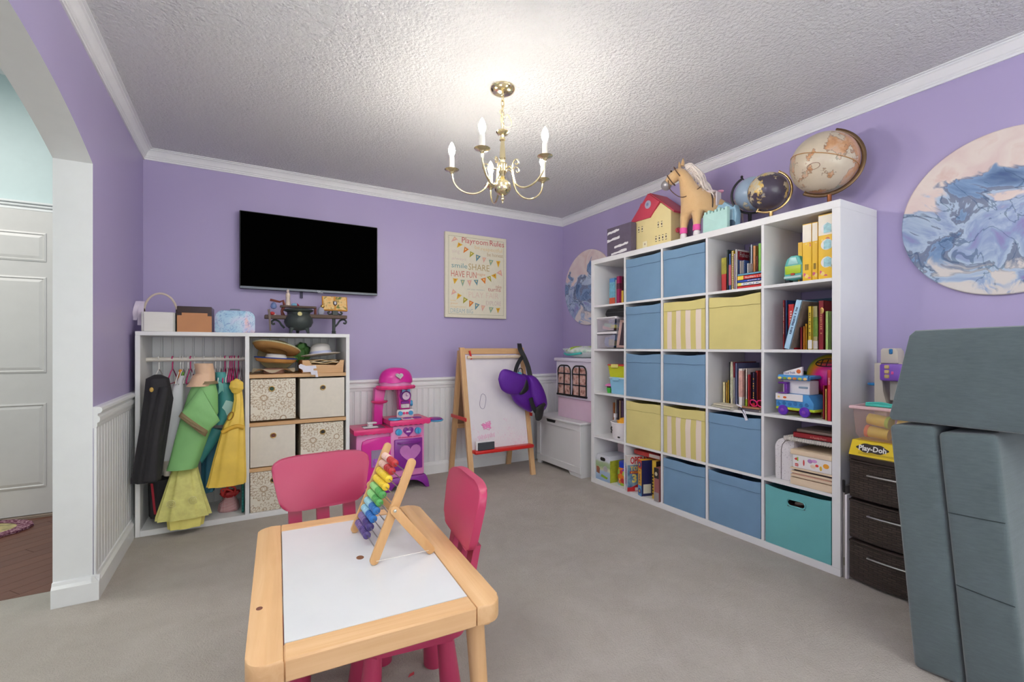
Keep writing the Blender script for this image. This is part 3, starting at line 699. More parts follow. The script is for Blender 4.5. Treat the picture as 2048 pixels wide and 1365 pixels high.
B().tube([(0.08, 0.04, 0.138), (0.085, 0.04, 0.152), (0.135, 0.04, 0.152), (0.14, 0.04, 0.138)], 0.004).build('handle', flat((120, 130, 150)), t)

# cauldron play set
t = thing('cauldron_playset', 'toy witch cauldron workbench with brown plank shelves and black iron legs on the rack', 'toy playset', (0.345, 3.62, TZ))
CAU = mat('cauldron_green_black', (52, 60, 58), 0.45, var=0.15, vs=10); PLK = wood('brown_plank', (84, 66, 58), (112, 92, 80), 'x', 1.2, 0.7); RED = mat('red_brown_toy', (120, 58, 46), 0.5)
B().lathe([(0.02, 0.026), (0.05, 0.032), (0.082, 0.055), (0.095, 0.085), (0.090, 0.115), (0.074, 0.140), (0.076, 0.155), (0.094, 0.163), (0.097, 0.172), (0.090, 0.178), (0.08, 0.172), (0.066, 0.14), (0.01, 0.13)], n=36).build('cauldron_pot', CAU, t)
for a in (-140, -40, 90):
    c, s = math.cos(R(a)), math.sin(R(a))
    B().tube([(0.045 * c, 0.045 * s, 0.05), (0.068 * c, 0.068 * s, 0.035), (0.076 * c, 0.076 * s, 0.0)], [0.018, 0.014, 0.008], 8).build('pot_foot', CAU, t)
B().lathe([(0.0005, 0.004), (0.014, 0.003), (0.015, 0)], (0, -0.079, 0.14), 20, 'y').move(M.Translation((0, 0, 0.0)) @ M.Diagonal((1, 1, 1, 1))).build('cream_badge', flat((214, 204, 142)), t)
B().box((-0.215, -0.03, 0.105), (0.0, 0.05, 0.130), 0.003).build('plank_shelf', PLK, t)
B().box((0.055, -0.03, 0.118), (0.325, 0.05, 0.143), 0.003).build('plank_shelf', PLK, t)
B().box((-0.118, 0.0, 0.188), (0.118, 0.05, 0.203), 0.003).build('upper_plank', PLK, t)
B().tube([(-0.098, 0.02, 0.13), (-0.106, 0.02, 0.16), (-0.096, 0.02, 0.19)], [0.014, 0.009, 0.012], 8).build('red_post', RED, t)
B().tube([(0.112, 0.02, 0.14), (0.112, 0.02, 0.19)], 0.009, 8).build('red_post', RED, t)
B().tube([(-0.092, 0.02, 0.205), (-0.098, 0.02, 0.235), (-0.12, 0.02, 0.226), (-0.18, 0.02, 0.238)], [0.008, 0.009, 0.007, 0.009], 8).build('lantern_arm', RED, t)
gl = mat('blue_glass_toy', (150, 176, 226), 0.1, trans=0.5, var=0)
B().lathe([(0.003, 0.222), (0.010, 0.218), (0.018, 0.205), (0.020, 0.190), (0.014, 0.178), (0.002, 0.174)], (-0.158, 0.02, 0), 18).build('blue_potion_drop', gl, t)
B().prism([(-0.198, 0.165), (-0.184, 0.170), (-0.178, 0.12), (-0.176, 0.02), (-0.186, 0.018), (-0.192, 0.12)], -0.042, -0.03).build('wand_plank', wood('grey_brown_plank', (96, 76, 68), (120, 100, 90), 'z'), t)
B().sph((-0.168, -0.01, 0.142), (0.016, 0.012, 0.012)).build('red_mushroom', flat((196, 50, 52), 0.4), t)
B().sph((-0.155, 0.0, 0.134), (0.012, 0.010, 0.008)).build('white_stone', flat((214, 206, 214), 0.5), t)
B().lathe([(0.016, 0.203), (0.018, 0.215), (0.013, 0.25), (0.016, 0.275), (0.012, 0.29), (0.006, 0.296), (0.010, 0.302), (0.004, 0.315), (0.0005, 0.32)], (-0.068, 0.02, 0), 14).build('cream_figurine', mat('cream_toy', (214, 196, 180), 0.6, var=0.15, vs=60), t)
B().sph((-0.028, 0.02, 0.209), (0.018, 0.012, 0.013)).build('blue_gem', flat((120, 176, 206), 0.2), t)
B().cyl((0.0, 0.02, 0.203), (-0.008, 0.02, 0.222), 0.009, 0.001, 8).build('red_gem', flat((160, 40, 56), 0.3), t)
crumple((0.148, 0.0, 0.168), (0.026, 0.022, 0.030), 0.3, 3).build('grey_pouch', mat('grey_pouch', (150, 152, 168), 0.7, var=0.1), t)
B().sph((0.158, -0.005, 0.205), (0.014, 0.012, 0.014)).build('gold_knob', GOLD, t)
def scroll_leg(x, z0, sg, n='iron_scroll'):
    pts = [(x, 0.01, z0 - 0.05), (x + sg * 0.018, 0.01, z0 - 0.03), (x + sg * 0.035, 0.01, z0 - 0.004), (x + sg * 0.062, 0.01, z0 + 0.006), (x + sg * 0.080, 0.01, z0 - 0.008), (x + sg * 0.074, 0.01, z0 - 0.024), (x + sg * 0.06, 0.01, z0 - 0.018)]
    B().tube(smooth_path(pts, 4), 0.0068, 8).build(n, CAU, t)
scroll_leg(-0.09, 0.092, -1); scroll_leg(0.245, 0.108, 1)
B().lathe([(0.016, 0), (0.018, 0.006), (0.013, 0.016), (0.016, 0.022), (0.0115, 0.03), (0.0115, 0.118)], (0.238, 0.01, 0), 14).build('iron_post', CAU, t)
scx = 0.245
for sg in (-1, 1): B().tube(smooth_path([(scx, 0.0, 0.172), (scx + sg * 0.02, 0.0, 0.155), (scx + sg * 0.04, 0.0, 0.150), (scx + sg * 0.05, 0.0, 0.162), (scx + sg * 0.036, 0.0, 0.168)], 4), 0.006, 8).build('book_stand', CAU, t)
B().box((scx - 0.02, -0.01, 0.143), (scx + 0.02, 0.03, 0.178), 0.003).build('book_stand_foot', CAU, t)
mxb = M.Translation((scx, -0.005, 0.176)) @ M.Rotation(R(-16), 4, 'X')
b = B(); b.box((-0.088, -0.004, 0), (0.088, 0.012, 0.112), 0.003); b.move(mxb); bk = b.build('spell_book', mat('orange_book', (206, 140, 48), 0.6), t)
for sg in (-1, 1):
    k = N('spell_page_%d' % sg); v = k.coord(); f = k.noise(v, 42, 3)
    k.set(Base_Color=k.ramp(f, [(0.36, (96, 120, 60)), (0.44, (196, 160, 100)), (0.52, (232, 200, 140)), (0.66, (226, 176, 104))]), Roughness=0.8)
    b = B(); rows = [[(sg * (0.006 + 0.074 * j / 8), -0.006 - 0.006 * math.sin(PI * (j / 8) ** 0.6), 0.006 + 0.1 * i) for j in range(9)] for i in (0, 1)]
    b.grid(rows); b.move(mxb); b.build('open_page', k.m, bk)
b = B(); b.sph((0, -0.012, 0.056), (0.015, 0.006, 0.018)); b.move(mxb); b.build('dark_medallion', flat((60, 40, 40), 0.4), bk)
b = B(); b.sph((0, -0.015, 0.056), (0.009, 0.006, 0.013)); b.move(mxb); b.build('silver_stone', flat((206, 206, 214), 0.2), bk)

# ---------------------------------------------------------------- hangers and costumes
RODX, RODY, RODZ = RX0, RY0 + 0.2, 1.03
def hanger(u, col, label, tilt=0.0, drop=0.1):
    x = atY(u, 720, RODY).x
    t = thing('clothes_hanger', label, 'hanger', (x, RODY, RODZ), R(90) + tilt, group='hangers on the costume rod')
    m = mat('hanger_%s' % col, {'white': (232, 230, 228), 'pink': (206, 44, 120), 'grey': (190, 186, 186)}[col], 0.4, var=0)
    hook = [(-0.017, 0, 0.004), (-0.012, 0, 0.0155), (0.0, 0, 0.0185), (0.0135, 0, 0.012), (0.0175, 0, 0.0), (0.012, 0, -0.014), (0.003, 0, -0.022), (0.0, 0, -0.034), (0, 0, -drop * 0.62)]
    B().tube(smooth_path(hook, 4), 0.0034, 7).build('hook', m, t)
    sh = [(0, 0, -drop * 0.6), (0.05, 0, -drop * 0.75), (0.15, 0, -drop * 1.25), (0.165, 0, -drop * 1.45), (0.15, 0, -drop * 1.5), (-0.15, 0, -drop * 1.5), (-0.165, 0, -drop * 1.45), (-0.15, 0, -drop * 1.25), (-0.05, 0, -drop * 0.75)]
    B().tube(sh, 0.0035, 6, closed=True).build('hanger_frame', m, t)
    return t
spec = [(318, 'white', 'white hanger holding the black gown at the left end of the rod'), (345, 'pink', 'lone pink hanger between the black gown and the white shirt'),
        (361, 'white', 'white hanger carrying the orange costume, left of a close pair'), (366, 'white', 'white hanger carrying the white shirt, right of a close pair'), (376, 'white', 'white hanger just left of the green jacket collar, first of three'),
        (381, 'pink', 'pink hanger just left of the green jacket collar, between two white ones'), (389, 'white', 'white hanger touching the left of the green jacket collar'), (408, 'white', 'white hanger rising from the green jacket collar'),
        (431, 'white', 'white hanger holding the teal tunic, left of a pair'), (441, 'white', 'white hanger holding the long blue dress, right of a pair'), (450, 'pink', 'leftmost pink hanger of the tight cluster at the right end'),
        (456, 'white', 'white hanger of the yellow dress among the pink cluster'), (460, 'pink', 'second pink hanger in the tight cluster at the right end'), (464, 'pink', 'third pink hanger in the tight cluster at the right end'), (469, 'pink', 'fourth pink hanger in the tight cluster at the right end'), (477, 'pink', 'last pink hanger next to the rack divider'), (482, 'grey', 'pale grey hanger squeezed against the rack divider')]
for u, c, l in spec: hanger(u, c, l, R(-3))
def gs(v, uL, uR, y, ry, f=1.0):
    a, b_ = atY(uL, v, y), atY(uR, v, y)
    return ((a.z), (a.x + b_.x) / 2, y, abs(b_.x - a.x) / 2, ry, f)
def cloth(name, col, rough=0.75, var=0.12, vs=9, bump=0.35, bs=30): return mat(name, col, rough, var=var, vs=vs, bump=bump, bs=bs)
def fine(secs, n=5):
    o = []
    for i in range(len(secs) - 1):
        for j in range(n):
            s = j / n; o.append(tuple(a + (b_ - a) * s for a, b_ in zip(secs[i], secs[i+1])))
    o.append(secs[-1]); return o
def costume(name, label, cat='costume'): return thing(name, label, cat, (0, 0, 0), group='dress-up costumes on the rod')
BLK = cloth('black_gown_cloth', (42, 40, 44), 0.8)
t = costume('black_gown', 'long black gown with gold crest hanging at the left of the rod')
b = B(); b.loft(fine([gs(750, 308, 322, 3.40, 0.02, 0), gs(758, 292, 338, 3.38, 0.035, 0.3), gs(800, 289, 345, 3.365, 0.045), gs(860, 281, 336, 3.36, 0.048), gs(920, 271, 327, 3.36, 0.05), gs(955, 265, 322, 3.36, 0.05), gs(967, 263, 320, 3.36, 0.05)]), 40, 6, 0.09)
b.build('gown_body', BLK, t)
b = B(); b.loft(fine([gs(775, 318, 342, 3.335, 0.03, 0.2), gs(830, 305, 332, 3.325, 0.035), gs(900, 294, 322, 3.32, 0.04), gs(962, 285, 320, 3.32, 0.04)]), 26, 4, 0.08); b.build('sleeve', BLK, t)
p = atY(303, 780, 3.318); B().sph(p, (0.010, 0.006, 0.014)).build('gold_crest', mat('gold_thread', (196, 158, 76), 0.5), t)
t = costume('black_trousers', 'black trousers with red side stripe hanging to the rack floor')
b = B(); b.loft(fine([gs(960, 296, 345, 3.54, 0.07), gs(1010, 297, 345, 3.54, 0.07), gs(1034, 298, 350, 3.54, 0.07)]), 36, 5, 0.08); b.build('trouser_legs', BLK, t)
rows = [[atY(u + w, v, 3.46) for w in (0, 5)] for u, v in ((301, 968), (304, 995), (306, 1015), (308, 1030))]
b = B(); b.grid(rows); b.build('red_stripe', flat((168, 26, 48), 0.6), t)
t = costume('white_shirt', 'plain white tunic hanging between the black gown and the green jacket')
b = B(); b.loft(fine([gs(752, 360, 369, 3.52, 0.02, 0), gs(775, 345, 369, 3.505, 0.035, 0.5), gs(820, 334, 370, 3.50, 0.04), gs(870, 324, 362, 3.50, 0.04), gs(922, 317, 350, 3.50, 0.04)]), 36, 5, 0.08); b.build('tunic_body', cloth('white_cotton', (242, 242, 246), 0.8, 0.03), t)
b = B(); b.loft(fine([gs(915, 322, 350, 3.50, 0.03), gs(952, 327, 348, 3.50, 0.03)]), 20, 3, 0.05); b.build('cream_lining', cloth('cream_cotton', (222, 214, 200), 0.8, 0.03), t)
t = costume('orange_costume', 'small orange costume top peeking out beside the white tunic')
b = B(); b.loft(fine([gs(740, 358, 364, 3.58, 0.02, 0), gs(755, 352, 366, 3.58, 0.03), gs(778, 346, 362, 3.58, 0.03)]), 20, 3, 0.1); b.build('orange_bodice', cloth('orange_satin', (226, 140, 36), 0.5), t)
b = B(); b.loft(fine([gs(745, 363, 369, 3.57, 0.02, 0), gs(768, 360, 368, 3.57, 0.025)]), 14, 3, 0.1); b.build('green_trim', cloth('lime_satin', (110, 170, 60), 0.5), t)
t = costume('green_jacket', 'bright green padded jacket with tan collar and olive cuff')
GRN = cloth('green_padded', (136, 192, 122), 0.55, 0.08, 7, 0.25, 16); TAN = cloth('tan_padded', (226, 188, 156), 0.6, 0.05); OLV2 = cloth('olive_band', (134, 116, 84), 0.7, 0.05)
b = B(); b.loft(fine([gs(763, 388, 430, 3.405, 0.035, 0.1), gs(790, 376, 436, 3.40, 0.042, 0.4), gs(830, 364, 436, 3.40, 0.044), gs(880, 350, 416, 3.40, 0.044), gs(920, 340, 402, 3.40, 0.044), gs(942, 333, 394, 3.40, 0.042)]), 44, 4, 0.05); b.build('jacket_body', GRN, t)
b = B(); b.loft(fine([gs(728, 388, 426, 3.42, 0.05, 0), gs(748, 391, 430, 3.415, 0.045), gs(752, 385, 430, 3.41, 0.045), gs(766, 378, 430, 3.40, 0.046), gs(774, 372, 424, 3.398, 0.047)]), 28, 3, 0.05, cap=False); b.build('tan_collar', TAN, t)
b = B(); vs = b.loft([gs(729.5, 392, 422, 3.42, 0.042), gs(731, 392, 422, 3.42, 0.042)], 20); b.build('collar_opening', flat((84, 110, 76), 0.8), t)
b = B(); b.loft(fine([gs(763, 398, 433, 3.400, 0.046), gs(769, 390, 437, 3.398, 0.048)]), 28, 3, 0.03, cap=False); b.build('yoke_band', OLV2, t)
# bent sleeve with cuff, in front of the body
def sleeve(name, m, pts, rad, flat_=0.5):
    B().tube(smooth_path([atY(u, v, y) for u, v, y in pts], 5), [r for r in rad for _ in range(1)] if len(rad) != 2 else [rad[0] + (rad[1] - rad[0]) * i / ((len(pts) - 1) * 5) for i in range((len(pts) - 1) * 5 + 1)], 20, flat=flat_, up=(0, 1, 0)).build(name, m, t)
def sleeve2(name, m, a, b_, y, half_a, half_b, thick):
    """flattened sleeve from edge a (two px) to edge b (two px)"""
    A0, A1, B0, B1 = [atY(u, v, y) for u, v in (*a, *b_)]
    bb = B(); rows = []
    for i in range(9):
        s = i / 8; p, q = A0.lerp(B0, s), A1.lerp(B1, s); row = []
        for j in range(22):
            an = 2*PI*j/22; mid = (p + q) / 2; hw_ = (q - p) / 2; th = thick * (0.75 + 0.25 * math.sin(PI * s) + 0.08 * math.sin(s * 14 + j))
            row.append(mid + hw_ * math.cos(an) + V((0, th * math.sin(an), 0)))
        rows.append(row)
    vs = bb.grid(rows, cu=True); bb.cap(vs[0], True); bb.cap(vs[-1]); return bb.build(name, m, t)
sleeve2('bent_sleeve', GRN, ((402, 775), (440, 842)), ((361, 828), (414, 866)), 3.335, 0, 0, 0.032)
sleeve2('olive_cuff', OLV2, ((363, 824), (417, 862)), ((357, 833), (411, 874)), 3.333, 0, 0, 0.035)
t = costume('teal_tunic', 'teal satin tunic with pale patch hanging right of the green jacket')
TEALC = cloth('teal_satin', (72, 154, 152), 0.45, 0.12, 8, 0.3, 20)
b = B(); b.loft(fine([gs(745, 430, 450, 3.51, 0.025, 0.2), gs(775, 432, 464, 3.50, 0.036), gs(805, 434, 472, 3.50, 0.038), gs(835, 432, 466, 3.50, 0.038), gs(850, 430, 452, 3.50, 0.036)]), 30, 3, 0.06); b.build('tunic_body', TEALC, t)
sleeve2('hanging_sleeve', cloth('aqua_satin', (72, 158, 158), 0.45, 0.1, 8, 0.2, 18), ((424, 856), (450, 862)), ((389, 892), (404, 928)), 3.50, 0, 0, 0.034)
rows = [[atY(u, v, 3.452) for u, v in r_] for r_ in (((444, 816), (452, 801), (462, 803)), ((450, 822), (462, 812), (469, 806)), ((454, 832), (462, 824), (468, 818)))]
b = B(); b.grid(rows); b.build('pale_patch', flat((182, 220, 212), 0.6), t)
b = B(); b.grid([[atY(u, v, 3.454) for u, v in r_] for r_ in (((436, 762), (446, 768)), ((438, 775), (448, 785)), ((436, 790), (444, 782)))]); b.build('aqua_panel', flat((120, 188, 176), 0.6), t)
t = costume('blue_dress', 'long deep blue dress showing between the teal tunic and the yellow dress')
b = B(); b.loft(fine([gs(860, 415, 446, 3.60, 0.04), gs(920, 404, 440, 3.60, 0.045), gs(985, 403, 428, 3.60, 0.045)]), 36, 6, 0.12); b.build('skirt', cloth('petrol_satin', (52, 112, 136), 0.5, 0.15), t)
t = costume('yellow_dress', 'golden yellow party dress with puffed sleeve at the right end of the rod')
YEL = cloth('gold_organza', (238, 198, 84), 0.55, 0.1, 9, 0.3, 24)
b = B(); b.loft(fine([gs(762, 466, 482, 3.42, 0.025, 0.3), gs(800, 468, 486, 3.40, 0.03), gs(822, 464, 487, 3.385, 0.03), gs(850, 449, 488, 3.375, 0.035), gs(866, 443, 489, 3.37, 0.036), gs(920, 428, 490, 3.365, 0.042), gs(962, 418, 491, 3.365, 0.042), gs(976, 414, 490, 3.365, 0.042)]), 48, 9, 0.07); b.build('dress_body', YEL, t)
crumple(tuple(atY(473, 772, 3.385)), (0.036, 0.032, 0.048), 0.25, 12).build('puffed_sleeve', YEL, t)
B().tube(smooth_path([atY(u, v, 3.337) for u, v in ((444, 866), (458, 858), (475, 853), (488, 856))], 4), 0.013, 10).build('waist_sash', cloth('gold_sash', (214, 168, 50), 0.5), t)
B().tube([tuple(atY(461, 833, 3.348) + V((0.016 * math.cos(a), 0, 0.022 * math.sin(a) + 0.012 * math.cos(a)))) for a in [2*PI*i/16 for i in range(16)]], 0.003, 6, closed=True).build('gold_brooch', mat('brown_gold', (150, 104, 40), 0.4, 0.6), t)
t = costume('yellow_tulle_skirt', 'pale yellow sparkly tulle gown trailing onto the carpet', 'costume')
TUL = mat('yellow_tulle', (240, 226, 132), 0.6, var=0.18, vs=26, alpha=0.86)
b = B(); b.loft(fine([gs(925, 352, 392, 3.47, 0.02), gs(950, 342, 396, 3.44, 0.04), gs(1000, 326, 408, 3.375, 0.04), gs(1036, 314, 418, 3.36, 0.048), gs(1044, 313, 420, 3.358, 0.048)]), 60, 9, 0.10, cap=False); b.build('outer_layer', TUL, t)
b = B(); b.loft(fine([gs(940, 350, 392, 3.455, 0.02), gs(1000, 340, 402, 3.375, 0.028), gs(1040, 336, 408, 3.362, 0.036), gs(1060, 338, 404, 3.36, 0.038)]), 48, 7, 0.13, cap=False); b.build('inner_layer', cloth('yellow_lining', (238, 220, 122), 0.6, 0.12), t)
for (u, v) in ((343, 1008), (386, 1000)):
    c = atY(u, v, 3.322); pts = [(c.x + 0.026 * (i / 26) * math.cos(i * 0.7), 3.318, c.z + 0.026 * (i / 26) * math.sin(i * 0.7)) for i in range(27)]
    B().tube(pts, 0.0016, 5).build('glitter_swirl', mat('gold_glitter', (240, 222, 150), 0.3, 0.4, var=0.3, vs=90), t)
t = thing('gingham_bag', 'small red gingham drawstring bag on the rack floor', 'bag', tuple(atY(457, 1029, 3.56)), 0)
t.location.z = 0.036
k = N('red_gingham'); v = k.coord(); s = k.sep(v)
def ck(x): return k.math('GREATER_THAN', k.math('FRACT', k.math('MULTIPLY', x, 130)), 0.5)
k.set(Base_Color=k.mix(k.math('MULTIPLY', k.math('ADD', ck(s[0]), ck(s[2])), 0.5), rgb((226, 206, 204)), rgb((168, 60, 70))), Roughness=0.85)
B().loft(fine([(0.0, 0, 0, 0.055, 0.035, 0), (0.01, 0, 0, 0.062, 0.042, .5), (0.05, 0.002, 0, 0.056, 0.04), (0.085, 0.006, 0, 0.036, 0.03), (0.10, 0.008, 0, 0.03, 0.024)], 4), 28, 5, 0.05).build('bag_body', k.m, t)
B().loft(fine([(0.092, 0.006, 0, 0.033, 0.028, 1), (0.112, 0.008, 0, 0.052, 0.042, 1.6), (0.128, 0.01, 0, 0.046, 0.036, 2)], 4), 36, 9, 0.09, cap=False).build('red_ruffle', cloth('red_satin', (186, 34, 40), 0.5), t)
for sg in (-1, 1): B().tube(smooth_path([(sg * 0.03, -0.03, 0.11), (sg * 0.038, -0.03, 0.15), (0.0, -0.028, 0.165 if sg > 0 else 0.145), (-sg * 0.036, -0.03, 0.115)], 5), 0.0065, 8, flat=0.5).build('drawstring', flat((206, 52, 46), 0.6), t)
t = thing('teal_folder', 'upright teal ridged case edge beside the rack divider', 'case', (-0.006, 3.47, 0.036), 0)
B().box((0, 0, 0), (0.014, 0.26, 0.235), 0.003).build('folder_shell', mat('teal_vinyl', (34, 122, 116), 0.5), t)
for i in range(11): B().box((0.002, -0.003, 0.012 + i * 0.02), (0.012, 0.0, 0.020 + i * 0.02), 0.001).build('ridge', mat('teal_vinyl_light', (44, 142, 136), 0.5), t)

# ---------------------------------------------------------------- toy kitchen
PKL = mat('light_pink_plastic', (228, 140, 196), 0.35, var=0.02); PKM = mat('magenta_plastic', (222, 44, 160), 0.3, var=0.02); PKH = mat('hot_pink_plastic', (232, 58, 128), 0.3, var=0.02)
PUR = mat('purple_plastic', (134, 40, 148), 0.3, var=0.02); BLU = mat('sky_blue_plastic', (74, 166, 216), 0.3, var=0.02); WHP = mat('white_plastic', (236, 232, 234), 0.35, var=0.01)
KX, KY = 0.705, 3.54
t = thing('toy_kitchen', 'pink and purple plastic play kitchen standing against the beadboard', 'toy kitchen', (KX, KY, 0))
def kp(u, v, dy=0.0): p = atY(u, v, KY + dy); return (p.x - KX, dy, p.z)
B().box((0.022, 0.02, 0.03), (0.29, 0.26, 0.455), 0.014, 2).build('sink_cabinet', PKL, t)
B().box((0.272, 0.0, 0.10), (0.545, 0.26, 0.50), 0.014, 2).build('stove_cabinet', PKL, t)
def scalloped(b, x0, x1, y0, y1, z0, z1, nb):
    pl = [(x0, z1), (x0, z0 + 0.008)]
    for i in range(nb):
        for j in range(1, 7):
            pl.append((x0 + (x1 - x0) * (i + j / 6) / nb, z0 + 0.008 - 0.010 * math.sin(PI * j / 6)))
    pl += [(x1, z1)]
    b.prism(pl, y0, y1, bev=0.003)
    return b
scalloped(B(), 0.0, 0.292, -0.012, 0.262, 0.452, 0.492, 7).build('sink_counter', PKH, t)
scalloped(B(), 0.262, 0.585, -0.03, 0.262, 0.503, 0.543, 8).build('stove_counter', PKH, t)
B().box((0.09, 0.02, 0.4921), (0.24, 0.16, 0.4945), 0.001).build('sink_basin', mat('grey_sink', (96, 96, 104), 0.4), t)
B().box((0.08, 0.03, 0.494), (0.19, 0.075, 0.502), 0.003).box((0.12, 0.07, 0.494), (0.16, 0.10, 0.53), 0.008).box((0.115, 0.05, 0.522), (0.185, 0.09, 0.534), 0.004).build('white_tap', WHP, t)
pl = [(0.06, 0.05), (0.30, 0.05), (0.30, 0.425)] + [(0.30 - 0.20 * s, 0.425 - 0.012 * s * s) for s in (0.3, 0.6, 1.0)] + [(0.068, 0.40), (0.06, 0.37)]
dr = B().prism(pl, 0.004, 0.02, bev=0.003).build('cupboard_door', PKM, t)
B().box((0.13, 0.0, 0.20), (0.215, 0.006, 0.33), 0.003).build('door_window', mat('grey_purple_window', (150, 130, 160), 0.3), dr)
B().box((0.138, -0.001, 0.205), (0.20, 0.001, 0.265)).build('window_print', mat('purple_print', (150, 80, 170), 0.5, var=0.5, vs=50), dr)
od = B().box((0.30, -0.014, 0.155), (0.525, 0.002, 0.395), 0.010, 2).build('oven_door', PUR, t)
def heart(cx, cz, s, n=26): 
    return [(cx + s * 0.062 * 16 * math.sin(a) ** 3 / 1.0, cz + s * 0.062 * (13 * math.cos(a) - 5 * math.cos(2*a) - 2 * math.cos(3*a) - math.cos(4*a))) for a in [2*PI*i/n for i in range(n)]]
B().prism(heart(0.425, 0.285, 0.085), -0.018, -0.010).build('heart_window', mat('pink_clear_window', (196, 120, 190), 0.12, var=0.1), od)
B().tube([(0.325, -0.016, 0.368), (0.345, -0.035, 0.366), (0.48, -0.035, 0.366), (0.50, -0.016, 0.368)], 0.007, 8).build('oven_handle', PUR, od)
for i in range(18): B().box((0.335 + i * 0.0105, -0.006, 0.402), (0.341 + i * 0.0105, 0.002, 0.412), 0.001).build('vent_slot', PKH, t)
for x in (0.335, 0.488): B().cyl((x, -0.022, 0.452), (x, 0.0, 0.452), 0.024, 0.026, 18).box((x - 0.004, -0.030, 0.432), (x + 0.004, -0.02, 0.472), 0.002).build('oven_knob', BLU, t)
B().prism(heart(0.413, 0.452, 0.042), -0.008, 0.002, bev=0.001).build('purple_heart_badge', PUR, t)
B().box((0.396, -0.0095, 0.444), (0.430, -0.007, 0.456), 0.002).build('badge_plate', flat((222, 190, 226)), t)
pl = [(0.27, 0.10), (0.55, 0.10)] + [(0.55 + 0.03 * math.sin(s * PI / 2), 0.10 - 0.10 * s) for s in (0.3, 0.6, 1.0)] + [(0.55, 0.0)] + [(0.41 + 0.14 * math.cos(a), 0.075 * math.sin(a)) for a in [PI * i / 12 for i in range(1, 12)]] + [(0.27, 0.0), (0.22, 0.0), (0.25, 0.06)]
B().prism(pl, -0.02, 0.24, bev=0.004).build('arched_base', PUR, t)
B().box((0.03, 0.03, 0.0), (0.27, 0.25, 0.034), 0.006).build('cabinet_base', PUR, t)
# stove top
for (x, y) in ((0.42, 0.05), (0.505, 0.06)): 
    B().lathe([(0.001, 0.553), (0.022, 0.553), (0.034, 0.549), (0.036, 0.543)], (x, y, 0), 22).build('burner', PUR, t)
B().box((0.37, -0.01, 0.5432), (0.46, 0.08, 0.546), 0.002).build('white_hob', WHP, t)
B().lathe([(0.001, 0.556), (0.045, 0.556), (0.05, 0.546), (0.03, 0.543)], (0.315, 0.03, 0), 20).build('blue_pan', BLU, t)
B().box((0.30, 0.0, 0.548), (0.36, 0.02, 0.556), 0.003).build('pan_handle', BLU, t)
B().box((0.36, 0.12, 0.54), (0.50, 0.145, 0.605), 0.018, 2).build('control_panel', WHP, t)
for x in (0.385, 0.470): B().cyl((x, 0.105, 0.578), (x, 0.12, 0.578), 0.017, 0.018, 16).build('panel_knob', BLU, t)
for x in (0.415, 0.44): B().cyl((x, 0.112, 0.578), (x, 0.12, 0.578), 0.010, 0.010, 14).build('panel_dial', PKH, t)
# side griddle hanging over the right edge
B().tube([(0.585, 0.02, 0.525), (0.62, 0.02, 0.522)], 0.018, 10, flat=0.6).build('side_bracket', PKH, t)
B().lathe([(0.001, 0.506), (0.052, 0.506), (0.062, 0.513), (0.062, 0.521), (0.05, 0.523), (0.001, 0.522)], (0.655, 0.04, 0), 26).build('blue_side_plate', BLU, t)
B().lathe([(0.001, 0.538), (0.046, 0.536), (0.060, 0.530), (0.062, 0.5245), (0.001, 0.5245)], (0.645, 0.04, 0), 26).build('purple_griddle', PUR, t)
# posts and hood
B().prism([(0.188, 0.492), (0.262, 0.492), (0.258, 0.60), (0.268, 0.69), (0.288, 0.785), (0.200, 0.785), (0.196, 0.69)], 0.17, 0.24, bev=0.008).build('left_post', PKM, t)
B().lathe([(0.012, 0.652), (0.058, 0.665), (0.066, 0.677), (0.060, 0.682), (0.012, 0.682)], (0.238, 0.19, 0), 22).build('post_ledge', PKH, t)
B().prism([(0.392, 0.60), (0.482, 0.60), (0.488, 0.70), (0.482, 0.785), (0.372, 0.785), (0.388, 0.70)], 0.17, 0.24, bev=0.008).build('right_post', PKM, t)
B().box((0.405, 0.160, 0.612), (0.475, 0.176, 0.645), 0.003).build('spice_rack', mat('spice_print', (232, 200, 206), 0.5, var=0.35, vs=50), t)
B().box((0.405, 0.160, 0.648), (0.475, 0.176, 0.668), 0.003).build('purple_cubby', PUR, t)
B().cyl((0.486, 0.20, 0.645), (0.508, 0.20, 0.645), 0.022, 0.024, 14).build('side_knob', BLU, t)
ck_ = B().lathe([(0.001, -0.014), (0.040, -0.014), (0.046, -0.008), (0.046, 0.0)], (0.440, 0.158, 0.715), 26, 'y').move(M.Translation((0, 0.0, 0))).build('clock', PUR, t)
B().lathe([(0.001, 0.001), (0.031, 0.001)], (0.440, 0.142, 0.712), 26, 'y', cap=False).build('clock_face', flat((226, 200, 222), 0.4), ck_)
B().box((0.438, 0.1395, 0.712), (0.442, 0.1405, 0.734)).box((0.440, 0.1395, 0.710), (0.456, 0.1405, 0.714)).build('clock_hands', PUR, ck_)
for sg in (-1, 1): B().prism([(0.440, 0.758), (0.440 + sg * 0.034, 0.775), (0.440 + sg * 0.034, 0.741)], 0.138, 0.150, bev=0.002).build('blue_bow', flat((120, 178, 220), 0.4), ck_)
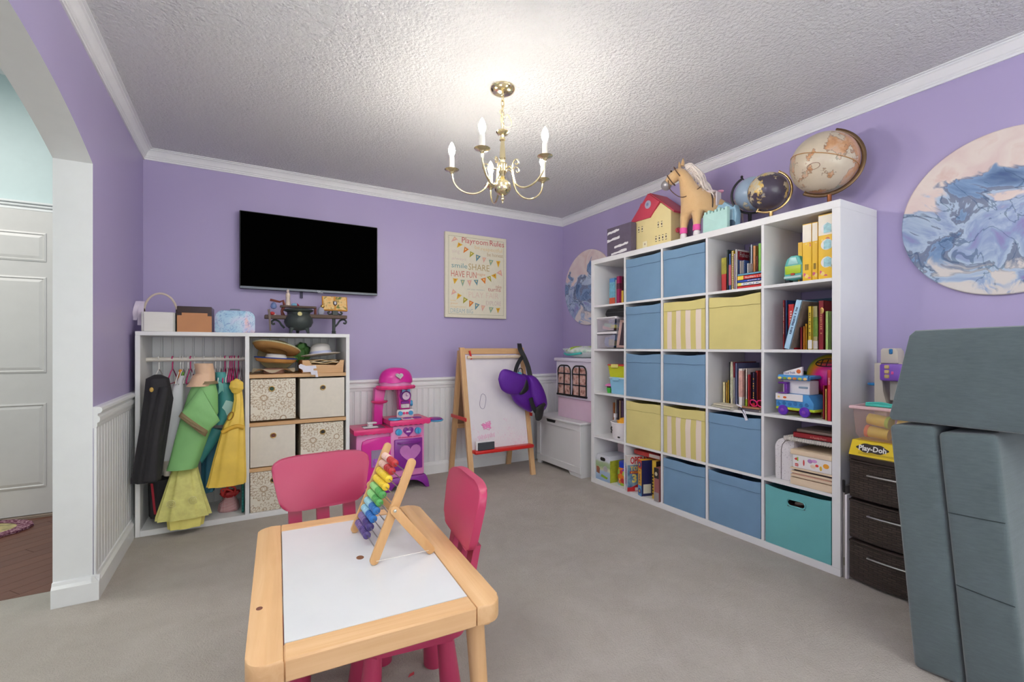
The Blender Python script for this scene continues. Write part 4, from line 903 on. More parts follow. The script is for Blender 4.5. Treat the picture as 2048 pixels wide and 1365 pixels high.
# hood
b = B(); rows = []
for i in range(9):
    a = PI/2 * i / 8; rr = math.cos(a) ** 0.7 if i < 8 else 0.02
    rows.append([(0.362 + 0.136 * rr * math.cos(2*PI*j/40), 0.165 + 0.09 * rr * math.sin(2*PI*j/40), 0.832 + 0.112 * math.sin(a) - (0.010 * abs(math.sin(2.5 * 2*PI*j/40)) if i == 0 else 0)) for j in range(40)])
vs = b.grid(rows, cu=True); b.cap(vs[-1]); b.build('hood_dome', PKM, t)
B().lathe([(0.118, 0.792), (0.122, 0.835), (0.11, 0.85)], (0, 0, 0), 36, cap=False).move(M.Translation((0.362, 0.165, 0)) @ M.Diagonal((1.05, 0.70, 1, 1))).build('hood_band', PKL, t)
b = B(); rows = []
for (rr, z) in ((0.10, 0.800), (0.150, 0.800), (0.158, 0.790), (0.152, 0.774), (0.10, 0.770)):
    rows.append([(0.362 + (rr + 0.004 * math.sin(14 * 2*PI*j/84)) * math.cos(2*PI*j/84), 0.165 + (rr + 0.004 * math.sin(14 * 2*PI*j/84)) * 0.66 * math.sin(2*PI*j/84), z) for j in range(84)])
vs = b.grid(rows, cu=True); b.cap(vs[0]); b.cap(vs[-1], True); b.build('hood_rim', PKH, t)
b = B(); b.prism(heart(0.332, 0.0, 0.032), 0.0, 0.004); b.move(M.Translation((0.034, 0.070, 0.882)) @ M.Rotation(R(-38), 4, 'X')); b.build('silver_heart', mat('silver_heart', (206, 200, 206), 0.3, 0.3, var=0.4, vs=90), t)
B().tube(smooth_path([(0.335, 0.18, 0.772), (0.335, 0.175, 0.758), (0.342, 0.17, 0.754), (0.346, 0.17, 0.762)], 4), 0.002, 6).build('hook', BLACK, t)

# ---------------------------------------------------------------- easel
t = thing('easel', 'pine A-frame art easel with whiteboard and red tray by the back wall', 'easel', (1.60, 3.40, 0))
def ey(z): return 0.0 + 0.205 * z / 1.10
def leg(x, front, nm='leg'):
    w, th = 0.042, 0.026; b = B(); y0, y1 = (0.0, 0.205) if front else (0.432, 0.235); z1 = 1.105 if front else 1.08
    rows = [[(x - w/2, y - th/2, z), (x + w/2, y - th/2, z), (x + w/2, y + th/2, z), (x - w/2, y + th/2, z)] for y, z in ((y0, 0.0), (y0 * 0.5 + y1 * 0.5, z1 / 2), (y1, z1))]
    vs = b.grid(rows, cu=True); b.cap(vs[0], True); b.cap(vs[-1]); return b.build(nm, PINE['z'], t, smooth=False)
EW = 0.585
for x in (0.0, EW): leg(x, True); leg(x, False)
B().box((0.02, 0.19, 1.048), (EW - 0.02, 0.213, 1.098), 0.002).build('top_rail', PINE['x'], t)
B().box((0.02, 0.33, 0.40), (EW - 0.02, 0.35, 0.44), 0.002).build('rear_rail', PINE['x'], t)
B().cyl((0.035, 0.165, 1.022), (EW - 0.035, 0.165, 1.022), 0.013, None, 14).build('paper_roll', mat('pale_dowel', (226, 206, 178), 0.6), t)
B().prism([(0.045, 1.075), (0.058, 1.08), (0.078, 1.012), (0.066, 1.004)], 0.155, 0.165).build('red_roll_clip', flat((210, 44, 38), 0.4), t)
# boards follow the slope of the legs
slope = math.atan2(0.205, 1.10)
def sloped(b): return b.move(M.Translation((0, 0.0, 0)) @ M.Rotation(-slope, 4, 'X'))
k = N('scribbled_whiteboard'); v = k.coord(); n1 = k.noise(v, 9, 3); s = k.sep(v)
msk = k.math('MULTIPLY', k.math('GREATER_THAN', k.noise(v, 60, 4, 0.7, dist=2.0), 0.57), k.math('MULTIPLY', k.math('GREATER_THAN', n1, 0.52), k.math('LESS_THAN', s[2], 0.5)))
k.set(Base_Color=k.mix(k.math('MULTIPLY', msk, 0.35), k.mix(n1, rgb((222, 216, 224)), rgb((236, 230, 234))), rgb((226, 150, 196))), Roughness=0.25)
wbd = sloped(B().box((0.022, -0.006, 0.268), (EW - 0.022, 0.006, 1.06), 0.001)).build('whiteboard', k.m, t)
b = B(); b.tube([(0.155 + 0.030 * math.cos(a) * (1 + 0.2 * math.sin(2 * a)), -0.0075, 0.66 + 0.062 * math.sin(a) + 0.01 * math.cos(a)) for a in [2*PI*i/20 for i in range(20)]], 0.0016, 5, closed=True); sloped(b).build('drawn_oval', flat((128, 118, 150), 0.7), wbd)
q = random.Random(3); pts = [(0.17 + 0.04 * math.sin(i * 1.9) + q.uniform(-0.012, 0.012), -0.0075, 0.455 + 0.03 * math.cos(i * 2.6) + q.uniform(-0.01, 0.01)) for i in range(26)]
b = B(); b.tube(smooth_path(pts, 4), 0.0022, 5); sloped(b).build('pink_scribble', flat((236, 140, 196), 0.7), wbd)
pts = [(0.08 + 0.16 * i / 24, -0.0075, 0.36 + 0.022 * math.sin(i * 2.4) + 0.0006 * i) for i in range(25)]
b = B(); b.tube(smooth_path(pts, 3), 0.0014, 5); sloped(b).build('pink_scribble', flat((240, 176, 210), 0.7), wbd)
b = B(); b.box((0.022, 0.30, 0.30), (EW - 0.022, 0.312, 1.04)); b.move(M.Translation((0, 0.02, 0)) ).build('rear_board', mat('brown_hardboard', (142, 106, 80), 0.8, var=0.08), t) if False else b.bm.free()
b = B(); b.box((0.022, -0.004, 0.42), (EW - 0.022, 0.004, 1.03)); b.move(M.Translation((0, 0.425, 0)) @ M.Rotation(math.atan2(0.197, 1.08), 4, 'X')); b.build('rear_board', mat('brown_hardboard', (142, 106, 80), 0.8, var=0.08), t)
B().box((0.018, -0.028, 0.238), (EW - 0.004, 0.045, 0.268), 0.009, 2).build('red_tray', flat((206, 34, 30), 0.35), t)
for x in (-0.028, EW + 0.022):
    b = B(); b.box((x - 0.006, 0.05, 0.50), (x + 0.006, 0.36, 0.53), 0.004); b.build('red_brace', flat((206, 34, 30), 0.35), t)
t2 = thing('board_eraser', 'black and white board eraser resting on the red easel tray', 'eraser', (1.645, 3.376, 0.269))
B().box((0, 0, 0), (0.15, 0.012, 0.062), 0.003).build('felt_face', mat('charcoal_felt', (66, 68, 74), 0.9), t2)
B().box((-0.012, 0.012, -0.0), (0.152, 0.03, 0.072), 0.003).build('eraser_back', WHP, t2)

# purple waist bag on the easel corner
t = thing('waist_bag', 'glittery purple waist bag hanging by a black strap from the easel', 'bag', (2.112, 3.405, 0.46))
k = N('purple_glitter'); v = k.coord(); vo = k.n('TexVoronoi'); k.l(v, vo.inputs['Vector']); vo.inputs['Scale'].default_value = 420
sp = k.math('LESS_THAN', vo.outputs[0], 0.16)
k.set(Base_Color=k.mix(sp, rgb((92, 26, 150)), rgb((190, 110, 255))), Roughness=0.32, Metallic=0.25); k.bump(vo.outputs[0], 0.4, 0.003); GLT = k.m
STRP = mat('black_webbing', (24, 24, 28), 0.7)
def bp(u, v, y): p = atY(u, v, y); return V((p.x - 2.13, p.y - 3.46, p.z - 0.46))
def lens(name, outline, yc, thick, m, par=t):
    """pillow shape from an outline in px"""
    pts = [bp(u, v, yc) for u, v in outline]; pts = smooth_path([tuple(p) for p in pts] + [tuple(pts[0])], 4)[:-1]
    c = sum(pts, V()) / len(pts); b = B(); rows = []
    for i in range(9):
        a = -PI/2 + PI * i / 8; s = max(math.cos(a), 0.02) ** 0.55; dy = thick * math.sin(a)
        rows.append([c + (p - c) * s + V((0, dy, 0)) for p in pts])
    vs = b.grid(rows, cu=True); b.cap(vs[0], True); b.cap(vs[-1]); return b.build(name, m, par)
lens('pouch', [(1012, 768), (1030, 748), (1052, 752), (1064, 792), (1060, 822), (1042, 816), (1024, 800)], 3.475, 0.045, GLT)
lens('front_pocket', [(1050, 750), (1066, 753), (1082, 778), (1089, 808), (1080, 822), (1066, 816), (1056, 795)], 3.455, 0.055, GLT)
lens('flap', [(994, 758), (998, 744), (1008, 738), (1030, 745), (1048, 754), (1046, 772), (1034, 788), (1016, 788), (1000, 778)], 3.425, 0.03, GLT)
lens('open_zip', [(1042, 772), (1050, 758), (1054, 776), (1046, 786), (1036, 788)], 3.418, 0.012, BLACK)
def ribbon(name, path, w, m, par):
    """flat webbing strap, broad side to the room"""
    pts = smooth_path([tuple(bp(u, v, y)) for u, v, y in path], 5); b = B(); rows = []
    for i, p in enumerate(pts):
        d = (pts[min(i + 1, len(pts) - 1)] - pts[max(i - 1, 0)]).normalized(); s = d.cross(V((0.35, 1, 0))).normalized() * (w / 2)
        if abs(d.y) > 0.8: s = V((w / 2, 0, 0))
        if rows and s.dot(rows[-1][1] - rows[-1][0]) < 0: s = -s
        n = d.cross(s).normalized() * 0.0016
        rows.append([p - s + n, p + s + n, p + s - n, p - s - n])
    vs = b.grid(rows, cu=True); b.cap(vs[0], True); b.cap(vs[-1]); return b.build(name, m, par)
ribbon('strap', ((1035, 688.5, 3.69), (1036, 688, 3.64), (1036.5, 692, 3.60), (1038, 700, 3.57), (1046, 716, 3.54), (1053, 734, 3.50), (1057, 752, 3.47)), 0.042, STRP, t)
ribbon('strap', ((1043, 713, 3.55), (1036, 722, 3.53), (1030, 735, 3.50), (1027, 750, 3.47)), 0.034, STRP, t)
B().tube(smooth_path([tuple(bp(u, v, y)) for u, v, y in ((1058, 795, 3.39), (1063, 812, 3.39), (1072, 824, 3.40), (1086, 806, 3.40))], 4), 0.020, 8, flat=0.3, up=(1, 0, 0)).build('side_strap', STRP, t)
lens('buckle', [(1066, 816), (1084, 806), (1080, 836), (1068, 838)], 3.40, 0.012, BLACK)
B().tube(smooth_path([tuple(bp(u, v, 3.44)) for u, v in ((1033, 752), (1035, 738), (1041, 738), (1043, 750))], 4), 0.004, 8).build('zip_loop', BLACK, t)
B().sph(bp(1036, 747, 3.425), (0.024, 0.008, 0.014)).build('blue_tag', flat((90, 160, 190), 0.4), t)

# ---------------------------------------------------------------- white toy chest, doll wardrobe, baby bath
t = thing('toy_chest', 'white wooden toy chest with hand notch in the back corner', 'chest', (2.466, 3.755, 0), R(-90))
CWH = mat('chest_white', (222, 222, 222), 0.4, var=0.01)
L_, D2 = 0.668, 0.365
b = B()
pl = [(0, 0), (0.05, 0), (0.075, 0.028), (0.09, 0.034), (L_ - 0.19, 0.034), (L_ - 0.175, 0.026), (L_ - 0.15, 0.0), (L_, 0), (L_, 0.445), (0, 0.445)]
b.prism(pl, 0.0, 0.02); b.build('front_panel', CWH, t, smooth=False)
for x in (0, L_ - 0.02): B().box((x, 0.02, 0), (x + 0.02, D2, 0.445)).build('side_panel', CWH, t, smooth=False)
B().box((0.02, D2 - 0.02, 0.03), (L_ - 0.02, D2, 0.445)).box((0.02, 0.02, 0.036), (L_ - 0.02, D2 - 0.02, 0.05)).build('chest_box', CWH, t, smooth=False)
b = B()
for (x0, x1, z0, z1) in ((0.0, L_, 0.395, 0.445), (0.0, L_, 0.034, 0.09), (0.0, 0.06, 0.09, 0.395), (L_ - 0.085, L_, 0.09, 0.395)): b.box((x0, -0.010, z0), (x1, 0.001, z1), 0.002)
b.build('front_frame', CWH, t)
B().prism([(0.165, 0.446), (0.315, 0.446), (0.300, 0.418), (0.180, 0.418)], -0.0112, 0.0).build('hand_notch', DARK, t, smooth=False)
B().box((-0.012, -0.025, 0.447), (L_ + 0.012, D2 + 0.005, 0.466), 0.004).build('lid', CWH, t)
t = thing('doll_wardrobe', 'white and pink dollhouse cabinet with two arched black windows on the chest', 'dollhouse', (2.545, 3.545, 0.466), R(-90))
LAV = mat('lavender_white', (224, 218, 232), 0.45, var=0.01); PNK = mat('pale_pink_paint', (226, 196, 216), 0.5, var=0.02)
WL, WD = 0.50, 0.28
B().box((0.0, 0.012, 0), (WL, WD, 0.185), 0.002).build('pink_base', PNK, t)
B().box((-0.004, -0.004, 0.185), (WL + 0.004, WD, 0.515), 0.003).build('upper_body', LAV, t)
B().box((-0.022, -0.020, 0.515), (WL + 0.02, WD, 0.545), 0.006, 2).build('cornice', LAV, t)
k = N('sepia_panes'); v = k.coord(); k.set(Base_Color=k.ramp(k.noise(v, 26, 4, 0.65), [(0.35, (120, 70, 58)), (0.48, (206, 160, 146)), (0.6, (226, 196, 186)), (0.75, (178, 120, 104))]), Roughness=0.3)
for x0 in (0.028, 0.248):
    w, h, z0 = 0.19, 0.262, 0.215
    arch = [(x0, z0), (x0 + w, z0)] + [(x0 + w - 0.055 + 0.055 * math.cos(a), z0 + h - 0.055 + 0.055 * math.sin(a)) for a in [PI/2 * i / 6 for i in range(7)]] + [(x0 + 0.055 - 0.055 * math.sin(a), z0 + h - 0.055 + 0.055 * math.cos(a)) for a in [PI/2 * i / 6 for i in range(7)]]
    wf_ = B().tube([(a, -0.009, b_) for a, b_ in arch], 0.0065, 6, closed=True).build('window_frame', BLACK, t)
    B().box((x0 + w/2 - 0.0045, -0.013, z0), (x0 + w/2 + 0.0045, -0.006, z0 + h)).box((x0, -0.013, z0 + 0.088), (x0 + w, -0.006, z0 + 0.096)).box((x0, -0.013, z0 + 0.185), (x0 + w, -0.006, z0 + 0.193)).build('mullions', BLACK, wf_, smooth=False)
    B().box((x0 - 0.012, -0.018, z0 - 0.012), (x0 + w + 0.012, -0.004, z0 + 0.004), 0.002).build('sill', BLACK, wf_)
    for i, (za, zb) in enumerate(((0.003, 0.086), (0.098, 0.183), (0.195, 0.245))):
        for (xa, xb) in ((0.005, w/2 - 0.005), (w/2 + 0.005, w - 0.005)): B().box((x0 + xa, -0.0065, z0 + za), (x0 + xb, -0.0045, z0 + zb)).build('pane', k.m, wf_, smooth=False)
t = thing('baby_bath_seat', 'green patterned baby lounger pad in a pale shell on the dollhouse cabinet', 'baby seat', (2.69, 3.345, 1.011), R(-90))
b = B(); rows = []
for (s, z) in ((0.55, 0.0), (0.82, 0.012), (1.0, 0.045), (1.02, 0.052), (0.96, 0.05), (0.78, 0.022)):
    rows.append([(0.245 * s * math.cos(2*PI*j/40), 0.13 * s * math.sin(2*PI*j/40), z + (0.03 * s if j < 0 else 0) + 0.035 * s * max(0, -math.cos(2*PI*j/40))) for j in range(40)])
vs = b.grid(rows, cu=True); b.cap(vs[0], True); b.cap(vs[-1]); b.build('shell', mat('mint_white_plastic', (220, 230, 226), 0.4), t)
k = N('dotted_green_fabric'); v = k.coord(); vo = k.n('TexVoronoi'); k.l(v, vo.inputs['Vector']); vo.inputs['Scale'].default_value = 46
big = k.ramp(k.noise(v, 5, 2), [(0.40, (176, 212, 60)), (0.47, (176, 212, 60)), (0.50, (228, 236, 226)), (0.62, (230, 238, 230)), (0.68, (120, 200, 160))])
dot = k.math('LESS_THAN', vo.outputs[0], 0.28); k.set(Base_Color=k.mix(k.math('MULTIPLY', dot, 0.6), big, vo.outputs['Color']), Roughness=0.8)
b = crumple((0.01, 0, 0.058), (0.225, 0.115, 0.052), 0.12, 6, 36, 18); b.build('pad', k.m, t)
B().tube(smooth_path([(-0.10, -0.13, 0.04), (-0.04, -0.145, 0.03), (0.06, -0.145, 0.035), (0.13, -0.12, 0.045)], 5), 0.010, 10).build('teal_roll', flat((64, 176, 170), 0.6), t)

# ---------------------------------------------------------------- cube shelf
XS, YFAR, YNEAR, KH, KD = 2.4826, 2.979, 1.135, 1.82, 0.372
OT, IT = 0.038, 0.016
KW = YFAR - YNEAR
cw = (KW - 2*OT - 4*IT) / 5; chh = (KH - 2*OT - 4*IT) / 5
t = thing('cube_shelf', 'tall white five by five cube shelf along the right wall', 'shelf', (XS, YFAR, 0), R(-90))
B().box((0, 0, KH - OT), (KW, KD, KH), 0.0012).build('top_panel', LAM, t)
B().box((0, 0, 0), (KW, KD, OT), 0.0012).build('bottom_panel', LAM, t)
for x in (0, KW - OT): B().box((x, 0, OT), (x + OT, KD, KH - OT), 0.0012).build('side_panel', LAM, t)
for i in range(1, 5):
    x = OT + i * cw + (i - 1) * IT; B().box((x, 0.001, OT), (x + IT, KD, KH - OT), 0.001).build('upright', LAM, t)
for i in range(1, 5):
    z = OT + i * chh + (i - 1) * IT
    for j in range(5):
        x = OT + j * (cw + IT); B().box((x, 0.001, z), (x + cw, KD, z + IT), 0.001).build('cube_floor', LAM, t)
def yl(c): return YFAR - OT - c * (cw + IT)
def zb(r): return OT + (4 - r) * (chh + IT)
def cell(c, r, lx=0.0, d=0.0, z=0.0): return (XS + d, yl(c) - lx, zb(r) + z)

# fabric bins
def bin_mats():
    def f(name, col, var=0.05): return mat(name, col, 0.85, var=var, vs=6, bump=0.2, bs=240)
    k = N('striped_bin_cloth'); v = k.coord(); s = k.sep(v)
    st = k.math('GREATER_THAN', k.math('FRACT', k.math('MULTIPLY_ADD', s[0], 13.0, 0.1)), 0.5)
    k.set(Base_Color=k.mix(st, rgb((212, 198, 124)), rgb((232, 216, 200))), Roughness=0.85)
    return {'blue': f('blue_bin_cloth', (114, 148, 178)), 'cream': f('yellow_bin_cloth', (216, 203, 132)), 'stripe': k.m, 'teal': f('teal_bin_cloth', (104, 174, 176)), 'seam_blue': f('blue_seam', (62, 88, 116)), 'seam_cream': f('yellow_seam', (160, 148, 88))}
BM = bin_mats()
def fabric_bin(c, r, kind, label, drop=0.012, seed=0, lx=0.006, w=None, h=None):
    w = w or cw - 0.012; h = h or chh - 0.02; d = 0.33
    t = thing('fabric_bin', label, 'storage bin', cell(c, r, lx, 0.006, 0.001), R(-90), group='fabric bins in the cube shelf')
    q = random.Random(seed + c * 7 + r * 31); n = 16
    sag = q.uniform(0.004, 0.010); a1, a2, p1 = q.uniform(0.001, 0.003), q.uniform(0.0015, 0.0035), q.uniform(0, 6)
    def fy(x, z):
        X, Z = x / w, z / h
        return -0.007 * math.sin(PI * X) * math.sin(PI * min(1, Z * 0.95 + 0.05)) - a1 * math.sin(X * 7 + p1 + Z * 2) * Z - a2 * math.sin(Z * 13 + X * 4 + p1) * math.sin(PI * X) * Z
    def tz(x): return h - sag * math.sin(PI * x / w) - 0.002 * math.sin(9 * x / w + p1)
    b = B(); rows = [[(w * j / n, fy(w * j / n, h * i / n), tz(w * j / n) * i / n) for j in range(n + 1)] for i in range(n + 1)]
    hole = kind == 'teal'
    if not hole: b.grid(rows)
    else:
        n = 44; rows = [[(w * j / n, fy(w * j / n, h * i / n), tz(w * j / n) * i / n) for j in range(n + 1)] for i in range(n + 1)]
        vs = [[b.bm.verts.new(p) for p in rw] for rw in rows]; hx, hz_, hw_, hh = w * 0.5, h * 0.80, 0.046, 0.018
        for i in range(n):
            for j in range(n):
                x, z = w * (j + .5) / n, h * (i + .5) / n
                dx = max(abs(x - hx) - (hw_ - hh), 0); 
                if math.hypot(dx, z - hz_) < hh: continue
                b.bm.faces.new((vs[i][j], vs[i][j+1], vs[i+1][j+1], vs[i+1][j]))
    th = 0.005
    b.box((0, 0.0, 0), (th, d, h * 0.985)).box((w - th, 0.0, 0), (w, d, h * 0.985)).box((0, d - th, 0), (w, d, h * 0.985)).box((0, 0.0, 0), (w, d, th))
    b.build('bin_body', BM[kind], t)
    if not hole:
        b = B(); z0 = h * 0.80
        rows = [[(w * j / n, fy(w * j / n, z) - 0.0022 - 0.001 * (1 - s), (tz(w * j / n) + 0.0005) * s + (z0 + 0.0015 * math.sin(j * 0.8 + p1)) * (1 - s)) for j in range(n + 1)] for s, z in ((0, z0), (0.02, z0), (0.35, z0 + .35 * (h - z0)), (0.7, z0 + .7 * (h - z0)), (1, h))]
        rows[0] = [(x, y + 0.003, z) for x, y, z in rows[0]]
        b.grid(rows); hb_ = b.build('hem_band', BM['cream' if kind == 'stripe' else kind], t)
        B().tube([(x, y - 0.0022, z + 0.0006) for x, y, z in rows[0]], 0.0010, 4).build('seam', BM['seam_' + ('cream' if kind == 'stripe' else kind)], hb_)
    else:
        pts = []
        for i in range(28):
            a = 2*PI*i/28; sx = hw_ - hh; x = hx + (sx if math.cos(a) > 0 else -sx) + hh * math.cos(a); z = hz_ + hh * math.sin(a); pts.append((x, fy(x, z) - 0.001, z))
        B().tube(pts, 0.0042, 8, closed=True).build('handle_slot_rim', BM['teal'], t)
        B().tube([(hx - 0.05, 0.09, hz_ - 0.03), (hx + 0.06, 0.07, hz_ + 0.01)], 0.010, 8).build('contents', flat((200, 180, 170)), t)
        B().box((0.02, 0.05, 0.05), (w - 0.02, 0.30, h * 0.7)).build('dark_contents', flat((70, 40, 44)), t)
    return t
for (c, r, kd, lab) in [(1, 0, 'blue', 'blue fabric bin in the top row left of another blue bin'), (2, 0, 'blue', 'blue fabric bin in the top row beside the cube of picture books'),
    (1, 1, 'blue', 'wrinkled blue fabric bin left of the upper striped bin'), (2, 1, 'stripe', 'yellow and cream striped bin in the second row'), (3, 1, 'cream', 'plain yellow fabric bin under the cube of picture books'),
    (1, 2, 'blue', 'blue fabric bin above the plain yellow bin'), (2, 2, 'blue', 'blue fabric bin between the two striped bins'),
    (1, 3, 'cream', 'plain yellow fabric bin above the board games'), (2, 3, 'stripe', 'yellow and cream striped bin in the fourth row'), (3, 3, 'blue', 'blue fabric bin below the cube of storybooks'),
    (2, 4, 'blue', 'blue fabric bin in the bottom row beside the board games'), (3, 4, 'blue', 'creased blue fabric bin in the bottom row beside the teal bin'), (4, 4, 'teal', 'teal fabric bin with a handle slot in the bottom right cube')]:
    fabric_bin(c, r, kd, lab)

# books: every book is cover + pages, spine to the room
CUBES = {(0, 0): 'top left cube', (3, 0): 'cube above the yellow bin', (4, 1): 'cube under the yellow boxes', (3, 2): 'cube under the yellow bin', (0, 3): 'white tub cube', (4, 2): 'food truck cube'}
ORD = ['first', 'second', 'third', 'fourth', 'fifth', 'sixth', 'seventh', 'eighth', 'ninth', 'tenth', 'eleventh', 'twelfth', 'thirteenth', 'fourteenth']
def book_parts(t, w, h, d, col, band=None, title=None, ink=(240, 230, 200), spiral=False, base=None):
    cv_ = flat(col, 0.4)
    th = min(0.0022, w * 0.2)
    b = B(); b.box((0, 0, 0), (th, d, h)).box((w - th, 0, 0), (w, d, h))
    if not spiral: b.box((0, 0, 0), (w, th, h))
    b.build('cover', cv_, t, smooth=False)
    B().box((th, th, 0.002), (w - th, d - 0.003, h - 0.003)).build('pages', PAPER, t, smooth=False)
    if band: 
        z0, z1, bc = band; B().box((-0.0003, -0.0006, h * z0), (w + 0.0003, d * 0.98, h * z1)).build('cover_panel', mat('print_%d_%d_%d' % bc, bc, 0.45, var=0.35, vs=45), t, smooth=False)
    if base: B().box((-0.0003, -0.0008, 0.004), (w + 0.0003, 0.004, h * base[0])).build('spine_label', flat(base[1]), t, smooth=False)
    if spiral:
        for i in range(int(h / 0.011)): B().tube([(w/2 + (w * 0.62) * math.cos(a), 0.002 + 0.004 * math.sin(a), 0.006 + i * 0.011) for a in [2*PI*j/8 for j in range(8)]], 0.0009, 4, closed=True).build('spiral_ring', BLACK if spiral == 'k' else STEEL, t)
    if title and title[0] == '#': marks(int(title[1:]), h * 0.55, w * 0.4, flat(ink), t, M.Translation((w * 0.3, -0.0012, h * 0.85)) @ M.Rotation(PI/2, 4, 'Y'))
    elif title: text(title, w * 0.42, flat(ink), t, (w * 0.32, -0.0011, h * 0.85), 'spine_title', wid=None, frame=M(((1, 0, 0, 0), (0, 0, -1, 0), (0, 1, 0, 0), (0, 0, 0, 1))) @ M.Rotation(-PI/2, 4, 'Z'))
def book(c, r, uL, uR, vT, d, dep, col, name, k_=None, lean=0.0, z=0.0, n=0, label=None, **kw):
    X = XS + d; a, b_ = atX(uL, vT, X), atX(uR, vT, X)
    w = max(a.y - b_.y - 0.0016, 0.0035); h = min((a.z + b_.z) / 2 - zb(r) - z, chh - 0.01 - z)
    lab = label or '%s, %s from left in the %s' % (name, ORD[n], CUBES[(c, r)])
    t = thing('book', lab, 'book', (X, a.y, zb(r) + z + 0.0005), R(-90), group='books in the cube shelf')
    if lean: t.matrix_world = M.Translation((X, a.y, zb(r) + z + 0.001)) @ M.Rotation(R(-90), 4, 'Z') @ M.Rotation(R(lean), 4, 'Y')
    book_parts(t, w, h, min(dep, 0.355 - d), col, **kw); return t
# top left cube
book(0, 0, 1219, 1230, 557, 0.10, 0.2, (92, 148, 208), 'blue sticker covered book', n=0, band=(0.1, 0.85, (110, 170, 196)), base=(0.28, (206, 92, 60)))
book(0, 0, 1231, 1232.6, 560, 0.10, 0.2, (226, 226, 230), 'thin white book', n=1)
book(0, 0, 1233.2, 1239.6, 553, 0.10, 0.2, (168, 38, 98), 'magenta book', n=2, band=(0.55, 0.75, (90, 40, 60)))
book(0, 0, 1240.6, 1246.5, 554, 0.12, 0.2, (66, 30, 46), 'dark plum book', n=3, base=(0.5, (226, 196, 80)))
# picture books over the yellow bin
q30 = [(1443, 1453.4, 516, 0.07, (186, 52, 52), 'red and olive board book', dict(band=(0.52, 1.0, (146, 138, 46)))), (1453.8, 1457, 500, 0.06, (44, 62, 66), 'thin dark green book', {}), (1457.6, 1462.6, 508, 0.055, (60, 84, 140), 'blue illustrated book', dict(band=(0.15, 0.7, (170, 90, 110)))),
       (1463.2, 1467, 502, 0.055, (222, 190, 50), 'yellow spiral book', dict(spiral='k')), (1467.6, 1470, 508, 0.05, (214, 190, 206), 'thin lilac book', {}), (1470.6, 1474.4, 499, 0.05, (236, 232, 226), 'tall white and dark red book', dict())]
for i, (a, b_, v, d, col, nm, kw) in enumerate(q30): bk_ = book(3, 0, a, b_, v, d, 0.26, col, nm, n=i, **kw)
w0 = 0.016
X = XS + 0.05; ya = atX(1474.4, 499, X).y; wbk = atX(1470.6, 499, X).y - ya; hbk = atX(1472, 499, X).z - zb(0)
FR_R = M(((0, 0, 1, 0), (1, 0, 0, 0), (0, 1, 0, 0), (0, 0, 0, 1)))
B().box((wbk + 0.0002, 0.006, hbk * 0.74), (wbk + 0.0012, 0.22, hbk * 0.955)).build('red_cover_panel', flat((142, 22, 34), 0.35), bk_, smooth=False)
B().box((wbk + 0.0002, 0.006, 0.004), (wbk + 0.001, 0.22, hbk * 0.74)).build('blue_cover_panel', mat('blue_cartoon_cover', (60, 80, 130), 0.35, var=0.5, vs=26), bk_, smooth=False)
text('Fisher-Price', 0.028, flat((226, 220, 214)), bk_, (wbk + 0.0016, 0.02, hbk * 0.82), 'cover_lettering', wid=0.17, frame=FR_R)
book(3, 0, 1479.5, 1482.0, 522, 0.045, 0.18, (206, 196, 190), 'thin white notebook', n=6)
book(3, 0, 1482.6, 1489, 521, 0.075, 0.18, (88, 118, 180), 'blue spiral notebook', n=7, spiral='s')
def flatbook(c, r, uL, uR, vb, vt, d, dep, col, lab, rz=0.0, title=None, ink=(240, 240, 240), band=None, cat='book', name='book'):
    """book lying down, spine to the room"""
    X = XS + d; a, b_ = atX(uL, vb, X), atX(uR, vb, X); h = max(atX((uL + uR) / 2, vt, X).z - (a.z + b_.z) / 2, 0.004); w = a.y - b_.y
    return w, h, X, a
def lay(c, r, lx, w, z, h, d, dep, col, lab, title=None, ink=(240, 240, 240), spot=None, rz=0.0, tsz=0.5, tx=0.3, pages=True):
    t = thing('book', lab, 'book', cell(c, r, lx, d, z), R(-90) + rz, group='books in the cube shelf')
    cv_ = flat(col, 0.4); th = min(0.002, h * 0.2)
    B().box((0, 0, 0), (w, dep, th)).box((0, 0, h - th), (w, dep, h)).box((0, 0, 0), (w, th, h)).build('cover', cv_, t, smooth=False)
    B().box((0.002, th, th), (w - 0.003, dep - 0.003, h - th)).build('pages', PAPER, t, smooth=False)
    if spot: B().box((0.002, -0.0006, 0.0006), (w * spot[0], 0.0, h - 0.0006)).build('spine_patch', flat(spot[1]), t, smooth=False)
    if title and title[0] == '#': marks(int(title[1:]), w * 0.6, h * 0.42, flat(ink), t, M.Translation((w * tx, -0.0009, h * 0.28)))
    elif title: text(title, h * tsz, flat(ink), t, (w * tx, -0.0009, h * 0.25), 'spine_title')
    return t
sx0 = 0.178; SWD = cw - sx0 - 0.004
zz0 = 0.001
for (h, col, lab, kw) in [(0.016, (196, 40, 44), 'red workbook at the bottom of the lying stack of picture books', {}), (0.019, (232, 230, 224), 'white workbook with blue lettering in the lying stack', dict(title='#11', ink=(110, 150, 206), spot=(0.16, (226, 214, 90)), tx=0.24)), (0.015, (40, 74, 170), 'royal blue workbook in the middle of the lying stack', dict(title='#15', ink=(220, 200, 210), tx=0.4)),
        (0.024, (206, 44, 40), 'red workbook with yellow patch and white lettering in the lying stack', dict(title='Numbers 1-10', ink=(244, 240, 236), spot=(0.24, (232, 206, 70)), tx=0.3)), (0.012, (120, 176, 206), 'pale blue workbook on top of the lying stack', {})]:
    lay(3, 0, sx0, SWD, zz0, h, 0.03, 0.21, col, lab, **kw); zz0 += h + 0.0006
